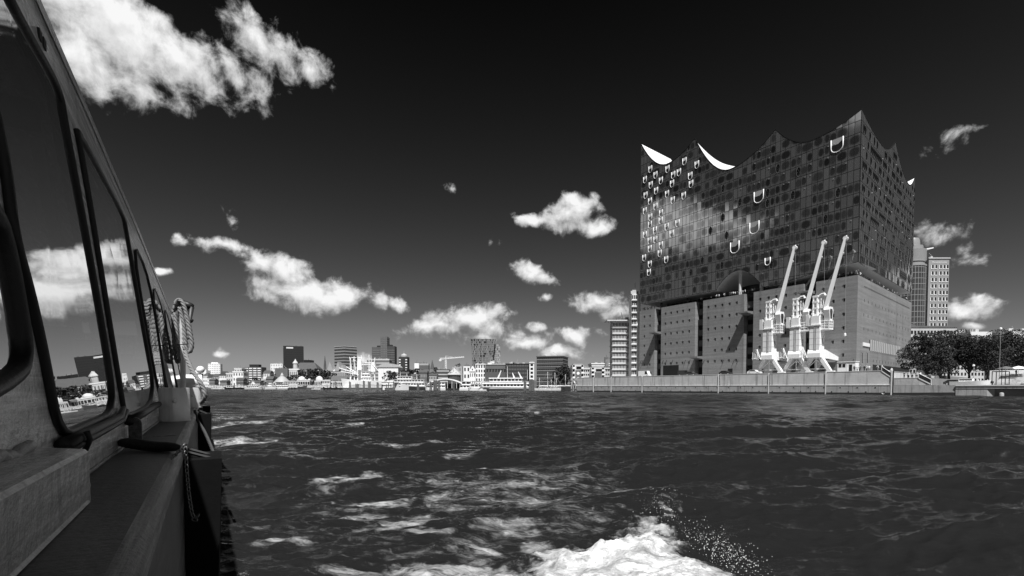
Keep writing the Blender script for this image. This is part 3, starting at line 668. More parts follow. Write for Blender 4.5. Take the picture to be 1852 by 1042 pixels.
M_GLASS = glass_mat(); M_MULL = mat('mullion', .012, .4, .2)
FLOOR = 3.68
class Panes:
    def __init__(self): self.items = []
    def add(self, pts, uv, size): self.items.append((pts, uv, size))
PAIR = {}
def pane_mesh(items, name):
    inv = np.array(WM[hall.name].inverted()); V, Fc, U, Rn = [], [], [], []
    for (pts, uv, _, key) in items:
        o = len(V); V += [tuple(inv[:3, :3] @ p + inv[:3, 3]) for p in pts]; Fc.append(tuple(range(o, o + len(pts)))); U += uv
        r = PAIR.setdefault(key, RNG.random(3))
        if key[0] == int(LE): r[0] = max(r[0], .9)          # the short side has almond panes instead of printed ovals
        Rn += [tuple(r)] * len(pts)
    me = bpy.data.meshes.new(name); me.from_pydata(V, [], Fc); ul = me.uv_layers.new(name='uv')
    for l in me.loops: ul.data[l.index].uv = U[l.vertex_index]
    a = me.attributes.new('rnd', 'FLOAT_VECTOR', 'POINT'); a.data.foreach_set('vector', np.array(Rn, np.float32).ravel())
    me.materials.append(M_GLASS); me.update(); return me
allp = []; mull = MB()
def facade(Pf, nrm, tan, length, ncol, ztop, zbot):
    w = length / ncol; z0 = 40.2; nrow = 20
    jit = RNG.normal(0, 1, (ncol, nrow + 2, 2))
    for i in range(ncol):
        a, b = i * w + .03, (i + 1) * w - .03
        for j in range(-1, nrow):
            za, zb_ = z0 + j * FLOOR + .04, z0 + (j + 1) * FLOOR - .04
            ss_ = np.linspace(a, b, 5)
            lo = [max(za, zbot(s) + .05) for s in ss_]; hi = [min(zb_, ztop(s) - .08) for s in ss_]
            if j == -1 and min(lo) > zb_ - .1: continue
            if max(h - l for h, l in zip(hi, lo)) < .25: continue
            lo = [min(l, h - .02) for l, h in zip(lo, hi)] ; 
            tx, tz = jit[i, j + 1] * .004
            def off(s, z): return .02 + (s - (a + b) / 2) * tx + (z - (za + zb_) / 2) * tz
            flat = all(abs(l - za) < .01 for l in lo) and all(abs(h - zb_) < .01 for h in hi)
            idx = (0, 4) if flat else range(5)
            pts = [Pf(ss_[q], lo[q], off(ss_[q], lo[q])) for q in idx] + [Pf(ss_[q], hi[q], off(ss_[q], hi[q])) for q in reversed(idx)]
            uv = [((ss_[q] - a) / (b - a), (lo[q] - za) / (zb_ - za)) for q in idx] + [((ss_[q] - a) / (b - a), (hi[q] - za) / (zb_ - za)) for q in reversed(idx)]
            pr = _h(np.array(i // 2), np.array(j + 7), int(length)) < .45; key = (int(length), i // 2 if pr else 100 + i, j)
            if pr: uv = [((u_ + i % 2) / 2, v_) for u_, v_ in uv]         # one oval over two neighbouring panes
            c = Pf((a + b) / 2, (za + zb_) / 2); vd = EYE - c; dist = np.linalg.norm(vd)
            allp.append((pts, uv, abs(vd @ nrm) / dist ** 3, key))
    for i in range(ncol + 1):              # mullions and transoms stand proud of the panes
        s = min(max(i * w, .06), length - .06); mull.pbox(Pf(s - .045, zbot(s), -.1), tan * .09, nrm * .17, UP * (ztop(s) - zbot(s)))
    for j in range(0, nrow):
        z = z0 + j * FLOOR; run = None
        for s in np.linspace(0, length, 178):
            ok = zbot(s) < z < ztop(s) - .05
            if ok and run is None: run = s
            if (not ok or s == length) and run is not None:
                if s - run > .3: mull.pbox(Pf(run, z - .07, -.1), tan * (s - run), nrm * .14, UP * .14)
                run = None
    seg = np.linspace(0, length, 121)      # roof edge and lower edge trims
    for s0, s1 in zip(seg[:-1], seg[1:]):
        for f in (ztop, zbot):
            d = .16 if f is ztop else -.02
            mull.extrude([Pf(s0, f(s0) - .1, -.1), Pf(s0, f(s0) - .1, .1), Pf(s0, f(s0) + d, .1), Pf(s0, f(s0) + d, -.1)], Pf(s1, f(s1)) - Pf(s0, f(s0)))
facade(PS, nS, tS, LS, 50, zS, zbS); facade(PE, nE, tE, LE, 44, zE, zbE)
allp.sort(key=lambda q: -q[2])
for it in allp[:300]:
    o = bpy.data.objects.new('glass_panel', pane_mesh([it], 'glass_panel')); COL.objects.link(o); o.parent = hall
o = bpy.data.objects.new('glass_panel', pane_mesh(allp[300:], 'glass_panels')); COL.objects.link(o); o.parent = hall; o['kind'] = 'stuff'
mull.build('mullion', M_MULL, hall, kind='stuff')
# solid dark body behind the panes, so no light leaks through the joints
mb = MB()
for (Pf, ln, zt_, zb_) in ((PS, LS, zS, zbS), (PE, LE, zE, zbE)):
    sg = np.linspace(0, ln, 90)
    for a, b in zip(sg[:-1], sg[1:]): mb.quad(Pf(a, zb_(a), -.05), Pf(b, zb_(b), -.05), Pf(b, zt_(b) - .05, -.05), Pf(a, zt_(a) - .05, -.05))
wq = np.linspace(0, 1, 8)
mb.quad(HL + UP * 40.5, HQ + UP * 40.5, HQ + UP * 111.5, HL + UP * 112); mb.quad(HQ + UP * 40.5, HR + UP * 41, HR + UP * 87, HQ + UP * 111)
mb.build('crown_body', mat('crown_body', .02, .3, .2), hall)
# roof: hanging white sheets between the peaks
na_, nb_ = 72, 40; rv = []
for i in range(na_ + 1):
    a = i / na_
    for j in range(nb_ + 1):
        b = j / nb_; p = (HN * (1 - a) + HL * a) * (1 - b) + (HR * (1 - a) + HQ * a) * b
        t_ = b * np.linalg.norm((HR * (1 - a) + HQ * a) - (HN * (1 - a) + HL * a))
        z = zS(a * LS) + (zE(b * LE) - 87.5) * math.exp(-a * LS / 5) - .12 + float(np.interp(a, [0, .3, .676, .86, 1], [-7, -7, -2.7, 0, 0])) * math.sin(math.pi * min(t_ / 38, 1)) * min(1, a * LS / 6) + .03 * min(t_, 25) * max(0, a - .8) / .2
        rv.append((p[0], p[1], z))
rf = [(i * (nb_ + 1) + j, (i + 1) * (nb_ + 1) + j, (i + 1) * (nb_ + 1) + j + 1, i * (nb_ + 1) + j + 1) for i in range(na_) for j in range(nb_)]
MB().add(rv, rf).build('roof', mat('roof_sequins', .82, .5, .12, .9), hall, smooth=True)
# soffits: the lower edge swept inwards, which makes the vault behind the arched mouth
for (Pf, ln, zb_, dep) in ((PS, LS, zbS, 14.0), (PE, LE, zbE, 7.0)):
    mb = MB(); sg = np.linspace(0 if Pf is PE else .2, ln - .2, 140)
    st_ = [(.02, 0), (dep * .25, .10), (dep * .5, .28), (dep * .75, .55), (dep, .95)]
    zz_ = lambda q, k: zb_(q) - .03 - k * max(0, zb_(q) - 40.6) - .1 * k
    for a, b in zip(sg[:-1], sg[1:]):
        for (o0, k0), (o1, k1) in zip(st_[:-1], st_[1:]): mb.quad(Pf(a, zz_(a, k0), -o0), Pf(b, zz_(b, k0), -o0), Pf(b, zz_(b, k1), -o1), Pf(a, zz_(a, k1), -o1))
    mb.build('soffit', M_SOFF, hall, smooth=True)
MB().prism([PS(6, 0, -13.9)[:2], PS(LS - 8, 0, -9)[:2], (HQ - tE * 6)[:2], (HR - tE * 6 - nE * 6)[:2], PE(14, 0, -6.9)[:2]], ZT - .1, 48).build('plaza_core', M_CORE, hall)
for px in (1334.5, 1373):
    s, _ = onS(px, 520); MB().tube([PS(s, ZT - .3, -1.6), PS(s, 46.5, -1.6)], .62, 12).build('plaza_column', M_SOFF, hall, smooth=.6)
for s in (80, 66, 22, 8):
    MB().tube([PS(s, ZT - .3, -4.5), PS(s, 41, -4.5)], .45, 10).build('plaza_column', M_CORE, hall, smooth=.6)
for (Pf, ln, nm_) in ((PS, LS, 1), (PE, LE, 0)):
    mb = MB().tube([Pf(.6, ZT + 1.05, -.35), Pf(ln - .6, ZT + 1.05, -.35)], .05, 5)
    for q in np.arange(1, ln - 1, 2.2): mb.tube([Pf(q, ZT - .02, -.35), Pf(q, ZT + 1.05, -.35)], .035, 4)
    mb.build('plaza_rail', M_DARK, hall)
# horseshoe loggias with thick white rims
def horseshoe(Pf, nrm, tan, s, z, w, h, big):
    out = []
    for q in np.linspace(0, math.pi, 9): out.append((w / 2 * math.cos(q), -h / 2 + h * .38 - h * .38 * math.sin(q) ** .9))
    prof = [(w / 2, h / 2)] + out + [(-w / 2, h / 2)]
    b = MB(); r_ = .15 if big else .11
    b.tube([Pf(s + u, z + v, .12) for u, v in prof], r_ * (1.0 if big else .9), 6)
    k = b.build('loggia_rim', M_WHITE, hall, smooth=True)
    MB().poly([Pf(s + u, z + v, .07) for u, v in prof]).build('loggia_glass', mat('loggia_glass', .02, .05, .2, ior=2.0), k)
    MB().poly([Pf(s + u * .92, z + v, .085) for u, v in [(w / 2, h / 2), (w / 2, h * .08), (-w / 2 * (.2 if big else .0), h * .08), (-w / 2, h * .3), (-w / 2, h / 2)]]).build('loggia_reveal', mat('reveal_grey', .34, .6, .1) if big else mat('reveal_light', .7, .6, .1), k)
for (x, y) in ((1372.5, 356), (1364.5, 412), (1329, 447.5), (1514, 263)):
    s, z = onS(x, y); horseshoe(PS, nS, tS, s, z, 3.5, 4.3, True)
s, z = onS(1388.5, 473); horseshoe(PS, nS, tS, s, z, 1.9, 2.7, True)
c4 = lambda x, y: (1155 + x / 6.131, 250 + y / 6.131)
c3 = lambda x, y: (1130 + x / 3.063, 220 + y / 3.063)
SM = [c4(*q) for q in ((131, 345), (72, 462), (188, 410), (321, 345), (384, 410), (448, 380), (509, 258), (647, 295), (573, 420), (582, 510), (248, 472), (135, 520), (372, 505), (195, 585), (78, 635), (317, 620), (501, 640), (380, 690), (127, 700), (188, 760), (70, 808), (250, 832), (131, 878), (246, 915), (127, 960), (432, 945), (311, 990), (183, 1020))]
SM += [c3(*q) for q in ((233, 583), (140, 573), (167, 607), (112, 628), (260, 622), (138, 660), (170, 655), (200, 685), (139, 705), (194, 730), (108, 755), (230, 765), (139, 790), (134, 836))]
for (x, y) in SM:
    s, z = onS(x, y); horseshoe(PS, nS, tS, s, z, 1.75, 2.9, False)
# bulged almond panes of the short side, and a few on the long side
ab = MB(); A_ = []
for q in np.linspace(0, 2 * math.pi, 13)[:-1]: A_.append((.66 * math.cos(q) * abs(math.cos(q)) ** .1, 0, 1.5 * math.sin(q)))
ctr = [(0, .28, 0)]; ab.add(A_ + ctr, [(i, (i + 1) % 12, 12) for i in range(12)]); ring = [(p[0] * 1.22, .02, p[2] * 1.13) for p in A_]
am = ab.mesh('almond_pane', mat('almond_glass', .004, .08, .2, ior=1.7), smooth=True); hl_ = MB().add(ring + [(p[0], .0, p[2]) for p in A_], [(i, (i + 1) % 12, 12 + (i + 1) % 12, 12 + i) for i in range(12)]).mesh('almond_rim', mat('almond_rim', .13, .35, .2))
tick = MB().pbox((-.2, 0, -.12), (.36, 0, 0), (0, .2, 0), (0, 0, .26)).mesh('pane_glint', mat('pane_glint', .42, .4, .1))  # small pale blocks standing for bright glints on the glass
rg = random.Random(21); wE = LE / 44; cnt = 0
for i in range(1, 44):
    for j in range(0, 14):
        e = (i + .5) * wE; z = 40.2 + (j + .5) * FLOOR
        if z + 2 > zE(e): continue
        if rg.random() < (.72 if (i + 2 * j) % 3 == 0 else .40) and cnt < 290:
            cnt += 1; k = inst('almond_pane', am, hall, frame(PE(e, z, .06), tE, nE, UP)); inst('almond_rim', hl_, k, frame(PE(e, z, .06), tE, nE, UP))
        elif rg.random() < .08: inst('pane_glint', tick, hall, frame(PE(e, z + 1.3, .05), tE, nE, UP))
wS_ = LS / 50
for i in range(1, 49):
    for j in range(0, 18):
        s = (i + .5) * wS_; z = 40.2 + (j + .5) * FLOOR
        if z + 2.2 > zS(s) or z - 2 < zbS(s) or s > 58 + rg.uniform(-6, 6): continue
        q = rg.random()
        if q < .045: k = inst('almond_pane', am, hall, frame(PS(s, z, .06), -tS, nS, UP)); inst('almond_rim', hl_, k, frame(PS(s, z, .06), -tS, nS, UP))
        elif q < .26 and s < 40: inst('pane_glint', tick, hall, frame(PS(s - .4, z + 1.1, .05), -tS * .8, nS * .6, UP * .5))
# people at the plaza rail are built below

# ------------------------------------------------------------------ harbour cranes
grey_iron = mat('grey_iron', .38, .6, .3, 2)
def crane(x, y, k, ground, label, arm=12.6):
    """half portal crane; local x runs toward the warehouse, local y along the rails"""
    rz = math.atan2(-nS[1], -nS[0]); base = atd(x, y, k); base[2] = ground
    t = thing('harbour_crane', label, 'crane', base, rz, group='old white quay cranes beside the hall')
    Wt = mat('crane_white', .88, .45, .05, .4, streak=.08); G2 = mat('crane_plate', .74, .5, .06, .4, streak=.1)
    B = lambda: MB()
    bd = lambda mb, n, m=Wt, p=t, **kw: mb.build(n, m, p, world=False, **kw)
    for sg in (-1, 1):
        l = B(); l.extrude([(-.7, sg * .7, 4.95), (.7, sg * .7, 4.95), (.5, sg * 3.3, .7), (-.5, sg * 3.3, .7)], (0, sg * 1.2, 0)); leg = bd(l, 'leg')
        bd(B().box((0, sg * 4.15, .42), (1.0, 2.3, .55)), 'bogie', Wt, leg); bd(B().tube([(-.3, sg * 4.7, .22), (.3, sg * 4.7, .22)], .3, 10).tube([(-.3, sg * 3.6, .22), (.3, sg * 3.6, .22)], .3, 10), 'wheel', M_DARK, leg)
    bd(B().box((0, 0, 1.35), (.3, 7.2, .3)), 'cross_bar'); bd(B().tube([(0, 0, 1.4), (0, 0, 4.8)], .16, 6).tube([(0, -2.8, 1.5), (0, 0, 4.2)], .12, 6).tube([(0, 2.8, 1.5), (0, 0, 4.2)], .12, 6), 'brace')
    bd(B().extrude([(-1.9, -1.9, 4.9), (-1.9, -1.9, 6.2), (-1.4, -1.9, 7.4), (1.6, -1.9, 7.4), (arm, -1.9, 4.75), (arm, -1.9, 4.0), (3.5, -1.9, 4.6), (1.2, -1.9, 4.6)], (0, 3.8, 0)), 'portal_girder')
    bd(B().box((arm * .62, 0, 3.95), (arm * .7, 2.2, .5)), 'girder_foot', G2)
    bd(B().prism([(-1.5, -1.5), (1.5, -1.5), (1.5, 1.5), (-1.5, 1.5)], 7.4, 14.7), 'tower')
    bd(B().box((0, 0, 14.85), (3.5, 3.5, .3)), 'turntable', G2)
    # stair with rails on the river side
    st = B()
    for q in (-.35, .35):
        st.tube([(-2.1, 2.2 + q, 4.9), (-1.2, 3.6 + q * .2, 8.4)], .08, 5); st.tube([(-2.4, 3.0 + q, 5.2), (-2.0, 4.6 + q, 5.4)], .07, 5)
    for q in range(7): st.tube([(-2.3 - .0 * q, 2.0 + .28 * q, 5.2 + .5 * q), (-1.5, 2.4 + .28 * q, 5.3 + .5 * q)], .07, 5)
    for q in range(5): st.tube([(-2.1, 2.6 + .5 * q, 4.8), (-2.1, 2.6 + .5 * q, 6.2 + .3 * q)], .06, 5)
    bd(st, 'stair')
    # counterweight plate, winch house, lattice mast
    pl_ = bd(B().box((-.55, 2.15, 16.5), (2.1, 1.0, 3.4)), 'counterweight', G2)
    bd(B().box((-.2, .1, 16.4), (2.3, 2.6, 2.8)), 'winch_house', Wt)
    m_ = B()
    for (px_, py_) in ((-.6, 1.0), (-.6, -.2), (.5, 1.0), (.5, -.2)): m_.tube([(px_, py_, 15), (px_ * .75, py_ * .9 + .1, 24.2)], .21, 6)
    for z_ in (18.2, 20.3, 22.2, 23.9): m_.box((-.03, .42, z_), (1.3, 1.6, .55))
    bd(m_, 'mast'); m2 = B()
    for (px_, py_) in ((.3, -1.6), (.3, -.9)): m2.tube([(px_, py_, 17.8), (px_, py_, 23.2)], .16, 6)
    m2.tube([(.0, .2, 23.6), (.2, -1.0, 24.5), (.3, -2.0, 24.6)], .26, 6); m2.box((.3, -1.4, 20.6), (.5, 1.2, .9)); m2.box((.3, -1.4, 18.6), (.9, 1.4, .5)); m2.tube([(.2, -1.9, 24.4), (.1, -2.3, 23.8)], .3, 6)
    bd(m2, 'guide_frame'); bd(B().ball((-.3, 1.2, 18.6), .45), 'lamp', Wt, smooth=True)
    # driver cab: six sided housing over a railed platform
    cb_ = B(); hexa = [(-.9, 0, 20.2), (.9, 0, 20.2), (1.35, 0, 19.3), (.75, 0, 16.0), (-.75, 0, 16.0), (-1.35, 0, 19.3)]
    cab = bd(B().extrude([(.3 + a * 1.0, -2.3, c) for a, b, c in hexa], (0, -1.6, 0)), 'driver_cab')
    bd(B().poly([(.3 + a * .68, -3.92, 18.0 + (c - 18.0) * .72) for a, b, c in hexa]), 'cab_window', mat('cab_glass', .03, .1, .1), cab)
    bd(B().poly([(-.85 + .16, -3.6, 18.9), (-.85 + .16, -2.6, 18.9), (-.62 + .16, -2.6, 17.0), (-.62 + .16, -3.6, 17.0)]), 'cab_window', MATS['cab_glass'], cab)
    r_ = B()
    for z_ in (13.6, 14.4, 15.2, 16.0):
        r_.tube([(-.9, -1.6, z_), (-.9, -3.9, z_), (1.5, -3.9, z_), (1.5, -1.6, z_)], .10, 5)
    for (a, b) in ((-.9, -3.9), (.3, -3.9), (1.5, -3.9), (-.9, -2.6), (1.5, -2.6)): r_.tube([(a, b, 13.4), (a, b, 16.2)], .1, 5)
    r_.box((.3, -2.75, 13.4), (2.6, 2.5, .25)); bd(r_, 'cab_platform')
    # jib with its head sheaves
    f0, f1 = np.array([.3, -2.2, 19.6]), np.array([.7, -7.2, 40.2]); ax = (f1 - f0) / np.linalg.norm(f1 - f0); sd_ = np.array([1.0, .08, 0]); up_ = np.cross(sd_, ax)
    a0 = [f0 + sd_ * .62 * u + up_ * .45 * v for u, v in ((-1, -1), (1, -1), (1, 1), (-1, 1))]; a1 = [f1 + sd_ * .33 * u + up_ * .3 * v for u, v in ((-1, -1), (1, -1), (1, 1), (-1, 1))]
    jib = bd(B().add(a0 + a1, [(3, 2, 1, 0), (4, 5, 6, 7), (0, 1, 5, 4), (1, 2, 6, 5), (2, 3, 7, 6), (3, 0, 4, 7)]), 'jib')
    bd(B().tube([f1 - sd_ * .3, f1 + sd_ * .9], .62, 10), 'sheave', G2, jib); bd(B().tube([f1 - ax * 4.2 + sd_ * .2, f1 - ax * 4.2 + sd_ * 1.2], .38, 8), 'sheave', G2, jib); bd(B().tube([f1, f1 + ax * .8 + sd_ * .4], .2, 6), 'head_horn', G2, jib)
    bd(B().tube([f1 + sd_ * .8, (f1[0] + .9, f1[1] - .1, 12.0)], .035, 4), 'hoist_rope', mat('wire_rope', .30, .5, .1)); bd(B().lathe((f1[0] + .9, f1[1] - .1, 11.0), [(.1, 1.0), (.3, .7), (.34, .2), (.1, -.1)], 8), 'hook', Wt)
    # stays, tower ladder and seams
    sy = B()
    for q in (-.35, .35): sy.tube([(q, .6, 24.2), tuple(f0 + (f1 - f0) * .55 + sd_ * q)], .05, 4); sy.tube([(q, .2, 24.0), tuple(f0 + (f1 - f0) * .2 + sd_ * q)], .05, 4)
    bd(sy, 'stay_cable', mat('wire_rope', .30, .5, .1)); la = B()
    for q in (-.55, -.05): la.tube([(-1.62, q, 5.2), (-1.62, q, 14.6)], .05, 4)
    for q in range(22): la.tube([(-1.62, -.55, 5.5 + q * .42), (-1.62, -.05, 5.5 + q * .42)], .03, 4)
    bd(la, 'ladder', grey_iron); se = B()
    for q in (8.9, 10.8, 12.7): se.box((0, 0, q), (3.04, 3.04, .07))
    bd(se, 'seam', grey_iron); bd(B().box((.3, -1.51, 9.9), (.8, .05, 1.7)), 'hatch', grey_iron)
    # lettering on the winch house, read upward
    fc = bpy.data.curves.new('crane_lettering', 'FONT'); fc.body = 'KAMPNAGEL'; fc.size = .72; fc.align_x = 'CENTER'; fc.shear = .25; fc.extrude = .01
    fo = bpy.data.objects.new('tmp', fc); COL.objects.link(fo); bpy.context.view_layer.update()
    me = bpy.data.meshes.new_from_object(fo.evaluated_get(bpy.context.evaluated_depsgraph_get())); bpy.data.objects.remove(fo); me.name = 'lettering'; me.materials.clear(); me.materials.append(M_DARK)
    lo = bpy.data.objects.new('lettering', me); COL.objects.link(lo); lo.parent = t
    lo.matrix_local = frame((-1.62, .95, 16.5), (0, 0, 1), (0, 1, 0), (-1, 0, 0))
    return t
crane(1391, 672, 166.0, Z_HI, 'leftmost of the three white harbour cranes, its portal arm ending behind the middle crane', 10.5)
crane(1440, 672, 160.5, Z_HI, 'middle white harbour crane, standing between the other two', 5.5)
crane(1476, 672, 156.0, Z_HI, 'rightmost white harbour crane with a long tapering portal arm above a white booth')
# ------------------------------------------------------------------ town skyline
GREYS = {}
def grey(v, rough=.7, var=.12, scale=.15):
    k = 'wall_grey_%03d' % round(v * 1000); return mat(k, v, rough, var, scale, streak=.15)
def lite(v): return min(.85, v * 1.08) if v >= .3 else v
M_WIN = mat('far_window', .02, .15, .3, .3)
M_ROOF = mat('slate_roof', .07, .7, .2, .3); M_ROOFL = mat('zinc_roof', .38, .5, .15, .3)
def house(name, label, px0, px1, y1, D, z0=2.9, dep=14.0, tone=.5, yaw=0.0, rows=0, cols=0, style='grid', roof=None, cat='building', group=None, wtone=None, wf=(.5, .55), front=None):
    """a building standing at depth D between two picture columns; front is built square to the view, turned by yaw"""
    a, b = atd(px0, y1, D), atd(px1, y1, D); zt = a[2]; W = b[0] - a[0]
    c = (a + b) / 2; t = thing(name, label, cat, (c[0], c[1], z0), yaw, group)
    H = zt - z0; w_ = W / (abs(math.cos(yaw)) + (dep / W) * abs(math.sin(yaw)) * .0 + 1e-9) if abs(yaw) < .05 else W * .86
    bd = lambda mb, n, m, **kw: mb.build(n, m, t, world=False, **kw)
    wall = bd(MB().box((0, dep / 2, H / 2 - 2), (w_, dep, H + 4)), 'wall', grey(lite(tone)))
    clut = MB(); rgc = random.Random(int(px0 * 10))
    for _ in range(5 if roof is None or roof[0] == 'flat' else 0): clut.box((rgc.uniform(-.4, .4) * w_, dep * rgc.uniform(.2, .8), H + .9), (rgc.uniform(.8, 2.6), 1.6, rgc.uniform(1.0, 2.6)))
    if clut.v: clut.tube([(w_ * rgc.uniform(-.4, .4), dep / 2, H), (0 * w_, dep / 2, H + rgc.uniform(3, 6))], .14, 4); bd(clut, 'roof_clutter', grey(rgc.choice((.12, .3, .5))), kind='stuff')
    wmb = MB(); wm_ = M_WIN if wtone is None else grey(wtone, .4)
    if rows and style == 'grid':
        for side in (0, 1):
            L_ = w_ if side == 0 else dep; n_ = cols if side == 0 else max(2, int(cols * dep / w_))
            for i in range(n_):
                for j in range(rows):
                    u = -L_ / 2 + L_ * (i + .5) / n_; z = H * (j + .5) / rows + .2; ww, hh = L_ / n_ * wf[0], H / rows * wf[1]
                    if side == 0: wmb.box((u, -.0, z), (ww, .12, hh))
                    else:
                        for sg in (-1, 1): wmb.box((sg * w_ / 2, dep / 2 + u, z), (.12, ww, hh))
        bd(wmb, 'window', wm_, kind='stuff')
    elif rows and style == 'band':
        for j in range(rows):
            z = H * (j + .5) / rows; wmb.box((0, dep / 2, z), (w_ + .3, dep + .3, H / rows * wf[1]))
        bd(wmb, 'window_band', wm_, kind='stuff')
    elif rows and style == 'balcony':
        for j in range(rows):
            z = H * (j + .35) / rows
            for i in range(cols):
                u = -w_ / 2 + w_ * (i + .5) / cols; wmb.box((u, -.6, z), (w_ / cols * .72, 1.3, H / rows * .42))
        bd(wmb, 'balcony', M_WHITE if wtone is None else grey(wtone), kind='stuff')
    if roof:
        kind, rh = roof[0], roof[1]; rm = roof[2] if len(roof) > 2 else M_ROOF
        e = .5
        if kind == 'gable': bd(MB().extrude([(-w_ / 2 - e, -e, H - 0.02), (w_ / 2 + e, -e, H - .02), (0, -e, H + rh)], (0, dep + 2 * e, 0)), 'roof', rm)
        if kind == 'ridge': bd(MB().extrude([(-w_ / 2 - e, -e, H - .02), (-w_ / 2 - e, dep + e, H - .02), (-w_ / 2 - e, dep / 2, H + rh)], (w_ + 2 * e, 0, 0)), 'roof', rm)
        if kind == 'hip':
            q = min(w_, dep) * .35; bd(MB().add([(-w_ / 2 - e, -e, H), (w_ / 2 + e, -e, H), (w_ / 2 + e, dep + e, H), (-w_ / 2 - e, dep + e, H), (-w_ / 2 + q, dep / 2, H + rh), (w_ / 2 - q, dep / 2, H + rh)], [(0, 1, 5, 4), (1, 2, 5), (2, 3, 4, 5), (3, 0, 4), (3, 2, 1, 0)]), 'roof', rm)
        if kind == 'flat': bd(MB().box((0, dep / 2, H + rh / 2), (w_ + .8, dep + .8, rh)), 'roof', rm)
        if kind == 'pyramid': bd(MB().add([(-w_ / 2 - e, -e, H), (w_ / 2 + e, -e, H), (w_ / 2 + e, dep + e, H), (-w_ / 2 - e, dep + e, H), (0, dep / 2, H + rh)], [(0, 1, 4), (1, 2, 4), (2, 3, 4), (3, 0, 4), (3, 2, 1, 0)]), 'roof', rm)
        if kind == 'set': bd(MB().box((roof[3] * w_ if len(roof) > 3 else 0, dep / 2, H + rh / 2 - .02), (w_ * .55, dep * .55, rh)), 'penthouse', rm)
    return t, bd, w_, dep, H

W_ = .62
# distant high-rises, left to right
house('tower_block', 'small white high-rise slab, farthest left on the skyline', 376, 398.5, 658, 1000, tone=.72, yaw=.35, rows=12, cols=7, wf=(.5, .4), roof=('set', 3, M_WHITE), dep=22, wtone=.30)
house('low_block', 'flat white block low behind trees at the left end of the shore', 352, 373, 670, 980, tone=.72)
house('apartment_block', 'dark apartment block striped with white balconies, left of the black tower', 442, 473, 664, 820, tone=.10, rows=9, cols=4, style='balcony', roof=('set', 4.5, M_DARK), dep=16)
house('tower_block', 'pale square block half hidden behind the black tower', 489, 511, 658, 1050, tone=.72, rows=7, cols=5, wtone=.4, dep=20)
t, bd, w_, dp, H = house('office_tower', 'tall black office tower, the darkest on the skyline', 511, 550, 626, 900, tone=.012, yaw=.38, rows=19, cols=12, wf=(.8, .5), wtone=.02, dep=20)
bd(MB().box((-w_ * .18, -.1, H - 3.3), (w_ * .34, .3, 2.6)), 'lit_window', mat('bright_glazing', .7, .3, .3, 1.2))
bd(MB().box((-w_ / 2 - .1, dp / 2, H - 3.3), (.3, dp * .7, 2.6)), 'lit_window', mat('bright_glazing', .7, .3, .3, 1.2))
house('office_block', 'low black annex at the right foot of the black tower', 549.5, 560, 651, 905, tone=.02, dep=20)
t, bd, w_, dp, H = house('office_tower', 'banded grey glass office tower with an angled front', 596.5, 630.5, 627.5, 860, tone=.05, yaw=-.62, rows=13, cols=1, style='band', wf=(.34, .42), wtone=.30, dep=26, roof=('flat', 1.2, M_ROOFL))
t, bd, w_, dp, H = house('hotel_tower', 'tallest dark hotel, slim shaft of three joined slabs', 688, 700, 609.5, 850, tone=.10, rows=22, cols=4, wtone=.16, dep=18)
k = 850 / 900.
bd(MB().box((-13.6 * k, 9, (671 - 0) * 0 + H / 2 - 8.5), (17 * k, 14, H - 17)), 'side_slab', grey(.085)); bd(MB().box((12.5 * k, 9, H / 2 - 8), (13.5 * k, 16, H - 15)), 'side_slab', grey(.05))
wm_ = MB()
for j in range(16):
    for i in range(6):
        wm_.box((-20 * k + i * 2.6 * k, 1.9, 4 + j * 3.9), (1.7 * k, .3, 1.6)); wm_.box((7 * k + i * 2.2 * k, .9, 4 + j * 3.9), (1.3 * k, .3, 1.7))
bd(wm_, 'window', grey(.17, .4), kind='stuff'); bd(MB().box((-9 * k, 9, H - 16), (9, 8, 3.5)), 'plant_room', M_DARK); bd(MB().box((9 * k, 9, H - 14.5), (8, 8, 3.5)), 'plant_room', M_DARK)
house('office_block', 'wide pale office block behind the white freighter masts', 664, 704, 650.5, 780, tone=.36, rows=8, cols=1, style='band', wf=(.3, .45), wtone=.12, dep=16, roof=('flat', .9, M_WHITE))
t, bd, w_, dp, H = house('market_hall', 'white hall with a barrel roof between the freighter and the dark turret', 684, 720, 664, 640, tone=.72, dep=24)
ar = [(-w_ / 2 - .6, -1, H - .1)] + [(-w_ / 2 * math.cos(q), -1, H + 4.6 * math.sin(q)) for q in np.linspace(.35, math.pi - .35, 9)] + [(w_ / 2 + .6, -1, H - .1)]
bd(MB().extrude(ar, (0, dp + 2, 0)), 'roof', mat('ribbed_roof', .42, .5, .3, .8))
t, bd, w_, dp, H = house('dark_turret', 'dark round-topped tower with white corner balconies', 721, 737, 645.5, 690, tone=.03, rows=1, cols=1, style='none', dep=13)
for j in range(7):
    for sg in (-1, 1): bd(MB().box((sg * w_ * .36, -.4, H - 4 - j * 3.6), (2.3, 1.0, 1.4)), 'balcony', M_WHITE)
bd(MB().lathe((0, 6, H), [(4.6, -.1), (4.6, 2.2), (3.4, 3.6), (1.6, 4.6), (.3, 5.2), (.15, 9.0)], 12), 'dome', M_ROOFL)
house('white_block', 'small bright white cube building among trees, right of the dark turret', 749.5, 757.5, 657, 760, tone=.8, dep=10)
house('low_block', 'grey flat block beside the small white cube', 757.5, 775, 657.5, 765, tone=.34, rows=3, cols=1, style='band', wtone=.1, dep=10)
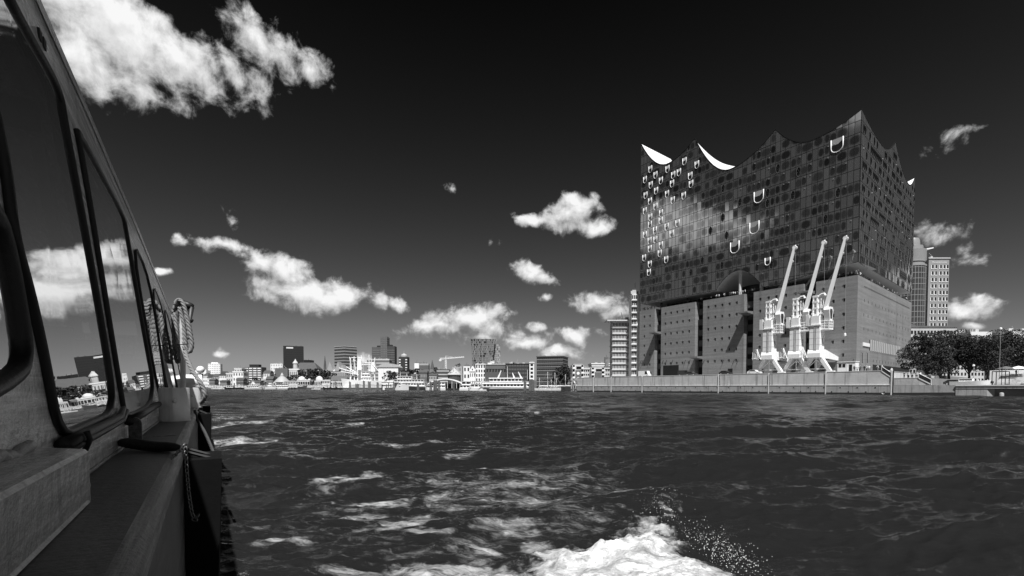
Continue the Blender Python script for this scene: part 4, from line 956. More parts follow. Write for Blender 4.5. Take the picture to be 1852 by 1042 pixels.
# church
p = atd(782, 690, 720); t = thing('church_steeple', 'thin dark church spire left of the site crane', 'church', (p[0], p[1], 2.9))
zt_ = atd(782, 650, 720)[2]; MB().box((0, 0, 13), (5, 5, 26)).build('tower', grey(.18), t, world=False); MB().add([(-2.7, -2.7, 26), (2.7, -2.7, 26), (2.7, 2.7, 26), (-2.7, 2.7, 26), (0, 0, zt_ - 2.9)], [(0, 1, 4), (1, 2, 4), (2, 3, 4), (3, 0, 4), (3, 2, 1, 0)]).build('spire', M_ROOF, t, world=False); MB().box((7, 4, 7), (12, 10, 14)).build('nave', grey(.2), t, world=False)
# site crane
p = atd(806.5, 690, 740); k = 740 / 900.; t = thing('tower_crane', 'white tower crane on a building site, jib reaching right over the roofs', 'crane', (p[0], p[1], 2.9)); zj = atd(806, 651, 740)[2] - 2.9
mb = MB()
for (a, b) in ((-1, -1), (1, -1), (1, 1), (-1, 1)): mb.tube([(a * .9, b * .9, 0), (a * .9, b * .9, zj)], .28, 4)
for j in range(12): mb.tube([(-.9, -.9, j * zj / 12), (.9, -.9, (j + 1) * zj / 12)], .2, 4)
mb.build('mast', M_WHITE, t, world=False)
mb = MB(); a0, a1 = np.array([-11 * k, 0, zj + .5]), np.array([33 * k, 0, zj + 4.5 * k])
mb.tube([a0, a1], .32, 4); mb.tube([a0 + UP * 2, a1 + UP * .6], .28, 4)
for j in range(18):
    q0, q1 = a0 + (a1 - a0) * j / 18, a0 + (a1 - a0) * (j + 1) / 18; mb.tube([q0, q1 + UP * 1.5], .18, 4); mb.tube([q0 + UP * 1.8, q1], .18, 4)
mb.build('jib', M_LIGHT, t, world=False); MB().box((-10 * k, 0, zj - .6), (3.5, 2, 2.6)).build('counterweight', M_LIGHT, t, world=False)
MB().tube([(0, 0, zj), (0, 0, zj + 6)], .4, 5).tube([(0, 0, zj + 6), a1 * .6 + np.array([0, 0, zj * .42])], .12, 4).build('top_mast', M_WHITE, t, world=False)
# the pair of leaning towers: stacked, bending floor plates
def dancing(label, xa, xb, y1, D, lean, flare):
    a, b = atd(xa, y1, D), atd(xb, y1, D); zt = a[2]; W = b[0] - a[0]; c = (a + b) / 2; H = zt - 2.9
    t = thing('leaning_tower', label, 'office tower', (c[0], c[1], 2.9), 0, group='pair of bent glass towers'); n = 21
    body, fin = MB(), MB()
    def ring(z):
        q = z / H; o = lean * math.sin(q * math.pi) ; f = 1 + flare * (q - .55) ** 2 * (1 if q > .55 else .4)
        return [(o - W / 2 * f, 0, z), (o + W * .12, -5, z), (o + W / 2 * f, 0, z), (o + W / 2 * f, 20, z), (o - W / 2 * f, 20, z)]
    for j in range(n):
        r0, r1 = ring(H * j / n), ring(H * (j + 1) / n); body.add(r0 + r1, [(i, (i + 1) % 5, 5 + (i + 1) % 5, 5 + i) for i in range(5)])
    body.add(ring(H), [(0, 1, 2, 3, 4)]); body.build('facade', mat('fin_glass', .035, .25, .2, .2), t, world=False)
    rg = random.Random(int(xa))
    for j in range(n):
        r0, r1 = [np.array(q) for q in ring(H * j / n)], [np.array(q) for q in ring(H * (j + 1) / n)]
        for e, m_ in ((0, 11), (1, 8)):
            for i in range(m_):
                u = (i + rg.choice((.3, .6))) / m_; p0 = r0[e] * (1 - u) + r0[e + 1] * u; p1 = r1[e] * (1 - u) + r1[e + 1] * u
                if rg.random() < .85: fin.pbox(p0 + np.array([0, -.35, 0]), (.75, 0, 0), (0, .35, 0), (p1 - p0) * .93)
        for e in (0, 1): fin.pbox(r0[e] + np.array([0, -.3, 0]), r0[e + 1] - r0[e], (0, .25, 0), (0, 0, .35))
    fin.build('facade_fin', grey(.36, .5), t, world=False, kind='stuff')
dancing('left of the pair of bent glass towers, wider and taller, flaring at the top', 855, 892.5, 613.5, 900, -1.2, 1.0)
dancing('right of the pair of bent glass towers, narrower and lower', 889, 903.5, 623, 918, 1.0, .5)
# --- river front, left part
hz = [(357, 369, 682, .5, 'ridge', 3), (367, 376, 679, .7, 'hip', 4), (375, 386, 683, .75, 'gable', 5), (385, 397, 681, .4, 'ridge', 4), (396, 410, 679, .72, 'gable', 6), (409, 424, 676, .5, 'flat', 1), (421, 440, 673, .72, 'flat', 1.2), (472, 480, 681, .45, 'ridge', 3), (476, 488, 675, .72, 'ridge', 4)]
hl_ = ['lowest pitched white house at the far left end of the shore', 'white house with a hipped roof beside the last tree at far left', 'white gabled house, third from the left end of the shore', 'long white house with dark ridge roof left of the balcony block', 'big white gable house, widest of the pitched ones at left', 'white flat roofed villa just left of the terraced block', 'white terraced block stepping up beside the balcony block', 'small white house right of the balcony block', 'white house with dark dormer, half behind the round tree']
for (a, b, y, tn, rf, rh), lb in zip(hz, hl_):
    house('white_house', lb, a, b, y, 730 - .3 * (a - 360), tone=tn, rows=3, cols=4, wf=(.42, .5), wtone=.05, roof=(rf, rh, M_ROOF if rf != 'flat' else M_WHITE), dep=12, group='white houses on the left shore')
house('white_house', 'white upper house with long windows above the terraced block', 424, 437, 667, 760, tone=.66, rows=3, cols=3, wtone=.14, roof=('flat', 1, M_WHITE), group='white houses on the left shore')
house('hospital_block', 'grey flat block at the left foot of the black tower', 497, 520, 666, 820, tone=.14, dep=18)
house('villa', 'pale villa with tall windows between the trees under the black tower', 523, 541, 669, 700, tone=.6, rows=2, cols=5, wtone=.12, roof=('flat', 1.4, M_WHITE), dep=14)
t, bd, w_, dp, H = house('institute', 'long low palace with a brown mansard roof and a turret before the black tower', 526, 574, 669, 720, tone=.36, rows=2, cols=10, wtone=.08, roof=('hip', 11, M_ROOF), dep=24)
bd(MB().lathe((-w_ * .36, 3, H), [(3.2, 0), (3.2, 9), (3.9, 9.3), (3.6, 10.5), (1.6, 13), (.2, 16)], 10), 'turret', grey(.5))
t, bd, w_, dp, H = house('long_palace', 'long pale palace with tall gables right of the big trees', 574, 626, 671, 700, tone=.40, rows=2, cols=14, wtone=.10, roof=('flat', 1.2, M_WHITE), dep=20)
for (u, hh) in ((-.06, 13), (.22, 13), (.36, 9)): bd(MB().extrude([(w_ * u - 4.5, -.6, H), (w_ * u + 4.5, -.6, H), (w_ * u, -.6, H + hh)], (0, 14, 0)), 'gable', grey(.34))
bd(MB().tube([(-w_ * .27, 4, H), (-w_ * .27, 4, H + 10), (-w_ * .27, 4, H + 22)], [2.2, 1.6, .15], 8), 'spirelet', M_ROOF)
for (a, b, y, D, tn, rh, lb) in ((378, 388, 688, 668, .12, 2.5, 'dark low quayside shed below the gabled houses at far left'), (398, 410, 690, 650, .22, 2, 'grey flat quayside shed below the widest gabled house'), (427, 440, 687, 660, .09, 3, 'dark roofed boat house left of the balcony block foot'), (452, 470, 691, 640, .30, 2, 'long grey shed behind the motor yacht with radar arch'), (481, 493, 686, 655, .10, 4, 'dark gabled shed left of the pyramid pavilion'),
        (626, 636, 676, 640, .14, 4, 'dark roofed house half behind the freighter derricks'), (724, 738, 676, 520, .07, 2, 'dark block at the foot of the round topped tower'), (741, 756, 680, 500, .24, 2, 'grey flat house behind the steamer upper deck'), (758, 772, 674, 520, .13, 3, 'dark house with a ridge roof behind the steamer stern'), (776, 790, 679, 500, .40, 2, 'pale grey house behind the left end of the arch roof')):
    house('quay_shed', lb, a, b, y, D, tone=tn, rows=2, cols=5, wf=(.5, .4), wtone=.03 if tn > .2 else .3, roof=('ridge', rh, M_ROOF), dep=9, group='sheds and small houses along the far quay')
# landing stage buildings: pyramid pavilion, two domes, galleries
def pavil(label, px, y1, D, w, h1, prof, name='domed_pavilion', group='landing stage pavilions', roofm=None):
    p = atd(px, y1, D); t = thing(name, label, 'pavilion', (p[0], p[1], 1.2), 0, group); zt = p[2] - 1.2; s = zt - h1
    MB().box((0, w / 2, h1 / 2), (w, w, h1)).build('wall', grey(.5), t, world=False)
    mb = MB()
    for i in range(5): mb.box((-w / 2 + w * (i + .5) / 5, -.05, h1 * .55), (w / 5 * .5, .2, h1 * .5))
    mb.build('window', M_WIN, t, world=False, kind='stuff')
    MB().lathe((0, w / 2, h1), [(r * w / 2, z * s) for r, z in prof], 14).build('roof', roofm or grey(.5), t, world=False, smooth=.5)
DOME = [(.95, 0), (.95, .25), (.9, .45), (.72, .72), (.42, .9), (.12, .97), (.05, 1.0)]
PYR = [(1.25, 0), (.9, .28), (.55, .5), (.3, .62), (.3, .74), (.2, .8), (.06, 1.0)]
pavil('stepped pyramid pavilion with a lantern, left end of the landing stages', 505, 674, 610, 15, 7.5, PYR, 'pyramid_pavilion', roofm=M_ROOFL)
pavil('left domed pavilion on the landing stages, under the big trees', 543, 680.5, 590, 8.5, 9.5, DOME, roofm=grey(.62))
pavil('right domed pavilion on the landing stages, under the big trees', 575, 680, 590, 8.5, 9, DOME, roofm=grey(.62))
t, bd, w_, dp, H = house('landing_building', 'long pale landing building with a dark glazed front between the domes', 539, 560, 688, 580, z0=1.2, tone=.6, rows=1, cols=5, wf=(.8, .6), dep=10, roof=('flat', .8, M_WHITE))
house('landing_building', 'low pale gallery joining the pyramid pavilion to the left dome', 514, 540, 690, 600, z0=1.2, tone=.55, rows=2, cols=9, wf=(.55, .5), dep=8, roof=('flat', .6, M_LIGHT))
house('landing_building', 'low white gallery right of the right dome', 581, 602, 688.5, 590, z0=1.2, tone=.6, rows=2, cols=7, wf=(.6, .5), dep=9, roof=('flat', .8, M_WHITE))
house('shed', 'dark roofed long shed right of the landing gallery', 598, 625, 688, 560, z0=1.2, tone=.5, rows=1, cols=9, wf=(.7, .4), dep=12, roof=('ridge', 5, mat('rust_roof', .10, .8, .2, .4)))
# --- river front, middle and right part
t, bd, w_, dp, H = house('round_shed', 'squat dark round brick tower with a pale cone roof', 813, 828, 677, 470, tone=.06, dep=2)
bd(MB().lathe((0, 5, -2.9), [(6.2, 0), (6.2, H + 2.4)], 18), 'drum', grey(.075)); bd(MB().lathe((0, 5, H - .6), [(7.0, 0), (6.9, .5), (.4, 6.4), (.1, 6.8)], 18), 'cone_roof', grey(.42))
house('silver_house', 'plain silver grey house behind the cone roofed tower', 818, 836, 664, 520, tone=.36, dep=12, rows=4, cols=2, wtone=.25)
house('dark_house', 'dark glazed house left of the cone roofed tower', 790, 812, 668, 540, tone=.08, rows=5, cols=1, style='band', wf=(.3, .3), wtone=.5, dep=14)
house('white_house', 'bright white house with stepped top left of the little gable house', 838, 850, 662.5, 500, tone=.72, rows=3, cols=2, wf=(.45, .5), dep=12, group='white houses on the right shore')
t, bd, w_, dp, H = house('gable_house', 'little white gabled house with arched windows', 849, 860, 672, 460, tone=.74, rows=2, cols=3, wf=(.35, .45), roof=('gable', 5.2, M_WHITE), dep=10)
bd(MB().box((0, -.62, H + 2), (.9, .2, 1.3)), 'attic_window', M_WIN)
house('white_block', 'white corner block with dark square windows, left of the dark warehouse', 860, 878, 659.5, 455, tone=.78, rows=5, cols=4, wf=(.5, .62), dep=14, roof=('flat', .6, M_WHITE))
house('low_block', 'white roof storey peeping over the dark warehouse', 882, 894, 656, 490, tone=.75, dep=8)
t, bd, w_, dp, H = house('warehouse', 'dark brick warehouse with a row of slanting top windows', 878, 915, 660, 450, tone=.085, dep=14, roof=('flat', .5, M_ROOFL))
mb = MB(); m2 = MB()
for i in range(7): mb.extrude([(-w_ / 2 + w_ * (i + .35) / 7, -.06, H - 6.4), (-w_ / 2 + w_ * (i + .8) / 7, -.06, H - 6.4), (-w_ / 2 + w_ * (i + .9) / 7, -.06, H - 4), (-w_ / 2 + w_ * (i + .45) / 7, -.06, H - 4)], (0, .2, 0))
mb.build('slant_window', M_BLK, t, world=False, kind='stuff'); bd(MB().box((0, -.1, H - 2.2), (w_ + .1, .3, 3.0)), 'attic_band', grey(.14)); bd(MB().box((0, -.1, 5), (w_ * .98, .3, 2)), 'base_band', grey(.14))
house('glass_office', 'dark glazed office with railings between warehouse and narrow white house', 915, 958, 658.5, 448, tone=.03, rows=6, cols=9, wf=(.82, .5), wtone=.085, dep=16, roof=('flat', .5, M_DARK))
house('narrow_house', 'narrow white house with one stack of square windows', 957.5, 966, 657, 440, tone=.76, rows=6, cols=1, wf=(.55, .6), dep=12, roof=('flat', .8, M_LIGHT))
t, bd, w_, dp, H = house('brick_office', 'large dark brick office block with light sill bands, behind the yacht masts', 966, 1022, 645.5, 432, tone=.075, yaw=-.3, rows=8, cols=12, wf=(.85, .42), wtone=.02, dep=24, roof=('flat', .8, grey(.10)))
mb = MB()
for j in range(8): mb.box((0, dp / 2, H * j / 8 + 1.0), (w_ + .5, dp + .5, .55))
mb.build('sill_band', grey(.26), t, world=False, kind='stuff')
def drum_house(label, px0, px1, y1, D, n):
    a, b = atd(px0, y1, D), atd(px1, y1, D); c = (a + b) / 2; W = b[0] - a[0]; H = a[2] - 4
    t = thing('harbour_house', label, 'building', (c[0], c[1], 4), 0, group='white harbour houses with dark porthole bays'); B = lambda m, n_, mm, **k: m.build(n_, mm, t, world=False, **k)
    B(MB().box((0, 5, H / 2 - 3), (W, 10, H + 6)), 'wall', grey(.6)); B(MB().box((0, -.3, H * .42), (W * .46, .8, H * .62)), 'dark_bay', grey(.13))
    for j in range(n): B(MB().tube([(0, -.75, H * (.3 + .27 * j)), (0, -.6, H * (.3 + .27 * j))], 1.0, 12), 'porthole', M_WHITE)
    mb = MB()
    for j in range(4):
        for sg in (-1, 1): mb.box((sg * W * .37, -.7, H * (.12 + .24 * j)), (W * .2, 1.4, H * .09))
    B(mb, 'balcony', M_WHITE, kind='stuff'); mb = MB()
    for j in range(4):
        for sg in (-1, 1): mb.box((sg * W * .37, -.05, H * (.22 + .24 * j)), (W * .16, .3, H * .1))
    B(mb, 'window', M_WIN, kind='stuff'); B(MB().box((0, 4, H + .4), (W * .8, 6, .9)), 'roof', grey(.3)); B(MB().box((W * .1, -.1, H * .86), (W * .5, .4, H * .12)), 'top_window', M_WIN)
drum_house('white harbour house with two portholes, nearest the left end of the quay', 1035, 1056, 660, 330, 2)
drum_house('white harbour house with one porthole, behind the quay end', 1069, 1094, 665, 330, 1)
house('link_wing', 'pale low wing with balconies between the two porthole houses', 1055, 1070, 668, 335, z0=4, tone=.5, rows=4, cols=4, wf=(.6, .45), dep=10, roof=('flat', .6, M_LIGHT))
house('link_wing', 'pale low wing between the right porthole house and the ribbed office', 1092, 1110, 667, 338, z0=4, tone=.45, rows=4, cols=5, wf=(.6, .45), dep=10, roof=('flat', .6, M_LIGHT))
house('shed_roof_hall', 'long white flat roofs with a grey lift tower behind the porthole houses', 1070, 1110, 658.5, 420, z0=4, tone=.55, rows=2, cols=1, style='band', wf=(.3, .35), wtone=.2, dep=18, roof=('flat', .7, M_WHITE))
house('lift_tower', 'grey slab tower rising over the long white roofs', 1095, 1101, 650, 418, z0=4, tone=.22, dep=6)
# the two ribbed office blocks left of the hall
t, bd, w_, dp, H = house('ribbed_office', 'pale office block of nine ribbed storeys under a thin jutting roof', 1108, 1143, 581, 240, z0=Z_HI, tone=.5, dep=6)
mb, m2 = MB(), MB()
for j in range(9):
    z = 1.2 + (H - 1.5) * j / 9; hh = (H - 1.5) / 9
    mb.box((0, dp / 2 - .4, z), (w_ + (.4 if j > 6 else .9), dp + .3, .25))
    for i in range(13): m2.box((-w_ / 2 + w_ * (i + .5) / 13, -.04, z + hh * .55), (w_ / 13 * .52, .16, hh * .52))
mb.build('storey_ledge', grey(.52), t, world=False, kind='stuff'); m2.build('window', M_WIN, t, world=False, kind='stuff'); bd(MB().box((-1.4, dp / 2 - 1, H + .2), (w_ + 3, dp + 1.6, .4)), 'jutting_roof', M_LIGHT)
t, bd, w_, dp, H = house('ribbed_office', 'narrow tall ribbed block tucked against the left edge of the hall', 1143, 1159, 532, 233.5, z0=Z_HI, tone=.68, dep=6)
mb, m2 = MB(), MB()
for j in range(13):
    z = 1.0 + (H - 1) * j / 13; hh = (H - 1) / 13; mb.box((-1.1, -.2, z), (w_ * .66, .9, .3))
    for i in range(3): m2.box((-w_ * .42 + i * w_ * .19, -.05, z + hh * .55), (w_ * .12, .2, hh * .56))
mb.build('storey_ledge', grey(.52), t, world=False, kind='stuff'); m2.build('window', M_WIN, t, world=False, kind='stuff')
# --- twin office: glass bow and brick slab with dome, behind the hall on the right
t, bd, w_, dp, H = house('brick_tower', 'brick office tower with rows of white framed windows right of the hall', 1680, 1717, 468, 290, z0=Z_HI, tone=.28, dep=14, yaw=.0, roof=('flat', .6, grey(.5)))
wn_ = MB().box((0, 0, 0), (1.25, .12, 2.0)).mesh('window', M_WIN); fr_ = MB().box((-.55, .02, -.2), (.34, .2, 2.3)).box((.0, .02, -1.15), (1.5, .3, .3)).mesh('frame', M_WHITE)
fx = [-3.9, -1.9, .8, 2.8, 4.7]; c0 = Vector((t.location.x, t.location.y, t.location.z))
for j in range(14):
    for x in fx:
        z = H - 4.6 - j * 3.72
        if z < 12: continue
        k_ = inst('window', wn_, t, Matrix.Translation(c0 + Vector((x + .1, -.05, z)))); inst('frame', fr_, k_, Matrix.Translation(c0 + Vector((x + .1, -.05, z))))
mb = MB()
for j in range(14): mb.box((w_ / 2, dp * .45, H - 4.6 - j * 3.72), (.2, 3.0, 1.8))
mb.build('side_window', M_LIGHT, t, world=False, kind='stuff')
fc = bpy.data.curves.new('tower_sign', 'FONT'); fc.body = 'HanseaticCenter'; fc.size = 1.25; fc.align_x = 'CENTER'; fc.extrude = .02; fo = bpy.data.objects.new('tmp', fc); COL.objects.link(fo); bpy.context.view_layer.update()
me = bpy.data.meshes.new_from_object(fo.evaluated_get(bpy.context.evaluated_depsgraph_get())); bpy.data.objects.remove(fo); me.materials.clear(); me.materials.append(M_WHITE); me.name = 'sign'
lo = bpy.data.objects.new('sign', me); COL.objects.link(lo); lo.parent = t; lo.matrix_local = frame((.3, -.06, H - 2.4), (1, 0, 0), (0, 0, 1), (0, -1, 0))
p = atd(1663, 480, 281); t = thing('glass_tower', 'round glass tower with white drum and aerial between hall and brick tower', 'office tower', (p[0], p[1] + 7, Z_HI)); H = p[2] - Z_HI; B = lambda m, n_, mm, **k: m.build(n_, mm, t, world=False, **k)
R_ = 7.4; B(MB().lathe((0, 0, 0), [(R_, 0), (R_, H)], 36), 'glass_wall', mat('curtain_glass', .05, .12, .3, .25, ior=1.8), smooth=.3)
mb = MB()
for j in range(17): mb.lathe((0, 0, H - 1 - j * 3.1), [(R_ + .12, 0), (R_ + .12, .28)], 36)
for q in np.linspace(math.pi, 2 * math.pi, 16): mb.box((R_ * math.cos(q), R_ * math.sin(q), H / 2), (.22, .22, H), q)
B(mb, 'glazing_bar', grey(.26), kind='stuff'); B(MB().lathe((0, 0, H), [(R_ + .3, 0), (R_ + .3, .9), (R_ - .6, 1.0), (R_ - .6, 2.6), (R_ - .2, 2.7), (R_ - .2, 3.3)], 30), 'parapet', grey(.3))
B(MB().lathe((1.2, 0, H + 3.2), [(6.6, 0), (6.6, 6.6), (5.2, 7.0), (5.0, 8.9), (3.7, 9.3), (3.5, 12.0), (3.0, 13.4), (1.0, 14)], 26), 'crown_drum', mat('crown_white', .26, .4, .1, .5), smooth=.5)
B(MB().extrude([(3, -3, H + 9), (11, -3, H + 10.6), (11, -3, H + 11.2), (3, -3, H + 9.8)], (0, 6, 0)), 'canopy_wing', M_WHITE)
zt_ = atd(1663.5, 386, 288)[2] - Z_HI; B(MB().tube([(-.2, 0, H + 16), (-.2, 0, zt_ - 5)], .28, 6).box((-.2, 0, H + 21.5), (2.6, 1, .5)).box((-.2, 0, H + 19), (2.2, 1.6, .4)), 'aerial', grey(.16)); B(MB().tube([(-.2, 0, zt_ - 6), (-.2, 0, zt_)], .42, 6), 'aerial_tip', M_WHITE)
t, bd, w_, dp, H = house('corner_block', 'pale lower office block with a dark cornice in front of the two towers', 1638, 1731, 592, 262, z0=Z_HI, tone=.42, dep=18, roof=('flat', .7, grey(.12)))
wb = MB().box((0, 0, 0), (1.1, .12, 1.7)).mesh('window', M_WIN)
c0 = Vector(t.location)
for j in range(7):
    for i in range(15): inst('window', wb, t, Matrix.Translation(c0 + Vector((-w_ / 2 + 1.6 + i * w_ / 15.6, -.05, H - 2.6 - j * 3.4))))
house('white_block', 'white plain block top behind the trees at right', 1755, 1794, 600, 300, z0=5, tone=.66, dep=14)
house('white_block', 'white plain block at the right edge of the picture behind the tree', 1832, 1872, 598, 290, z0=5, tone=.66, dep=14)
house('row_house', 'pale house with many windows low behind the right trees', 1700, 1800, 640, 240, z0=4, tone=.45, rows=5, cols=16, wf=(.5, .5), dep=14)
house('row_house', 'pale house behind the rightmost tree with white window frames', 1802, 1880, 628, 235, z0=4, tone=.40, rows=6, cols=11, wf=(.5, .5), dep=14)

# ------------------------------------------------------------------ trees
def leaf_cloud(mb, rg, c, r, n, s, sq=.8):
    for _ in range(n):
        while True:
            v = np.array([rg.uniform(-1, 1) for _ in range(3)]); l = np.linalg.norm(v)
            if .35 < l < 1: break
        v = v / l * (l ** .45); p = c + v * np.array([r, r, r * sq])
        q = np.array([rg.gauss(0, 1) for _ in range(3)]); q[2] += .9; q /= np.linalg.norm(q)
        a = np.cross(q, [rg.gauss(0, 1), rg.gauss(0, 1), rg.gauss(0, 1)]); a /= np.linalg.norm(a) + 1e-9; b = np.cross(q, a); w = s * rg.uniform(.6, 1.35)
        mb.add([p - a * w, p - b * w * .55 , p + a * w, p + b * w * .55], [(0, 1, 2, 3)])
M_LEAF = mat('foliage', .036, .75, .45, .6, spec=.25); M_LEAFD = mat('foliage_far', .045, .9, .3, .2, spec=.1); M_BARK = mat('bark', .05, .9, .3, 3)
def tree(label, base, h, R, seed, nl=2600, ls=.36, group=None, name='tree', leafm=None, cl=14, trunk=.32):
    rg = random.Random(seed); t = thing(name, label, 'tree', base, rg.uniform(0, 6), group)
    tr = MB(); zc = h * trunk; tr.tube([(0, 0, -.2), (.1, 0, zc * .6), (.0, .15, zc * 1.3)], [h * .028, h * .021, h * .012], 8)
    lf = MB(); cs = []
    for i in range(cl):
        q = 2.4 * i + rg.uniform(-.4, .4); u = (i + .5) / cl; rr = R * rg.uniform(.35, .92) * (1 - .55 * max(0, u - .45) / .55); z = zc + (h - zc) * (.12 + .80 * u)
        c = np.array([rr * math.cos(q), rr * math.sin(q), z]); r = R * rg.uniform(.26, .46); cs.append((c, r))
        tr.tube([(0, 0, zc * rg.uniform(.75, 1.2)), c * np.array([.45, .45, 0]) + np.array([0, 0, (zc + z) / 2]), c], [h * .011, h * .007, h * .002], 5)
    for c, r in cs: leaf_cloud(lf, rg, c, r, nl // cl, ls, rg.uniform(.45, .75))
    tr.build('trunk', M_BARK, t, world=False); lf.build('crown', leafm or M_LEAF, t, world=False); return t
TG = 'plane trees along the right promenade'
for i, (px, y1, D, R, lb) in enumerate([(1676, 602, 172, 7.6, 'leftmost round tree hiding the foot of the hall corner'), (1716, 598, 182, 8.0, 'second tree from the hall, its crown merging with its neighbours'), (1752, 606, 176, 7.0, 'middle tree above the parked cars on the right bank'),
                                     (1786, 612, 170, 6.8, 'tree with a bare visible trunk behind the pergola'), (1814, 597, 178, 8.2, 'tall uneven tree reaching the highest twig at right'), (1850, 605, 172, 7.4, 'rightmost tree, cut by the picture edge'), (1700, 628, 160, 4.6, 'small low tree in front of the row at right')]):
    b = atd(px, 690, D); b[2] = Z_LOW + (.5 if D > 165 else 0); zt_ = atd(px, y1, D)[2]
    tree(lb, b, zt_ - b[2], R, 50 + i, 9000 if i != 6 else 4000, .28, TG, 'plane_tree', cl=22, trunk=.26)
far_trees = [(352, 674, 900, 15), (366, 676, 860, 12), (407, 680, 800, 11), (460, 682, 760, 9), (488, 672, 780, 13), (482, 680, 760, 9), (545, 672, 640, 10), (556, 667, 650, 13), (570, 666, 640, 14), (585, 668, 640, 14), (597, 673, 640, 12), (532, 678, 640, 9), (609, 680, 620, 9),
             (705, 670, 560, 10), (716, 672, 560, 9), (739, 668, 640, 13), (751, 666, 650, 13), (764, 668, 660, 13), (774, 672, 640, 11), (790, 664, 720, 10), (829, 657, 800, 10), (845, 660, 800, 10), (872, 655, 700, 11), (866, 658, 690, 9), (925, 655, 520, 8), (932, 657, 520, 7), (1012, 664, 410, 8.5), (1022, 660, 405, 9.5), (1031, 668, 400, 8), (442, 688, 690, 8), (700, 690, 520, 7), (513, 684, 690, 9), (522, 680, 700, 8), (610, 668, 720, 9), (478, 688, 690, 7), (840, 690, 440, 5), (1003, 685, 415, 6)]
words = ['first', 'second', 'third', 'fourth', 'fifth', 'sixth', 'seventh', 'eighth', 'ninth', 'tenth', 'eleventh', 'twelfth', 'thirteenth', 'fourteenth', 'fifteenth', 'sixteenth', 'seventeenth', 'eighteenth', 'nineteenth']
far_trees.sort()
protos = [tree('x', (0, 0, -500), 14, 7.5, 300 + i, 700, .75, 'trees on the far shore', 'shore_tree', M_LEAFD, 10, .12) for i in range(3)]
nm = lambda px: next(l for x, l in ((375, 'beside the lowest houses at far left'), (430, 'among the pitched white houses at left'), (470, 'at the foot of the balcony block'), (500, 'left of the pyramid pavilion'), (530, 'between pyramid pavilion and villa'), (604, 'in the big dark clump behind the two domes'), (640, 'beside the long palace'), (722, 'before the white barrel roofed hall'), (780, 'between the dark turret and the church spire'), (800, 'beside the church spire'), (880, 'at the foot of the leaning towers'), (940, 'peeping over the warehouse roofs'), (2000, 'between the brick office and the porthole houses')) if px < x)
seen = {}
for i, (px, y1, D, R) in enumerate(far_trees):
    b = atd(px, 690, D); zt_ = atd(px, y1, D)[2]; b[2] = 2.8; place = nm(px); seen[place] = seen.get(place, 0) + 1
    tot = sum(1 for q in far_trees if nm(q[0]) == place)
    lb = 'dark tree ' + place if tot == 1 else 'dark tree %s, %s from the left there' % (place, words[seen[place] - 1])
    c = copy_thing(protos[i % 3], b, i * 1.3, lb); sc_ = R / 7.5; c.scale = (sc_, sc_, (zt_ - b[2]) / 14.0)
for p_ in protos:
    for ch in KIDS(p_): bpy.data.objects.remove(ch)
    bpy.data.objects.remove(p_)
# ------------------------------------------------------------------ the launch the picture is taken from
BU = np.array([-.6156, 1, 0]); BU = BU / np.linalg.norm(BU); BV = np.array([BU[1], -BU[0], 0])     # aft along the side, outboard
bp = lambda u, v, z: EYE + BU * u + BV * v + UP * z
def onv(px, py, v): q = hitp(px, py, EYE + BV * v, BV) - EYE; return q @ BU, q[2]
def VW(u, z): return -.52 - .092 * (z + .2)          # cabin side leaning inboard
NW = BV + .092 * UP
def wall_uv(px, py):
    q = hitp(px, py, EYE + BV * VW(0, 0), NW) - EYE; return q @ BU, q[2]
launch = thing('harbour_launch', 'old grey harbour launch seen along its side, cabin windows mirroring the sky', 'boat', bp(6, -1.5, -2.0), math.atan2(BU[1], BU[0]))
ZD = -.42
M_CAB = mat('cabin_paint', .86, .22, .22, 3.5, .9, 16, streak=.35, ior=1.9, grain=.22)
M_CAPM = mat('worn_deck_steel', .085, .40, .45, 2.2, .35, 30, grain=.55)
M_EDGE = mat('rubbed_edge', .30, .40, .5, 5, .4, 40, grain=.7)
M_RUB = mat('rubber', .008, .45, .3, 8, .2, 40)
M_STEEL = mat('bollard_steel', .8, .36, .35, 3, .15, 30, metal=.3, streak=.4)
def pane_mat():
    """strongly mirroring, slightly dusty cabin glazing that lets a little of the inside through"""
    m = bpy.data.materials.new('cabin_glass'); m.use_nodes = True; t = m.node_tree; N = NT(t); t.nodes.remove(t.nodes['Principled BSDF'])
    tc = N.n('ShaderNodeTexCoord'); n = N.noise(tc.outputs['Object'], 1.3, 6, .65)
    bp_ = N.n('ShaderNodeBump'); bp_.inputs['Strength'].default_value = .12; bp_.inputs['Distance'].default_value = .02; t.links.new(N.noise(tc.outputs['Object'], .9, 2, .5), bp_.inputs['Height'])
    gl = N.n('ShaderNodeBsdfGlossy'); gl.inputs['Color'].default_value = (.96,) * 3 + (1,); N.set(gl.inputs['Roughness'], N.ss(n, .45, .8, .003, .03)); t.links.new(bp_.outputs[0], gl.inputs['Normal'])
    tr = N.n('ShaderNodeBsdfTransparent'); tr.inputs['Color'].default_value = (.62,) * 3 + (1,)
    di = N.n('ShaderNodeBsdfDiffuse'); di.inputs['Color'].default_value = (.5,) * 3 + (1,)
    m0 = N.n('ShaderNodeMixShader'); N.set(m0.inputs[0], N.ss(n, .35, .8, .0, .10)); t.links.new(tr.outputs[0], m0.inputs[1]); t.links.new(di.outputs[0], m0.inputs[2])
    fr = N.n('ShaderNodeFresnel'); fr.inputs['IOR'].default_value = 11.0
    m1 = N.n('ShaderNodeMixShader'); N.set(m1.inputs[0], N.m('MAXIMUM', fr.outputs[0], .84)); t.links.new(m0.outputs[0], m1.inputs[1]); t.links.new(gl.outputs[0], m1.inputs[2])
    t.links.new(m1.outputs[0], t.nodes['Material Output'].inputs['Surface']); return m
M_PANE = pane_mat()
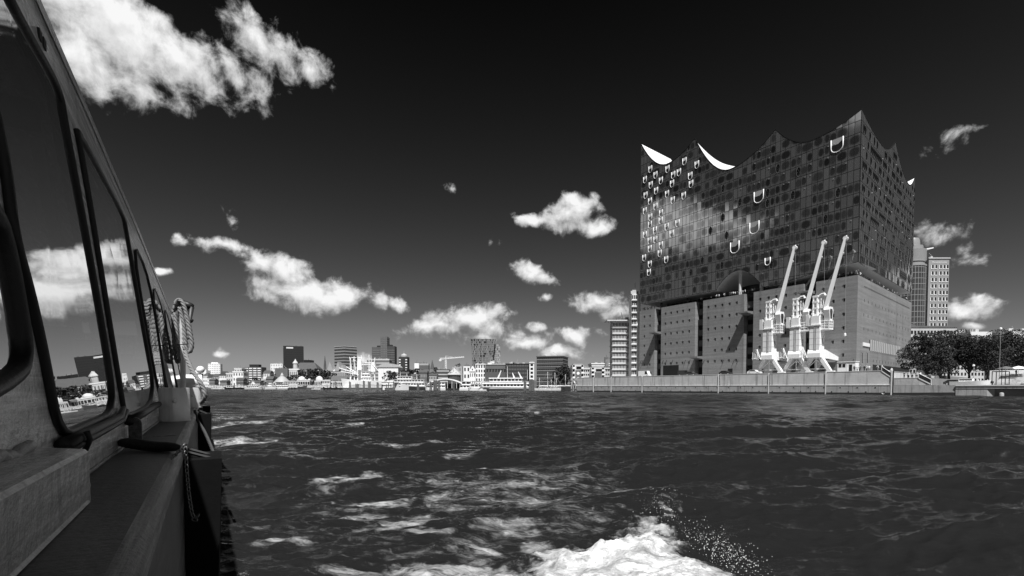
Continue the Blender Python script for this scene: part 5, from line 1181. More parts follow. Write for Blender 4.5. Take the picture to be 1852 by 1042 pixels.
# cabin side as one sheet following the roof line
rl = [wall_uv(*q) for q in ((20, -105), (65, 0), (160, 212), (250, 420), (300, 545))]
ru, rz_ = [q[0] for q in rl], [q[1] for q in rl]
ztop = lambda u: float(np.interp(u, ru, rz_))
UE = wall_uv(319, 592)[0]
WINDOWS = [([(-140, 240), (-20, 380), (2, 455), (22, 560), (34, 640), (18, 682), (-140, 760)], .030),
 ([(14, 420), (0, 300), (-40, 120), (-60, -60), (-14, -60), (10, 0), (52, 74), (90, 140), (104, 175), (110, 215), (146, 403), (182, 601), (204, 744), (150, 768), (98, 790), (70, 638), (46, 533)], .019),
 ([(131, 228), (180, 316), (220, 390), (226, 420), (252, 570), (281, 726), (222, 757), (216, 722), (163, 400), (137, 250)], .019),
 ([(233, 428), (268, 499), (299, 704), (300, 722), (287, 732)], .016), ([(271, 508), (291, 549), (318, 702), (319, 716), (303, 724)], .009), ([(293.5, 553), (305, 577), (329, 702), (329, 716), (322, 718)], .009)]
def smooth_closed(pts, k=4):
    """round the corners of an outline"""
    pts = [np.array(p, float) for p in pts]
    for _ in range(2):
        o = []
        for i in range(len(pts)):
            a, b = pts[i], pts[(i + 1) % len(pts)]; o += [a * .78 + b * .22, a * .22 + b * .78]
        pts = o
    return pts
WUV = [[wall_uv(*p) for p in smooth_closed(w)] for w, _ in WINDOWS]
us = np.unique(np.concatenate([np.linspace(-3, .4, 12), np.arange(.4, 7.7, .02), np.linspace(7.7, UE, 60)])); nz = 110
GU, GJ = np.meshgrid(us, np.arange(nz + 1) / nz, indexing='ij'); GT = np.interp(GU, ru, rz_); GZ = ZD - .02 + (GT - ZD + .02) * GJ
cu = (GU[:-1, :-1] + GU[1:, 1:]) / 2; cz = (GZ[:-1, :-1] + GZ[1:, 1:]) / 2
hole = np.zeros(cu.shape, bool)
for w in WUV[:3]: hole |= seg_poly_dist(cu, cz, w) > 0
GV = VW(GU, GZ); P_ = EYE + GU[..., None] * BU + GV[..., None] * BV + GZ[..., None] * UP; Q_ = P_ - .05 * BV
n1_ = P_.shape[1]; n0 = P_.shape[0] * n1_; vs_ = np.concatenate([P_.reshape(-1, 3), Q_.reshape(-1, 3)]).tolist(); fs_ = []
for i, k in np.argwhere(~hole):
    a = i * n1_ + k; b = a + n1_; fs_ += [(a, b, b + 1, a + 1), (n0 + a + 1, n0 + b + 1, n0 + b, n0 + a)]
e0 = (len(us) - 1) * n1_
for k in range(nz): fs_.append((e0 + k, n0 + e0 + k, n0 + e0 + k + 1, e0 + k + 1))
MB().add(vs_, fs_).build('cabin_side', M_CAB, launch)
us = np.linspace(-3, UE, 60)
mb = MB()
for u0, u1 in zip(us[:-1], us[1:]):
    mb.add([bp(u0, VW(u0, ztop(u0)) + .012, ztop(u0) - .03), bp(u0, VW(u0, ztop(u0)) + .012, ztop(u0) + .03), bp(u0, VW(u0, ztop(u0)) - .3, ztop(u0) + .06), bp(u1, VW(u1, ztop(u1)) + .012, ztop(u1) - .03), bp(u1, VW(u1, ztop(u1)) + .012, ztop(u1) + .03), bp(u1, VW(u1, ztop(u1)) - .3, ztop(u1) + .06)], [(0, 1, 4, 3), (1, 2, 5, 4)])
    mb.quad(bp(u0, VW(u0, ztop(u0)) - .3, ztop(u0) + .06), bp(u1, VW(u1, ztop(u1)) - .3, ztop(u1) + .06), bp(u1, -3.0, 1.75), bp(u0, -3.0, 1.75))
mb.build('cabin_roof', M_CAB, launch, smooth=.5)
# far side of the cabin with its own row of windows, seats and posts inside
mb = MB().pbox(bp(-3, -2.98, ZD), BU * (UE + 3), BV * .05, UP * .75).pbox(bp(-3, -2.98, 1.35), BU * (UE + 3), BV * .05, UP * .5).pbox(bp(UE - .04, -3.0, ZD), BU * .04, BV * 1.9, UP * 1.9)
for q in np.arange(-3, UE, 1.7): mb.pbox(bp(q, -2.985, ZD + .74), BU * .28, BV * .06, UP * 1.05)
mb.build('cabin_back', M_CAB, launch)
for q in np.arange(.8, 9, 1.15):
    for v in (-1.25, -2.3):
        be = MB().pbox(bp(q, v - .35, ZD + .3), BU * .42, BV * .8, UP * .08).build('seat', M_RUB, launch); MB().pbox(bp(q + .42, v - .35, ZD + .3), BU * .06, BV * .8, UP * .55).build('backrest', mat('seat_grey', .25, .5, .2), be)
(pa, za), (pb_, zb2) = onv(52, 245, -1.15), onv(128, 640, -1.15)
MB().extrude([bp(pa, -1.15, za), bp(pa + .10, -1.15, za), bp(pb_ + .35, -1.15, zb2), bp(pb_, -1.15, zb2)], BV * .08).build('cabin_post', M_WHITE, launch)
for q in (1.9, 2.9, 3.9): MB().pbox(bp(q, -2.9, 1.5), BU * .10, BV * 2.1, UP * .14).build('ceiling_beam', mat('varnished_beam', .3, .3, .3, 3), launch)
def window(pts, r, name='window'):
    uvs = [wall_uv(*p) for p in smooth_closed(pts)]
    P_ = [bp(u, VW(u, z) + .012, z) for u, z in uvs]
    fr = MB().tube([bp(u, VW(u, z) + .014, z) for u, z in uvs], r, 8, closed=True).build(name, M_RUB, launch, smooth=True)
    c = np.mean(uvs, 0); vs2 = [bp(c[0], VW(*c) + .008, c[1])] + P_
    MB().add(vs2, [(0, 1 + i, 1 + (i + 1) % len(P_)) for i in range(len(P_))]).build('pane', M_PANE, fr)
    return fr
for w_, r_ in WINDOWS: window(w_, r_)
# moulding under the big window, with its clip
sl = [wall_uv(*q) for q in ((96, 806), (130, 790), (170, 772), (206, 755), (214, 738))]
mo = MB().tube([bp(u, VW(u, z) + .03, z) for u, z in sl], [.03, .03, .028, .026, .016], 10).tube([bp(u, VW(u, z) + .045, z - .022) for u, z in sl], .018, 8).build('sill_moulding', M_RUB, launch, smooth=True)
u, z = wall_uv(122, 796); MB().tube([bp(u, VW(u, z) + .065, z + .035), bp(u + .01, VW(u, z) + .075, z - .0), bp(u + .02, VW(u, z) + .055, z - .05)], .012, 8).build('clip', M_DARK, mo, smooth=True)
sl = [wall_uv(*q) for q in ((224, 762), (250, 748), (281, 731))]
MB().tube([bp(u, VW(u, z) + .03, z) for u, z in sl], .035, 8).build('sill_moulding', M_RUB, launch, smooth=True)
u, z = wall_uv(160, 150 / 1.0); 
for q in ((70, 62), (78, 78)): u, z = wall_uv(*q); MB().pbox(bp(u - .03, VW(u, z) - .002, z - .03), BU * .05, BV * .012, UP * .05).build('rust_scar', M_DARK, launch)
# capping of the side deck, bulwark and hull
mb = MB(); pf = [(-.62, ZD - .004), (-.30, ZD), (-.20, ZD + .002), (-.165, ZD - .006), (-.145, ZD - .03), (-.138, ZD - .07)]
uu = np.linspace(-5, 21, 52)
mb = MB()
for a, b in zip(uu[:-1], uu[1:]):
    for (p, q) in zip(pf[:2], pf[1:3]): mb.quad(bp(a, *p), bp(b, *p), bp(b, *q), bp(a, *q))
mb.build('deck_cap', M_CAPM, launch, smooth=True)
mb = MB()
for a, b in zip(uu[:-1], uu[1:]):
    for (p, q) in zip(pf[2:-1], pf[3:]): mb.quad(bp(a, *p), bp(b, *p), bp(b, *q), bp(a, *q))
mb.build('rounded_edge', M_EDGE, launch, smooth=True)
MB().pbox(bp(-5, -.139, -2.4), BU * 26, BV * -.05, UP * (2.4 + ZD - .068)).build('bulwark', mat('hull_paint', .11, .4, .4, 2, .3, 20, streak=.6, grain=.5), launch)
MB().pbox(bp(-5, -.2, -2.5), BU * 26, BV * -3.2, UP * (2.5 + ZD - .03)).build('hull', M_DARK, launch)
for q in (5.2, 9.7): MB().pbox(bp(q, -.6, ZD + .001), BU * .02, BV * .4, UP * .004).build('deck_weld', M_EDGE, launch)
bd_ = [bp(u, VW(u, ZD) + .006, ZD + .004 + .003 * math.sin(u * 37)) for u in np.linspace(.3, UE, 180)]
MB().tube(bd_, .011, 6).build('weld_bead', mat('bare_bead', .4, .4, .4, 9), launch, smooth=True)
# grey step box at lower left with its round stud
u1, zt_ = onv(160, 812, -.375)
MB().extrude([bp(.2, -.54, ZD), bp(.2, -.372, ZD), bp(.2, -.375, zt_ - .012), bp(.2, -.385, zt_), bp(.2, -.54, zt_ + .018)], BU * (u1 - .2)).build('step_box', M_CAB, launch)
u2, z2 = onv(164, 866, -.40); st = MB().tube([bp(u1 - .01, -.40, z2), bp(u1 + .022, -.40, z2), bp(u1 + .030, -.40, z2)], [.026, .026, .016], 14).build('stud', M_CAB, launch, smooth=.6)
MB().extrude([bp(-.5, -.38, ZD + .006), bp(-.5, -.365, ZD + .002), bp(-.5, -.38, ZD + .02)], BU * (u1 + .45)).build('box_weld', M_CAB, launch)
bd2 = [bp(u, VW(u, zt_) + .004, zt_ + .022 + .008 * math.sin(u * 23) + .006 * math.sin(u * 61)) for u in np.linspace(.2, u1 - .1, 50)]
MB().tube(bd2, .02, 7).build('filler_bead', mat('filler', .5, .35, .3, 12, .5, 60), launch, smooth=True)
# bollards with cover bolts
for (px, u, v, lab) in ((317, 7.55, -.335, ''), (347, 12.4, -.235, '')):
    c = bp(u, v, ZD)
    b_ = MB().lathe(c, [(.172, 0), (.172, .015), (.166, .02), (.166, .405), (.160, .418), (.05, .42)], 32).build('bollard', M_STEEL, launch, smooth=.6)
    d = EYE - c; d[2] = 0; d = d / np.linalg.norm(d); s_ = np.cross(d, UP)
    MB().ball(c + d * .165 + UP * .25 + s_ * .0, .024, 10, 8).build('bolt', M_STEEL, b_, smooth=True)
# cleat tongue
c = bp(4.62, -.452, ZD); out = [(-.04, 0), (.04, 0)] + [(.04 * math.cos(q), .155 + .04 * math.sin(q)) for q in np.linspace(0, math.pi, 9)]
MB().extrude([c + BV * a + UP * b for a, b in out], BU * .035).build('cleat_tongue', M_CAPM, launch)
# black rubber slabs hung along the hull
for (a, b, z0, z1) in ((4.05, 4.56, -.50, -1.97), (11.4, 12.1, -.52, -1.97), (14.2, 15.0, -.46, -1.97)):
    MB().add([bp(a, -.136, z0), bp(a, .09, z0), bp(b, .10, z0), bp(b, -.136, z0), bp(a, -.136, z1), bp(a, .03, z1), bp(b, .06, z1), bp(b, -.136, z1)], [(0, 1, 2, 3), (4, 7, 6, 5), (0, 4, 5, 1), (1, 5, 6, 2), (2, 6, 7, 3), (3, 7, 4, 0)]).build('rubber_slab', mat('fender_rubber', .005, .85, .5, 3, .2, 12, spec=.12), launch)
    for q in (a + .15, b - .15): MB().tube([bp(q, -.14, ZD - .03), bp(q, .02, z0 - .01)], .012, 5).build('slab_lashing', M_DARK, launch)
# davit post with hooked head beside the far bollard
pc = lambda px, py, d=10.9: atd(px, py, d)
b0 = pc(331, 735); MB().tube([pc(332, 738), pc(330.5, 640), pc(329.5, 552)], .052, 12).build('davit_post', M_STEEL, launch, smooth=.6)
MB().tube([pc(318, 551), pc(328, 547), pc(338, 551), pc(347, 555)], .07, 8).tube([pc(347, 555), pc(342, 578), pc(347, 581)], .05, 8).tube([pc(332, 575), pc(340, 554), pc(326, 549)], .05, 6).build('davit_head', M_DARK, launch, smooth=True)
MB().tube([pc(319, 624, 10.6), pc(333, 623, 10.6), pc(341, 622, 10.6)], .011, 6).build('davit_rung', M_DARK, launch)
# stern box with white canister and lamp
MB().tube([bp(18.8, -1.25, .2), bp(18.8, -.10, .2)], .21, 18).build('raft_canister', M_WHITE, launch, smooth=.6)
MB().pbox(bp(18.6, -1.2, ZD), BU * .4, BV * 1.05, UP * .42).build('canister_cradle', M_WHITE, launch)
MB().tube([bp(19.2, -.13, ZD), bp(19.2, -.13, .46)], .02, 6).build('lamp_post', M_WHITE, launch); MB().ball(bp(19.2, -.13, .58), .12, 14, 10).build('stern_lamp', M_WHITE, launch, smooth=True)

# ropes: three strands laid round each other
def rope(mb, pts, r, lay=None):
    pts = [np.array(p, float) for p in pts]
    # smooth resample
    def cr(p0, p1, p2, p3, t): return .5 * ((2 * p1) + (-p0 + p2) * t + (2 * p0 - 5 * p1 + 4 * p2 - p3) * t * t + (-p0 + 3 * p1 - 3 * p2 + p3) * t ** 3)
    o = []
    for i in range(len(pts) - 1):
        p0, p1, p2, p3 = pts[max(i - 1, 0)], pts[i], pts[i + 1], pts[min(i + 2, len(pts) - 1)]
        n = max(3, int(np.linalg.norm(p2 - p1) / (r * .8)))
        o += [cr(p0, p1, p2, p3, k / n) for k in range(n)]
    o.append(pts[-1]); L = 0; lay = lay or r * 7; st = [[], [], []]; up = None
    for i, p in enumerate(o):
        t = o[min(i + 1, len(o) - 1)] - o[max(i - 1, 0)]; t /= np.linalg.norm(t) + 1e-12
        if up is None: up = np.array([.3, .4, .85])
        x = np.cross(t, up); x /= np.linalg.norm(x) + 1e-12; y = np.cross(x, t); up = y
        if i: L += np.linalg.norm(p - o[i - 1])
        for k in range(3):
            q = 2 * math.pi * (L / lay + k / 3); st[k].append(p + r * .52 * (math.cos(q) * x + math.sin(q) * y))
    for k in range(3): mb.tube(st[k], r * .54, 6)
M_ROPE = mat('hemp_rope', .22, .85, .3, 14, .5, 120)
rp = thing('mooring_rope', 'thick pale twisted mooring rope looped over the davit head, tail falling to the bollard', 'rope', pc(331, 600))
loops = [[(316, 552), (322, 542), (331, 549), (339, 575), (345, 605), (347.5, 624), (344, 636), (338, 634), (335, 610), (331, 580), (324, 556)],
         [(318, 556), (325, 545), (334, 556), (338, 585), (340, 612), (336, 604), (330, 575)], [(314, 560), (320, 549), (328, 556), (331, 590), (331, 630), (328, 652), (323, 640), (320, 600), (317, 566)],
         [(313, 566), (318, 553), (325, 562), (327, 600), (326, 645), (321, 655), (316, 640), (314, 600), (313, 570)], [(316, 561), (324, 550), (332, 566), (334, 605), (334, 640), (330, 656), (326, 640)]]
for i, lp in enumerate(loops):
    mb = MB(); rope(mb, [pc(x, y, 10.75 + .07 * i) for x, y in lp], .040); mb.build('loop', M_ROPE, rp, smooth=True)
mb = MB(); rope(mb, [pc(x, y, d) for x, y, d in ((334, 632, 10.7), (337, 645, 10.6), (343, 660, 10.5), (351, 676, 10.4), (361, 690, 10.3), (368, 703, 10.3), (371, 716, 10.3), (366, 727, 10.4), (357, 731, 10.6), (349, 727, 11))], .044); mb.build('tail', M_ROPE, rp, smooth=True)
mb = MB(); rope(mb, [bp(9.9, -.16, ZD + .03), bp(9.4, -.12, ZD - .1), bp(8.6, -.02, -.66), bp(7.9, .08, -.9), bp(7.7, .115, -1.05)], .022); mb.build('lashing_rope', mat('dark_rope', .05, .85, .3, 14), smooth=True, label='dark thin rope drooping from the rail over the far rubber slab', cat='rope')
# black canvas roll across the side deck, its end white
cr_ = thing('canvas_roll', 'black tapered canvas roll lying across the side deck, its end white', 'roll', bp(4.25, -.33, ZD))
A_, B_ = bp(4.22, -.50, ZD + .05), bp(3.82, -.135, ZD + .028); dd = B_ - A_
pts = [A_ + dd * q + UP * (.004 * math.sin(9 * q)) for q in np.linspace(0, 1, 9)]
MB().tube(pts, [.024, .034, .036, .036, .035, .034, .032, .028, .014], 10).build('roll', mat('tarred_canvas', .012, .6, .4, 6, .5, 40), cr_, smooth=True)
MB().ball(A_ + UP * .012, .030, 10, 8).build('end_cap', M_WHITE, cr_, smooth=True)
# chain hanging from the rail
ch = thing('chain', 'rusty link chain hanging from the rail edge over the hull side', 'chain', bp(3.62, -.14, ZD))
path = [(331, 792), (335, 805), (336, 820), (337.5, 850), (340, 880), (343, 905), (347, 928), (352, 940), (357, 934)]
P3 = [atd(x, y, 3.05) for x, y in path]; P3[0] = bp(3.5, -.17, ZD + .012)
lk = MB(); ring = [(.010 * math.cos(q), 0, .018 * math.sin(q)) for q in np.linspace(0, 2 * math.pi, 13)[:-1]]; lk.tube(ring, .0042, 5, closed=True); lm = lk.mesh('link', mat('chain_iron', .20, .42, .4, 20, metal=.6), smooth=True)
seg, cum = [], [0]
for a, b in zip(P3[:-1], P3[1:]): cum.append(cum[-1] + np.linalg.norm(b - a))
L = cum[-1]; n = int(L / .027)
for i in range(n + 1):
    s_ = L * i / n; q = np.array([np.interp(s_, cum, [p[k] for p in P3]) for k in range(3)]); q2 = np.array([np.interp(min(s_ + .01, L), cum, [p[k] for p in P3]) for k in range(3)]); q1 = np.array([np.interp(max(s_ - .01, 0), cum, [p[k] for p in P3]) for k in range(3)])
    t = (q2 - q1) / np.linalg.norm(q2 - q1); x = np.cross(t, [.9, .2, .1]); x /= np.linalg.norm(x); y = np.cross(t, x); ang = i % 2 * math.pi / 2 + .4
    inst('link', lm, ch, frame(q, x * math.cos(ang) + y * math.sin(ang), -x * math.sin(ang) + y * math.cos(ang), t))
# ------------------------------------------------------------------ shipping on the far side
def shore_d(px): return float(np.interp(px, [370, 520, 620, 700, 740, 800, 870, 960, 1045], [600, 545, 450, 410, 375, 345, 305, 305, 320]))
def hull_mesh(L, B, h0, h1, bow=.16, rake=.5, n=9):
    """open boat body: local x forward from stern (0) to stem (L), higher at the bow"""
    mb = MB(); top, bot = [], []
    for i in range(n):
        q = i / (n - 1); x = L * q; w = B / 2 * (1 - max(0, (q - (1 - bow * 2.2)) / (bow * 2.2)) ** 2.2) + .03
        z = h0 + (h1 - h0) * q ** 2.5; top.append((x, w, z)); bot.append((min(x, L * (1 - rake * bow * .6)) - 0, w * .72, -.4))
    vs = top + [(x, -y, z) for x, y, z in top] + bot + [(x, -y, z) for x, y, z in bot]; fs = []
    for i in range(n - 1):
        fs += [(i, i + 1, 2 * n + i + 1, 2 * n + i), (n + i + 1, n + i, 3 * n + i, 3 * n + i + 1), (i + 1, i, n + i, n + i + 1)]
    fs += [(0, 2 * n, 3 * n, n), (n - 1, 2 * n - 1, 4 * n - 1, 3 * n - 1)]
    return mb.add(vs, fs)
def boat(name, label, px0, px1, bow, h0, h1, decks=(), hullm=None, D=None, group='boats moored along the far shore', stripe=None, roof=True, arch=None, masts=(), funnel=None, beam=None):
    """bow is 'l' or 'r'; decks are (from, to, z0, z1, window height) in shares of the length"""
    D = D or shore_d((px0 + px1) / 2); a, b = atd(px0, 705, D), atd(px1, 705, D); L = b[0] - a[0]
    org = np.array([b[0] if bow == 'l' else a[0], D, 0.0]); t = thing(name, label, 'boat', org, math.pi if bow == 'l' else 0, group)
    B_ = beam or max(2.2, min(9, L * .26)); bd = lambda mb, n, m, p=t, **k: mb.build(n, m, p, world=False, **k)
    hu = bd(hull_mesh(L, B_, h0, h1), 'hull', hullm or M_WHITE, smooth=.5)
    if stripe: bd(MB().box((L * .46, 0, stripe[0]), (L * .86, B_ * .93, stripe[1])), 'stripe', M_DARK)
    for (q0, q1, z0, z1, wh) in decks:
        w = B_ * .86; sl = (z1 - z0) * .45
        sec = [(L * q0, -w / 2, z0), (L * q1 + sl * .4, -w / 2, z0), (L * q1 - sl * .6, -w / 2, z1), (L * q0, -w / 2, z1)]
        cb_ = bd(MB().extrude(sec, (0, w, 0)), 'cabin', M_WHITE)
        if wh:
            mb = MB(); n = max(2, int((q1 - q0) * L / 2.0))
            for i in range(n):
                x = L * q0 + (q1 - q0) * L * (i + .5) / n; mb.box((x, 0, z0 + (z1 - z0) * .55), ((q1 - q0) * L / n * .82, w + .1, wh))
            bd(mb, 'window', M_WIN, cb_, kind='stuff')
        if roof: bd(MB().box((L * (q0 + q1) / 2, 0, z1 + .09), ((q1 - q0) * L + .8, w + .5, .18)), 'deck_edge', M_WHITE, cb_)
    if arch:
        for x, z0, hh, lean in arch: bd(MB().extrude([(L * x, -B_ * .3, z0), (L * x + .9, -B_ * .3, z0), (L * x + .9 + lean, -B_ * .3, z0 + hh), (L * x + .4 + lean, -B_ * .3, z0 + hh)], (0, B_ * .6, 0)), 'radar_arch', M_WHITE)
    for x, z0, zt in masts: bd(MB().tube([(L * x, 0, z0), (L * x, 0, zt)], .14, 6), 'mast', M_LIGHT)
    if funnel: bd(MB().lathe((L * funnel[0], 0, funnel[1]), [(funnel[2], 0), (funnel[2] * .9, funnel[3])], 10), 'funnel', M_DARK)
    return t, bd, L, B_
boat('motor_yacht', 'low white launch at the far left end of the shore', 383, 403, 'r', 1.4, 2.2, [(.2, .6, 1.3, 2.9, .7)])
boat('motor_yacht', 'small white launch with a long flat cabin, second from left', 402, 421, 'r', 1.2, 1.9, [(.15, .7, 1.2, 2.6, .6)])
t, bd, L, B_ = boat('work_barge', 'dark work barge with two pale hoops, third boat from left', 405, 442, 'l', 1.6, 2.4, [(.5, .8, 1.6, 4.2, .9)], hullm=M_DARK)
for x in (.25, .4): bd(MB().tube([(L * x + 1.5 * math.cos(q) * .8, 0, 1.6 + 3.6 * math.sin(q)) for q in np.linspace(.1, 1.9, 7)], .25, 5), 'hoop', M_WHITE)
boat('motor_yacht', 'white motor yacht with a tall pointed radar arch below the balcony block', 441, 475, 'l', 1.9, 3.0, [(.15, .8, 1.9, 3.6, .7), (.3, .66, 3.7, 5.4, .7)], arch=[(.42, 5.4, 4.2, 1.5), (.52, 5.4, 4.2, -1.3)], masts=[(.49, 5, 11)])
boat('passenger_boat', 'white low boat with a square wheelhouse left of the striped ferry', 476, 501, 'l', 1.8, 2.4, [(.1, .9, 1.8, 3.2, .6), (.35, .6, 3.3, 7.2, .8)])
boat('passenger_boat', 'white ferry with two dark window stripes below the pyramid pavilion', 498, 523, 'l', 1.6, 2.0, [(.03, .93, 1.6, 3.8, .8), (.06, .88, 4.0, 5.8, .8)])
t, bd, L, B_ = boat('work_barge', 'dark barge with pale curved gangway ribs right of the striped ferry', 521, 541, 'r', 1.2, 1.6, hullm=M_DARK)
for x in (.2, .45, .75): bd(MB().tube([(L * x + 2.6 * (1 - math.cos(q)), 0, 1.2 + 5.2 * math.sin(q)) for q in np.linspace(.0, 1.6, 7)], .3, 5), 'rib', M_LIGHT)
boat('round_barge', 'stout dark rounded barge below the left dome', 539, 556, 'r', 3.0, 4.6, [(.25, .7, 3.0, 5.0, .6)], hullm=mat('barge_grey', .05, .7, .2, .3))
boat('motor_launch', 'flat white speed launch with a pointed bow below the right dome', 564, 580, 'r', .9, 1.3, [(.3, .6, .9, 1.7, .4)])
for k_, (px, w) in enumerate(((590, 12), (602, 11), (613, 12))): boat('tug', 'dark tug number among piles, %s' % ('left of three under the long shed', 'middle of three under the long shed', 'right of three under the long shed')[k_] if False else ('left of three dark tugs under the long shed', 'middle of three dark tugs under the long shed', 'right of three dark tugs, next to the white freighter')[k_], px - w / 2, px + w / 2, 'l', 1.7, 2.8, [(.35, .65, 1.7, 4.8, .8)], hullm=M_DARK, masts=[(.5, 4.8, 9)])
# the white museum freighter with its derricks
D = 470; sc = D / FPX
t, bd, L, B_ = boat('cargo_ship', 'white museum freighter bristling with masts and derricks, largest ship on the far shore', 617, 697, 'l', 8.2, 10.5, [(.30, .52, 8.2, 11.6, .9), (.32, .5, 11.8, 14.6, .9), (.34, .48, 14.8, 17.2, .8)], D=D, group=None)
X = lambda px: (697 - px) * sc
Z = lambda py: (701 - py) * sc + 2
def spar(p, q, r, nme='derrick_boom'): bd(MB().tube([(X(p[0]), p[2] if len(p) > 2 else 0, Z(p[1])), (X(q[0]), q[2] if len(q) > 2 else 0, Z(q[1]))], r, 7), nme, M_WHITE)
for px, y1 in ((641, 645), (654, 643), (668, 642), (678, 648)): spar((px, 690), (px, y1), .42, 'mast')
for px, y1 in ((647, 648), (634, 647)): spar((px, 690), (px + .3, y1), .5, 'mast')
for (p, q) in (((640, 680), (634, 646)), ((615, 666), (648, 676)), ((628, 664), (646, 674)), ((676, 676), (680, 647)), ((618, 672), (650, 678)), ((671, 672), (674, 650)), ((646, 674), (641, 650)), ((690, 676), (676, 660))): spar((p[0], p[1], 2), (q[0], q[1], 2), .34)
for (x0, x1, y) in ((640, 658, 652), (660, 676, 656.5), (650, 672, 660), (636, 656, 647), (644, 656, 666)): spar((x0, y), (x1, y), .32, 'cross_tree')
bd(MB().box((X(651.5), 0, Z(660)), (3.0, 3, 10)), 'deck_house', M_WHITE); bd(MB().box((X(676), 0, Z(664)), (4, 3.4, 9)), 'deck_house', M_WHITE)
bd(MB().lathe((X(646), 0, Z(653)), [(.8, 0), (.8, 3.2)], 10), 'funnel', M_DARK)
mb = MB()
for q in range(7): mb.tube([(X(640 + 6 * q), 0, Z(648 + q)), (X(625 + 11 * q), 3 if q % 2 else -3, 9)], .09, 4)
bd(mb, 'rigging', M_LIGHT, kind='stuff')
# white pier hall on dark posts
t, bd, w_, dp, H = house('pier_hall', 'long white pier building on dark posts right of the freighter', 690, 714, 691, 425, z0=.8, tone=.72, dep=8, roof=('flat', .5, M_WHITE))
for q in (-.45, -.1, .2, .48): bd(MB().box((w_ * q, -.4, 1.0), (.8, .8, 5.6)), 'post', M_DARK)
bd(MB().box((0, -.2, 3.1), (w_, .3, .45)), 'waling', M_DARK)
t, bd, L, B_ = boat('paddle_steamer', 'white steamer with a high curved bow and dark after part, beside the pier hall', 712, 772, 'l', 3.0, 7.2, [(.05, .80, 3.2, 5.6, 1.0), (.08, .95, 5.8, 8.0, .9), (.45, .86, 8.2, 10.2, .8)], D=375, hullm=M_WHITE, masts=[(.8, 8, 14), (.6, 9, 12.5), (.3, 8, 12)], funnel=(.5, 10, .7, 2.4))
bd(MB().box((L * .27, 0, 1.3), (L * .5, B_ * .96, 3.2)), 'dark_side', M_DARK); bd(MB().box((L * .66, 0, 5.0), (L * .34, B_ * .9, .25)), 'rubbing_strake', grey(.25))
# terminal under a long white arch
a, b = atd(773, 700, 400), atd(837, 700, 400); W = b[0] - a[0]; t = thing('arch_terminal', 'floating terminal under a long shallow white arched roof', 'terminal', ((a[0] + b[0]) / 2, 400, 0)); bd = lambda mb, n, m, **k: mb.build(n, m, t, world=False, **k)
arc = [(-W / 2 + W * q, 0, 5.0 + 4.3 * math.sin(math.pi * q) ** .8) for q in np.linspace(0, 1, 15)]
bd(MB().extrude(arc + [(x, y, z - .9) for x, y, z in reversed(arc)], (0, 9, 0)), 'arch_roof', M_WHITE); bd(MB().box((0, 4, .5), (W, 9, 1.6)), 'pontoon', M_DARK)
bd(MB().box((0, 7, 3.2), (W * .9, 1, 4)), 'glazed_wall', M_CORE)
for q in np.linspace(-.45, .45, 8): bd(MB().box((W * q, .5, 3.4), (.35, .35, 4.6 + 2.6 * (1 - (2 * q) ** 2))), 'post', M_LIGHT)
boat('passenger_boat', 'white harbour boat with two stripes in front of the arch roof, left', 770, 785, 'l', 1.4, 2.0, [(.06, .8, 1.4, 3.4, .8)], D=355)
boat('passenger_boat', 'white two deck boat moored in the middle under the arch roof', 791, 806, 'l', 1.6, 2.0, [(.03, .97, 1.6, 3.7, .7), (.06, .9, 3.9, 5.9, .8)], D=352)
boat('passenger_boat', 'white boat with a raked dark windscreen right of the arch roof', 831, 853, 'r', 1.5, 2.0, [(.04, .85, 1.5, 3.6, .9), (.2, .9, 3.8, 6.0, 1.2)], D=335)
boat('passenger_boat', 'white round nosed boat with an open upper deck behind the small launch', 848, 874, 'l', 1.9, 2.5, [(.08, .86, 1.9, 4.2, 1.0), (.15, .8, 5.4, 6.0, 0)], D=325)
t, bd, L, B_ = boat('motor_launch', 'small white launch under way in front of the excursion boat', 864, 880, 'l', .9, 1.3, [(.4, .75, .9, 2.2, .5)], D=285, masts=[(.5, 2, 3.4)])
t, bd, L, B_ = boat('excursion_boat', 'big white excursion boat with two window rows and raked struts on its top deck', 868, 958.5, 'l', 2.2, 3.0, [(.0, .93, 2.2, 4.2, 1.0), (.02, .96, 4.4, 5.5, 0), (.16, .80, 5.6, 7.4, 1.1)], D=308, group=None, stripe=(.9, .5), arch=[(.62, 8.0, 4.4, -2.0), (.16, 8.0, 3.6, 1.6), (.3, 8, 3, .9)], masts=[(.05, 7, 13), (.96, 4, 8), (.45, 7, 15)], beam=7)
bd(MB().box((L * .48, 0, 7.75), (L * .68, 6.4, .5)), 'sun_deck', M_WHITE); bd(MB().extrude([(L * .2, -3.3, 4.3), (L * .2 + 1.3, -3.3, 4.3), (L * .17 + .2, -3.3, 2.2), (L * .17 - 1.2, -3.3, 2.2)], (0, -.25, 0)), 'raked_pillar', M_WHITE)
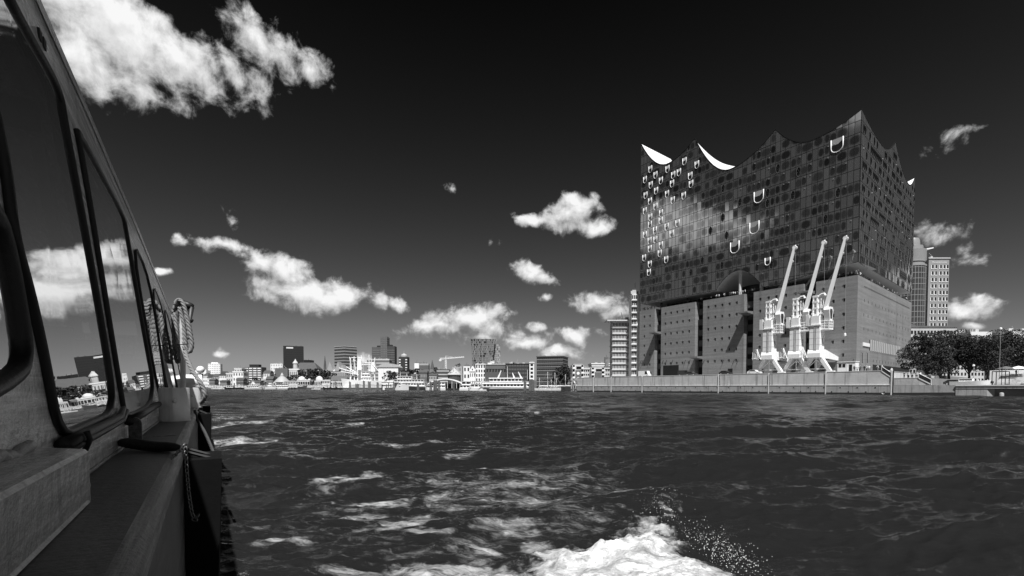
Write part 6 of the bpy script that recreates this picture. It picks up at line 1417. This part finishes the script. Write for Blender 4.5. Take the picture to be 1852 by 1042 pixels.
# pile dolphins
def dolphin(label, px, y1, D, n=3, r=.42):
    p = atd(px, 705, D); t = thing('mooring_piles', label, 'piles', (p[0], p[1], 0), 0, 'mooring pile clusters'); zt = atd(px, y1, D)[2]
    for i in range(n): MB().tube([((i - (n - 1) / 2) * r * 2.3, .4 * (i % 2), -1), ((i - (n - 1) / 2) * r * 1.8, .4 * (i % 2), zt - .4 * (i % 2))], r, 8).build('pile', mat('pile_timber', .13, .85, .4, 1.5, streak=.5), t, world=False)
for px, y1, D, n, lb in ((779, 690, 350, 2, 'pair of pale piles left of the arch roof boats'), (787, 687, 348, 3, 'tall dark piles before the middle of the arch roof'), (794, 688, 346, 2, 'pale piles right beside the tall dark ones'), (821, 690, 352, 1, 'single dark pile at the right end of the arch roof'), (949.5, 689, 298, 2, 'thick grey piles at the stern of the excursion boat'), (961.5, 686, 296, 4, 'dark pile cluster between excursion boat and yachts'),
                          (658, 688, 430, 2, 'dark piles before the freighter, left'), (668, 690, 428, 3, 'dark piles before the freighter, right'), (712, 690, 372, 1, 'single dark pile at the steamer bow'), (607, 690, 480, 2, 'dark pile pair left of the freighter'), (598, 693, 482, 1, 'lone short pile under the long shed'), (633, 690, 440, 2, 'dark piles before the freighter bow, slightly apart from the others'), (646, 694, 436, 4, 'low dark pile row at the middle of the freighter hull'), (683, 691, 415, 2, 'dark piles between freighter stern and pier hall'), (703, 692, 400, 1, 'lone pile before the middle of the pier hall'), (756, 694, 362, 2, 'dark piles against the steamer after part')): dolphin(lb, px, y1, D, n)
# tall timber frame at the head of the quay
p = atd(1041, 705, 262); t = thing('timber_dolphin', 'tall pale timber landing frame at the left head of the quay', 'pier', (p[0], p[1], 0)); 
for i in range(5): MB().box((-2.2 + 1.1 * i, (i % 2) * .8, 2.6), (.55, .55, 7.0)).build('post', mat('grey_timber', .34, .85, .4, 1.2, streak=.6), t, world=False)
MB().box((0, -.4, 5.9), (5.4, .4, .5)).build('beam', MATS['grey_timber'], t, world=False); MB().box((0, -.4, 1.2), (5.4, .4, .5)).build('beam', MATS['pile_timber'], t, world=False)
MB().pbox((-2.2, 1.5, 1), (.3, 0, 0), (0, .2, 0), (4.4, 0, 4.6)).build('ladder', M_DARK, t, world=False)
# yacht harbour
ym = [(978, 683, 345, 9, 'leftmost sailing yacht with a short grey mast'), (990.5, 672.5, 335, 11, 'sailing yacht with the tallest white mast before the brick office'), (999, 686, 350, 8, 'small sailing yacht between two taller masts'), (1003.5, 674, 340, 10, 'sailing yacht with the second tallest mast'), (1009, 684, 332, 9, 'sailing yacht with a boom tent left of the dark tree'), (1022.5, 677, 345, 10, 'sailing yacht standing before the dark tree'), (1031, 690, 350, 8, 'low masted yacht beside the timber frame'), (1034, 683, 330, 9, 'rightmost sailing yacht with a thin mast')]
for i, (px, y1, D, L_, lb) in enumerate(ym):
    w = L_ / D * FPX; zt = atd(px, y1, D)[2]
    t, bd, L, B_ = boat('sailing_yacht', lb, px - w * .55, px + w * .45, 'lr'[i % 2], 1.2, 1.8, [(.25, .62, 1.2, 2.1, .4)], D=D, group='sailing yachts left of the quay', beam=2.8)
    bd(MB().tube([(L * .55, 0, 1.5), (L * .55, 0, zt)], .17, 6), 'mast', M_LIGHT); bd(MB().tube([(L * .55, 0, 3.0), (L * .12, 0, 3.1)], .22, 6), 'boom', M_WHITE); bd(MB().tube([(L * .55, 0, zt), (L, 0, 2)], .05, 4).tube([(L * .55, 0, zt), (0, 0, 1.6)], .05, 4), 'stay', grey(.3)); bd(MB().box((L * .55, 0, 1 + zt * .55), (.2, 2.6, .2)), 'spreader', M_LIGHT)
mb = MB(); 
t = thing('yacht_pontoon', 'low floating pontoon behind the yachts', 'pontoon', atd(1008, 705, 360) * np.array([1, 1, 0])); MB().box((0, 2, .3), (26, 3, .9)).build('deck', M_LIGHT, t, world=False); MB().box((0, 3.8, 1.6), (26, .2, .2)).build('rail', M_LIGHT, t, world=False)
def pontoon(label, px0, px1, dz):
    a, b = atd(px0, 705, shore_d(px0) + 16), atd(px1, 705, shore_d(px1) + 16); d = b - a; L = np.linalg.norm(d[:2]); t = thing('landing_pontoon', label, 'pontoon', (a[0], a[1], 0), math.atan2(d[1], d[0]), 'landing pontoons')
    MB().box((L / 2, 3, .6), (L, 6, 2.4)).build('float', mat('pontoon_side', .16, .8, .3, .2), t, world=False); MB().box((L / 2, 3, 1.9), (L + .4, 6.4, .22)).build('deck', M_LIGHT, t, world=False)
    mb = MB(); n = int(L / 3)
    for i in range(n): mb.box((L * (i + .5) / n, .3, 2.7), (.18, .18, 1.5)); 
    mb.box((L / 2, .3, 3.4), (L, .14, .14)); mb.build('railing', M_LIGHT, t, world=False)
    m2 = MB(); rg = random.Random(int(px0))
    for i in range(int(L / 5)): x = L * (i + .5) / max(1, int(L / 5)); m2.box((x, 4.2, 3.3 + rg.uniform(-.2, .5)), (rg.uniform(2, 4.2), 1.6, rg.uniform(1.6, 3.2)))
    m2.build('kiosk_row', grey(.46), t, world=False, kind='stuff')
pontoon('long pale landing pontoon behind the leftmost boats', 372, 500, 0); pontoon('long landing pontoon under the domed pavilions', 502, 612, 0); pontoon('landing pontoon behind the freighter and the pier hall', 618, 708, 0); pontoon('landing pontoon between arch roof and excursion boat', 838, 872, 0)

# ------------------------------------------------------------------ people
def person_mesh(name, pose, top, leg):
    J = {'pelvis': (0, 0, .92), 'chest': (0, .01, 1.22), 'neck': (0, .0, 1.46), 'chin': (0, -.02, 1.54), 'head': (0, -.01, 1.66)}
    E_ = [('pelvis', 'chest'), ('chest', 'neck'), ('neck', 'chin'), ('chin', 'head')]; R = {'pelvis': .15, 'chest': .165, 'neck': .065, 'chin': .075, 'head': .10}
    for sg, s_ in ((-1, 'l'), (1, 'r')):
        st = .16 * sg if pose == 'walk' else 0
        J.update({'hip' + s_: (.09 * sg, 0, .86), 'knee' + s_: (.10 * sg, -st * .6 - .02, .48), 'ankle' + s_: (.10 * sg, -st * 1.0 + .03, .08), 'toe' + s_: (.11 * sg, -st * 1.0 - .13, .04)})
        if pose == 'lean': J.update({'sh' + s_: (.18 * sg, -.02, 1.40), 'el' + s_: (.23 * sg, -.16, 1.14), 'wr' + s_: (.14 * sg, -.38, 1.08), 'ha' + s_: (.12 * sg, -.46, 1.07)})
        elif pose == 'phone' and sg > 0: J.update({'sh' + s_: (.18 * sg, 0, 1.40), 'el' + s_: (.25 * sg, -.10, 1.16), 'wr' + s_: (.13 * sg, -.28, 1.38), 'ha' + s_: (.11 * sg, -.33, 1.46)})
        else: J.update({'sh' + s_: (.18 * sg, 0, 1.40), 'el' + s_: (.24 * sg, st * .5 + .02, 1.13), 'wr' + s_: (.25 * sg, st * .9 - .05, .88), 'ha' + s_: (.25 * sg, st * .9 - .07, .80)})
        R.update({'hip' + s_: .095, 'knee' + s_: .062, 'ankle' + s_: .045, 'toe' + s_: .035, 'sh' + s_: .07, 'el' + s_: .048, 'wr' + s_: .035, 'ha' + s_: .04})
        E_ += [('pelvis', 'hip' + s_), ('hip' + s_, 'knee' + s_), ('knee' + s_, 'ankle' + s_), ('ankle' + s_, 'toe' + s_), ('neck', 'sh' + s_), ('sh' + s_, 'el' + s_), ('el' + s_, 'wr' + s_), ('wr' + s_, 'ha' + s_)]
    ks = list(J); me = bpy.data.meshes.new(name); me.from_pydata([J[k] for k in ks], [(ks.index(a), ks.index(b)) for a, b in E_], [])
    o = bpy.data.objects.new('tmp', me); COL.objects.link(o); md = o.modifiers.new('s', 'SKIN'); o.modifiers.new('d', 'SUBSURF').levels = 1
    for i, k in enumerate(ks): me.skin_vertices[0].data[i].radius = (R[k], R[k] * (.8 if k in ('pelvis', 'chest') else 1)); me.skin_vertices[0].data[i].use_root = k == 'pelvis'
    bpy.context.view_layer.update(); m2 = bpy.data.meshes.new_from_object(o.evaluated_get(bpy.context.evaluated_depsgraph_get())); bpy.data.objects.remove(o)
    m2.name = name; m2.materials.clear()
    for m_ in (top, leg, mat('skin', .45, .6, .1), mat('hair', .04, .7, .2)): m2.materials.append(m_)
    for p in m2.polygons: z = p.center[2]; p.material_index = 1 if z < .9 and abs(p.center[0]) < .2 else (3 if z > 1.66 or (z > 1.56 and p.center[1] > .03) else (2 if z > 1.5 or (z < .9) else 0)); p.use_smooth = True
    return m2
CL = {'light': mat('cloth_white', .78, .8, .1, 3), 'dark': mat('cloth_black', .03, .85, .2, 3), 'grey': mat('cloth_grey', .22, .85, .2, 3)}
PM = [(person_mesh('person', 'lean', CL['light'], CL['dark']), 'light top'), (person_mesh('person', 'stand', CL['dark'], CL['dark']), 'dark clothes'), (person_mesh('person', 'phone', CL['grey'], CL['dark']), 'grey top'), (person_mesh('person', 'walk', CL['light'], CL['grey']), 'pale clothes')]
rp_ = random.Random(9)
def person(p, face, k, where, group):
    me, how = PM[k]; o = bpy.data.objects.new('person', me); COL.objects.link(o); o.location = [float(q) for q in p]; o.rotation_euler = (0, 0, face + rp_.uniform(-.7, .7)); s_ = rp_.uniform(.93, 1.06); o.scale = (s_,) * 3
    tag(o, 'person in ' + how + ' ' + where, 'person', group)
fS = math.atan2(nS[1], nS[0]) + math.pi / 2; fE = math.atan2(nE[1], nE[0]) + math.pi / 2
GR = 'visitors at the plaza rail'
for px in [1161, 1163, 1165.5, 1168, 1171, 1174, 1177, 1181, 1265.5, 1268, 1283, 1292, 1294.5, 1297, 1299, 1307, 1309.5, 1318, 1321, 1323.5, 1327, 1330, 1333, 1338, 1341, 1345, 1356, 1358.5, 1361, 1515, 1521, 1526, 1530, 1534, 1537, 1541, 1545, 1549]:
    s = onS(px, 540)[0]; wh = 'at left end of the plaza rail' if px < 1200 else ('at plaza rail left of the arched mouth' if px < 1303 else ('at plaza rail under the arched mouth' if px < 1400 else 'at plaza rail near the front corner'))
    person(PS(s, ZT, -rp_.uniform(.6, 1.3)), fS, rp_.choice((0, 0, 1, 2)), wh, GR)
for px in (1556, 1560, 1579, 1583, 1592, 1594, 1603, 1612, 1618, 1623, 1627, 1631, 1635, 1639, 1643):
    e = onE(px, 520)[0]; person(PE(e, ZT, -rp_.uniform(.6, 1.2)), fE, rp_.choice((0, 1, 1, 2)), 'at plaza rail on the short side', GR)
def stand(px, dback, z, k, wh, g): 
    q = quay(px) + QN * dback; person((q[0], q[1], z), rp_.uniform(0, 6.2), k, wh, g)
GQ = 'people on the quay'
for i, px in enumerate((1541, 1544, 1547, 1550, 1557, 1560, 1563, 1566, 1579, 1583.5)): stand(px, 1.3 + (i % 3) * .8, Z_HI, (1, 0, 1, 2, 1, 1, 0, 3, 0, 3)[i], 'on quay between booth and garage opening', GQ)
stand(1591, 1.2, Z_HI, 0, 'at the top of the first glass balustrade', GQ); stand(1606.5, 2.2, Z_MID + 1.2, 3, 'on the stair behind the first glass balustrade', GQ)
for i, px in enumerate((1630, 1634, 1638, 1641, 1645, 1649, 1654, 1657)): stand(px, 2.0 + (i % 2), Z_MID, (1, 1, 0, 1, 2, 1, 3, 0)[i], 'behind the terrace rail between two stairs', GQ)
for i, px in enumerate((1706, 1731, 1739, 1747, 1752, 1757, 1762, 1774, 1812, 1822, 1827, 1836, 1841, 1846)): stand(px, 14 + (i % 4) * 5, Z_LOW + (0 if px < 1770 else 2.2), (1, 0, 0, 3, 1, 0, 2, 0, 1, 3, 0, 1, 0, 3)[i], 'on promenade under the right trees', GQ)

# ------------------------------------------------------------------ things on the quay
a, b = quay(1512) + QN * 2, quay(1537) + QN * 2; p = (a + b) / 2; t = thing('booth', 'white booth with two dark windows below the long crane arm', 'booth', (p[0], p[1], Z_HI), math.atan2(QD[1], QD[0]))
w_ = 4.6; B = lambda m, n, mm, **k: m.build(n, mm, t, world=False, **k)
B(MB().box((0, 1.2, 1.45), (w_, 2.4, 2.9)), 'body', M_WHITE); B(MB().box((0, 1.2, 2.98), (w_ + .3, 2.7, .18)), 'roof', M_WHITE)
for x in (-1.6, -.6): B(MB().box((x, -.01, 1.9), (.75, .06, 1.0)), 'window', M_WIN)
B(MB().box((1.1, -.01, 1.1), (.8, .06, 2.1)), 'door', M_WIN); B(MB().box((.1, .0, 1.45), (.08, .1, 2.9)), 'corner_strip', M_LIGHT)
def car(label, px, back, tone, L=4.3, H=1.45, van=False):
    q = quay(px) + QN * back; t = thing('parked_car' if not van else 'delivery_van', label, 'car' if not van else 'van', (q[0], q[1], Z_HI), math.atan2(QD[1], QD[0]), 'vehicles parked along the hall'); B = lambda m, n, mm, **k: m.build(n, mm, t, world=False, **k); pm = mat('car_paint_%d' % (tone * 100), tone, .25, .05, 1, coat=.6)
    l = L / 2; pr = [(-l, .3), (l, .3), (l, .75), (l * .9, .85), (l * .5, .92), (l * .18, H), (-l * .55, H), (-l * .88, .98), (-l, .9)] if not van else [(-l, .3), (l, .3), (l, 1.0), (l * .85, 1.15), (l * .62, H), (-l, H)]
    B(MB().extrude([(x, -.85, z) for x, z in pr], (0, 1.7, 0)), 'body', pm)
    gl = [(l * .42, .95), (l * .16, H - .08), (-l * .52, H - .08), (-l * .8, .98)] if not van else [(l * .78, 1.15), (l * .60, H - .15), (l * .25, H - .15), (l * .25, 1.15)]
    B(MB().extrude([(x, -.86, z) for x, z in gl], (0, .02, 0)), 'side_window', M_WIN)
    for x in (-l * .62, l * .62):
        for y in (-.8, .8): w = MB().tube([(x, y - .1, .31), (x, y + .1, .31)], .31, 14).build('wheel', M_DARK, t, world=False); MB().tube([(x, y - .115, .31), (x, y + .115, .31)], .17, 10).build('rim', M_LIGHT, w, world=False)
car('dark parked hatchback below the third brick block', 1303, 3.2, .03); car('white parked car beside the second recess gate', 1355, 3.2, .8, 4.4); car('dark parked van in front of the garage mouth', 1226, 4.0, .04, 5.0, 2.1, True); car('white delivery van left of the hall, by the ribbed offices', 1140, 9.0, .8, 5.6, 2.6, True); car('dark parked car right of the dark van', 1240, 3.6, .05)
# terrace rail
t = thing('guard_rail', 'pale framed guard rail on the terrace between the two stairs', 'railing', q3(quay(1630) + QN * .8, Z_MID)); pts = [quay(x) + QN * .8 for x in (1629, 1637, 1644.5, 1652, 1660)]
for z in (.12, 1.1): MB().tube([q3(pts[0], Z_MID + z), q3(pts[-1], Z_MID + z)], .05, 5).build('rail', M_LIGHT, t)
for q in pts: MB().tube([q3(q, Z_MID), q3(q, Z_MID + 1.12)], .05, 5).build('post', M_LIGHT, t)
t = thing('quay_rail', 'thin dark rail along the high quay edge before the hall corner', 'railing', q3(quay(1545) + QN * .7, Z_HI)); MB().tube([q3(quay(1540) + QN * .7, Z_HI + 1.1), q3(quay(1592) + QN * .7, Z_HI + 1.1)], .03, 4).build('rail', M_DARK, t)
for x in range(1540, 1593, 4): MB().tube([q3(quay(x) + QN * .7, Z_HI), q3(quay(x) + QN * .7, Z_HI + 1.1)], .025, 4).build('post', M_DARK, t)
# promenade furniture
def pz(px, back, z=Z_LOW): q = quay(px) + QN * back; return q3(q, z)
st = thing('terrace_steps', 'broad pale stone steps climbing behind the rightmost trees', 'steps', pz(1800, 16))
for k in range(7):
    a, b = quay(1768) + QN * (15 + 1.3 * k), quay(1852) + QD * 30 + QN * (15 + 1.3 * k); MB().prism([tuple(q) for q in (a, b, b + QN * 1.32, a + QN * 1.32)], Z_LOW, Z_LOW + .42 * (k + 1)).build('step', M_CONC, st)
lw = thing('white_wall', 'low white parapet wall behind the promenade trees', 'wall', pz(1780, 26)); MB().prism([tuple(q) for q in (quay(1742) + QN * 24.5, quay(1852) + QD * 30 + QN * 24.5, quay(1852) + QD * 30 + QN * 25, quay(1742) + QN * 25)], Z_LOW, Z_LOW + 4.0).build('wall', M_WHITE, lw)
pg = thing('pergola', 'open dark steel frame standing on the promenade before the right trees', 'pergola', pz(1794, 8)); c = [pz(1782, 6), pz(1806.5, 6), pz(1806.5, 10), pz(1782, 10)]
for q in c: MB().tube([q, q + UP * 3.3], .09, 6).build('post', M_DARK, pg)
for i in range(4): MB().tube([c[i] + UP * 3.3, c[(i + 1) % 4] + UP * 3.3], .09, 6).build('beam', M_DARK, pg)
MB().tube([pz(1796, 8), pz(1796, 8) + UP * 4.4], .07, 6).build('post', M_DARK, pg)
for px, bk, lb in ((1781, 20, 'dark sunshade left of the bare tree trunk'), (1804, 21, 'white sunshade right of the bare tree trunk'), (1846, 22, 'pale sunshade at the right picture edge')):
    p = pz(px, bk, Z_LOW + 2); t = thing('sunshade', lb, 'parasol', p, 0, 'sunshades on the steps'); MB().tube([(0, 0, 0), (0, 0, 2.6)], .05, 6).build('pole', M_LIGHT, t, world=False); MB().lathe((0, 0, 2.2), [(1.9, 0), (1.85, .08), (.9, .5), (.05, .75)], 8).build('canopy', M_WHITE if 'dark' not in lb else mat('shade_grey', .12, .8, .1), t, world=False)
for px, y1, lb in ((1769, 593, 'tall lamp post rising over the middle tree'), (1719, 660, 'lamp post under the second tree')):
    p = pz(px, 20); zt = atd(px, y1, p[1])[2]; t = thing('lamp_post', lb, 'lamp post', p, 0, 'lamp posts on the promenade'); MB().tube([p, q3(p[:2], zt - .5)], [.07, .04], 6).build('pole', grey(.3), t); MB().ball(q3(p[:2], zt - .2), .3, 8, 6).build('lamp', M_WHITE, t)
for px, lb in ((1700, 'dark parked car under the leftmost promenade tree'), (1724, 'second dark parked car on the promenade')):
    car(lb, px, 12, .04); o = [q for q in COL.objects if q.get('label') == lb][0]; o.location.z = Z_LOW
for i, px in enumerate((1757, 1770, 1778)):
    p = pz(px, 4.5); t = thing('bench', ('leftmost dark bench on the timber deck', 'middle dark bench on the timber deck', 'dark bench beside the pergola')[i], 'bench', p, math.atan2(QD[1], QD[0]), 'benches on the timber deck'); MB().box((0, 0, .45), (1.9, .5, .08)).build('seat', M_DARK, t, world=False); MB().box((0, .26, .72), (1.9, .06, .4)).build('backrest', M_DARK, t, world=False)
    for x in (-.8, .8): MB().box((x, 0, .21), (.08, .45, .42)).build('leg', M_DARK, t, world=False)
ml = thing('moored_launch', 'flat white launch hull lying at the foot of the lower balustrade', 'boat', pz(1712, 3.2), math.atan2(QD[1], QD[0])); hull_mesh(7.5, 2.2, .9, 1.2).build('hull', M_WHITE, ml, world=False, smooth=.5); MB().box((3, 0, 1.25), (2.6, 1.6, .7)).build('cabin', M_WHITE, ml, world=False); MB().box((3, 0, 1.3), (2.4, 1.66, .3)).build('window', M_WIN, ml, world=False)
t = thing('gull', 'white gull flying low in front of the quay wall footing', 'gull', atd(1597, 713, 126)); MB().tube([(-.22, 0, 0), (0, 0, .03), (.2, 0, .0), (.28, 0, .02)], [.02, .08, .06, .02], 8).build('body', M_WHITE, t, world=False, smooth=True)
for sg in (-1, 1): MB().add([(-.08, 0, .04), (.1, 0, .04), (.02, sg * .35, .26), (-.1, sg * .6, .2), (-.12, sg * .36, .24)], [(0, 1, 2, 4), (4, 2, 3)]).build('wing', M_LIGHT, t, world=False)

# people dressed alike in one place are told apart by their order
byl = {}
for o in COL.objects:
    if o.get('category') == 'person': byl.setdefault(o['label'], []).append(o)
ORD = ['first', 'second', 'third', 'fourth', 'fifth', 'sixth', 'seventh', 'eighth', 'ninth', 'tenth', 'eleventh', 'twelfth']
for lb, os_ in byl.items():
    if len(os_) > 1:
        for i, o in enumerate(sorted(os_, key=lambda q: q.location.x / q.location.y)): o['label'] = lb + ', ' + ORD[i] + ' from left'
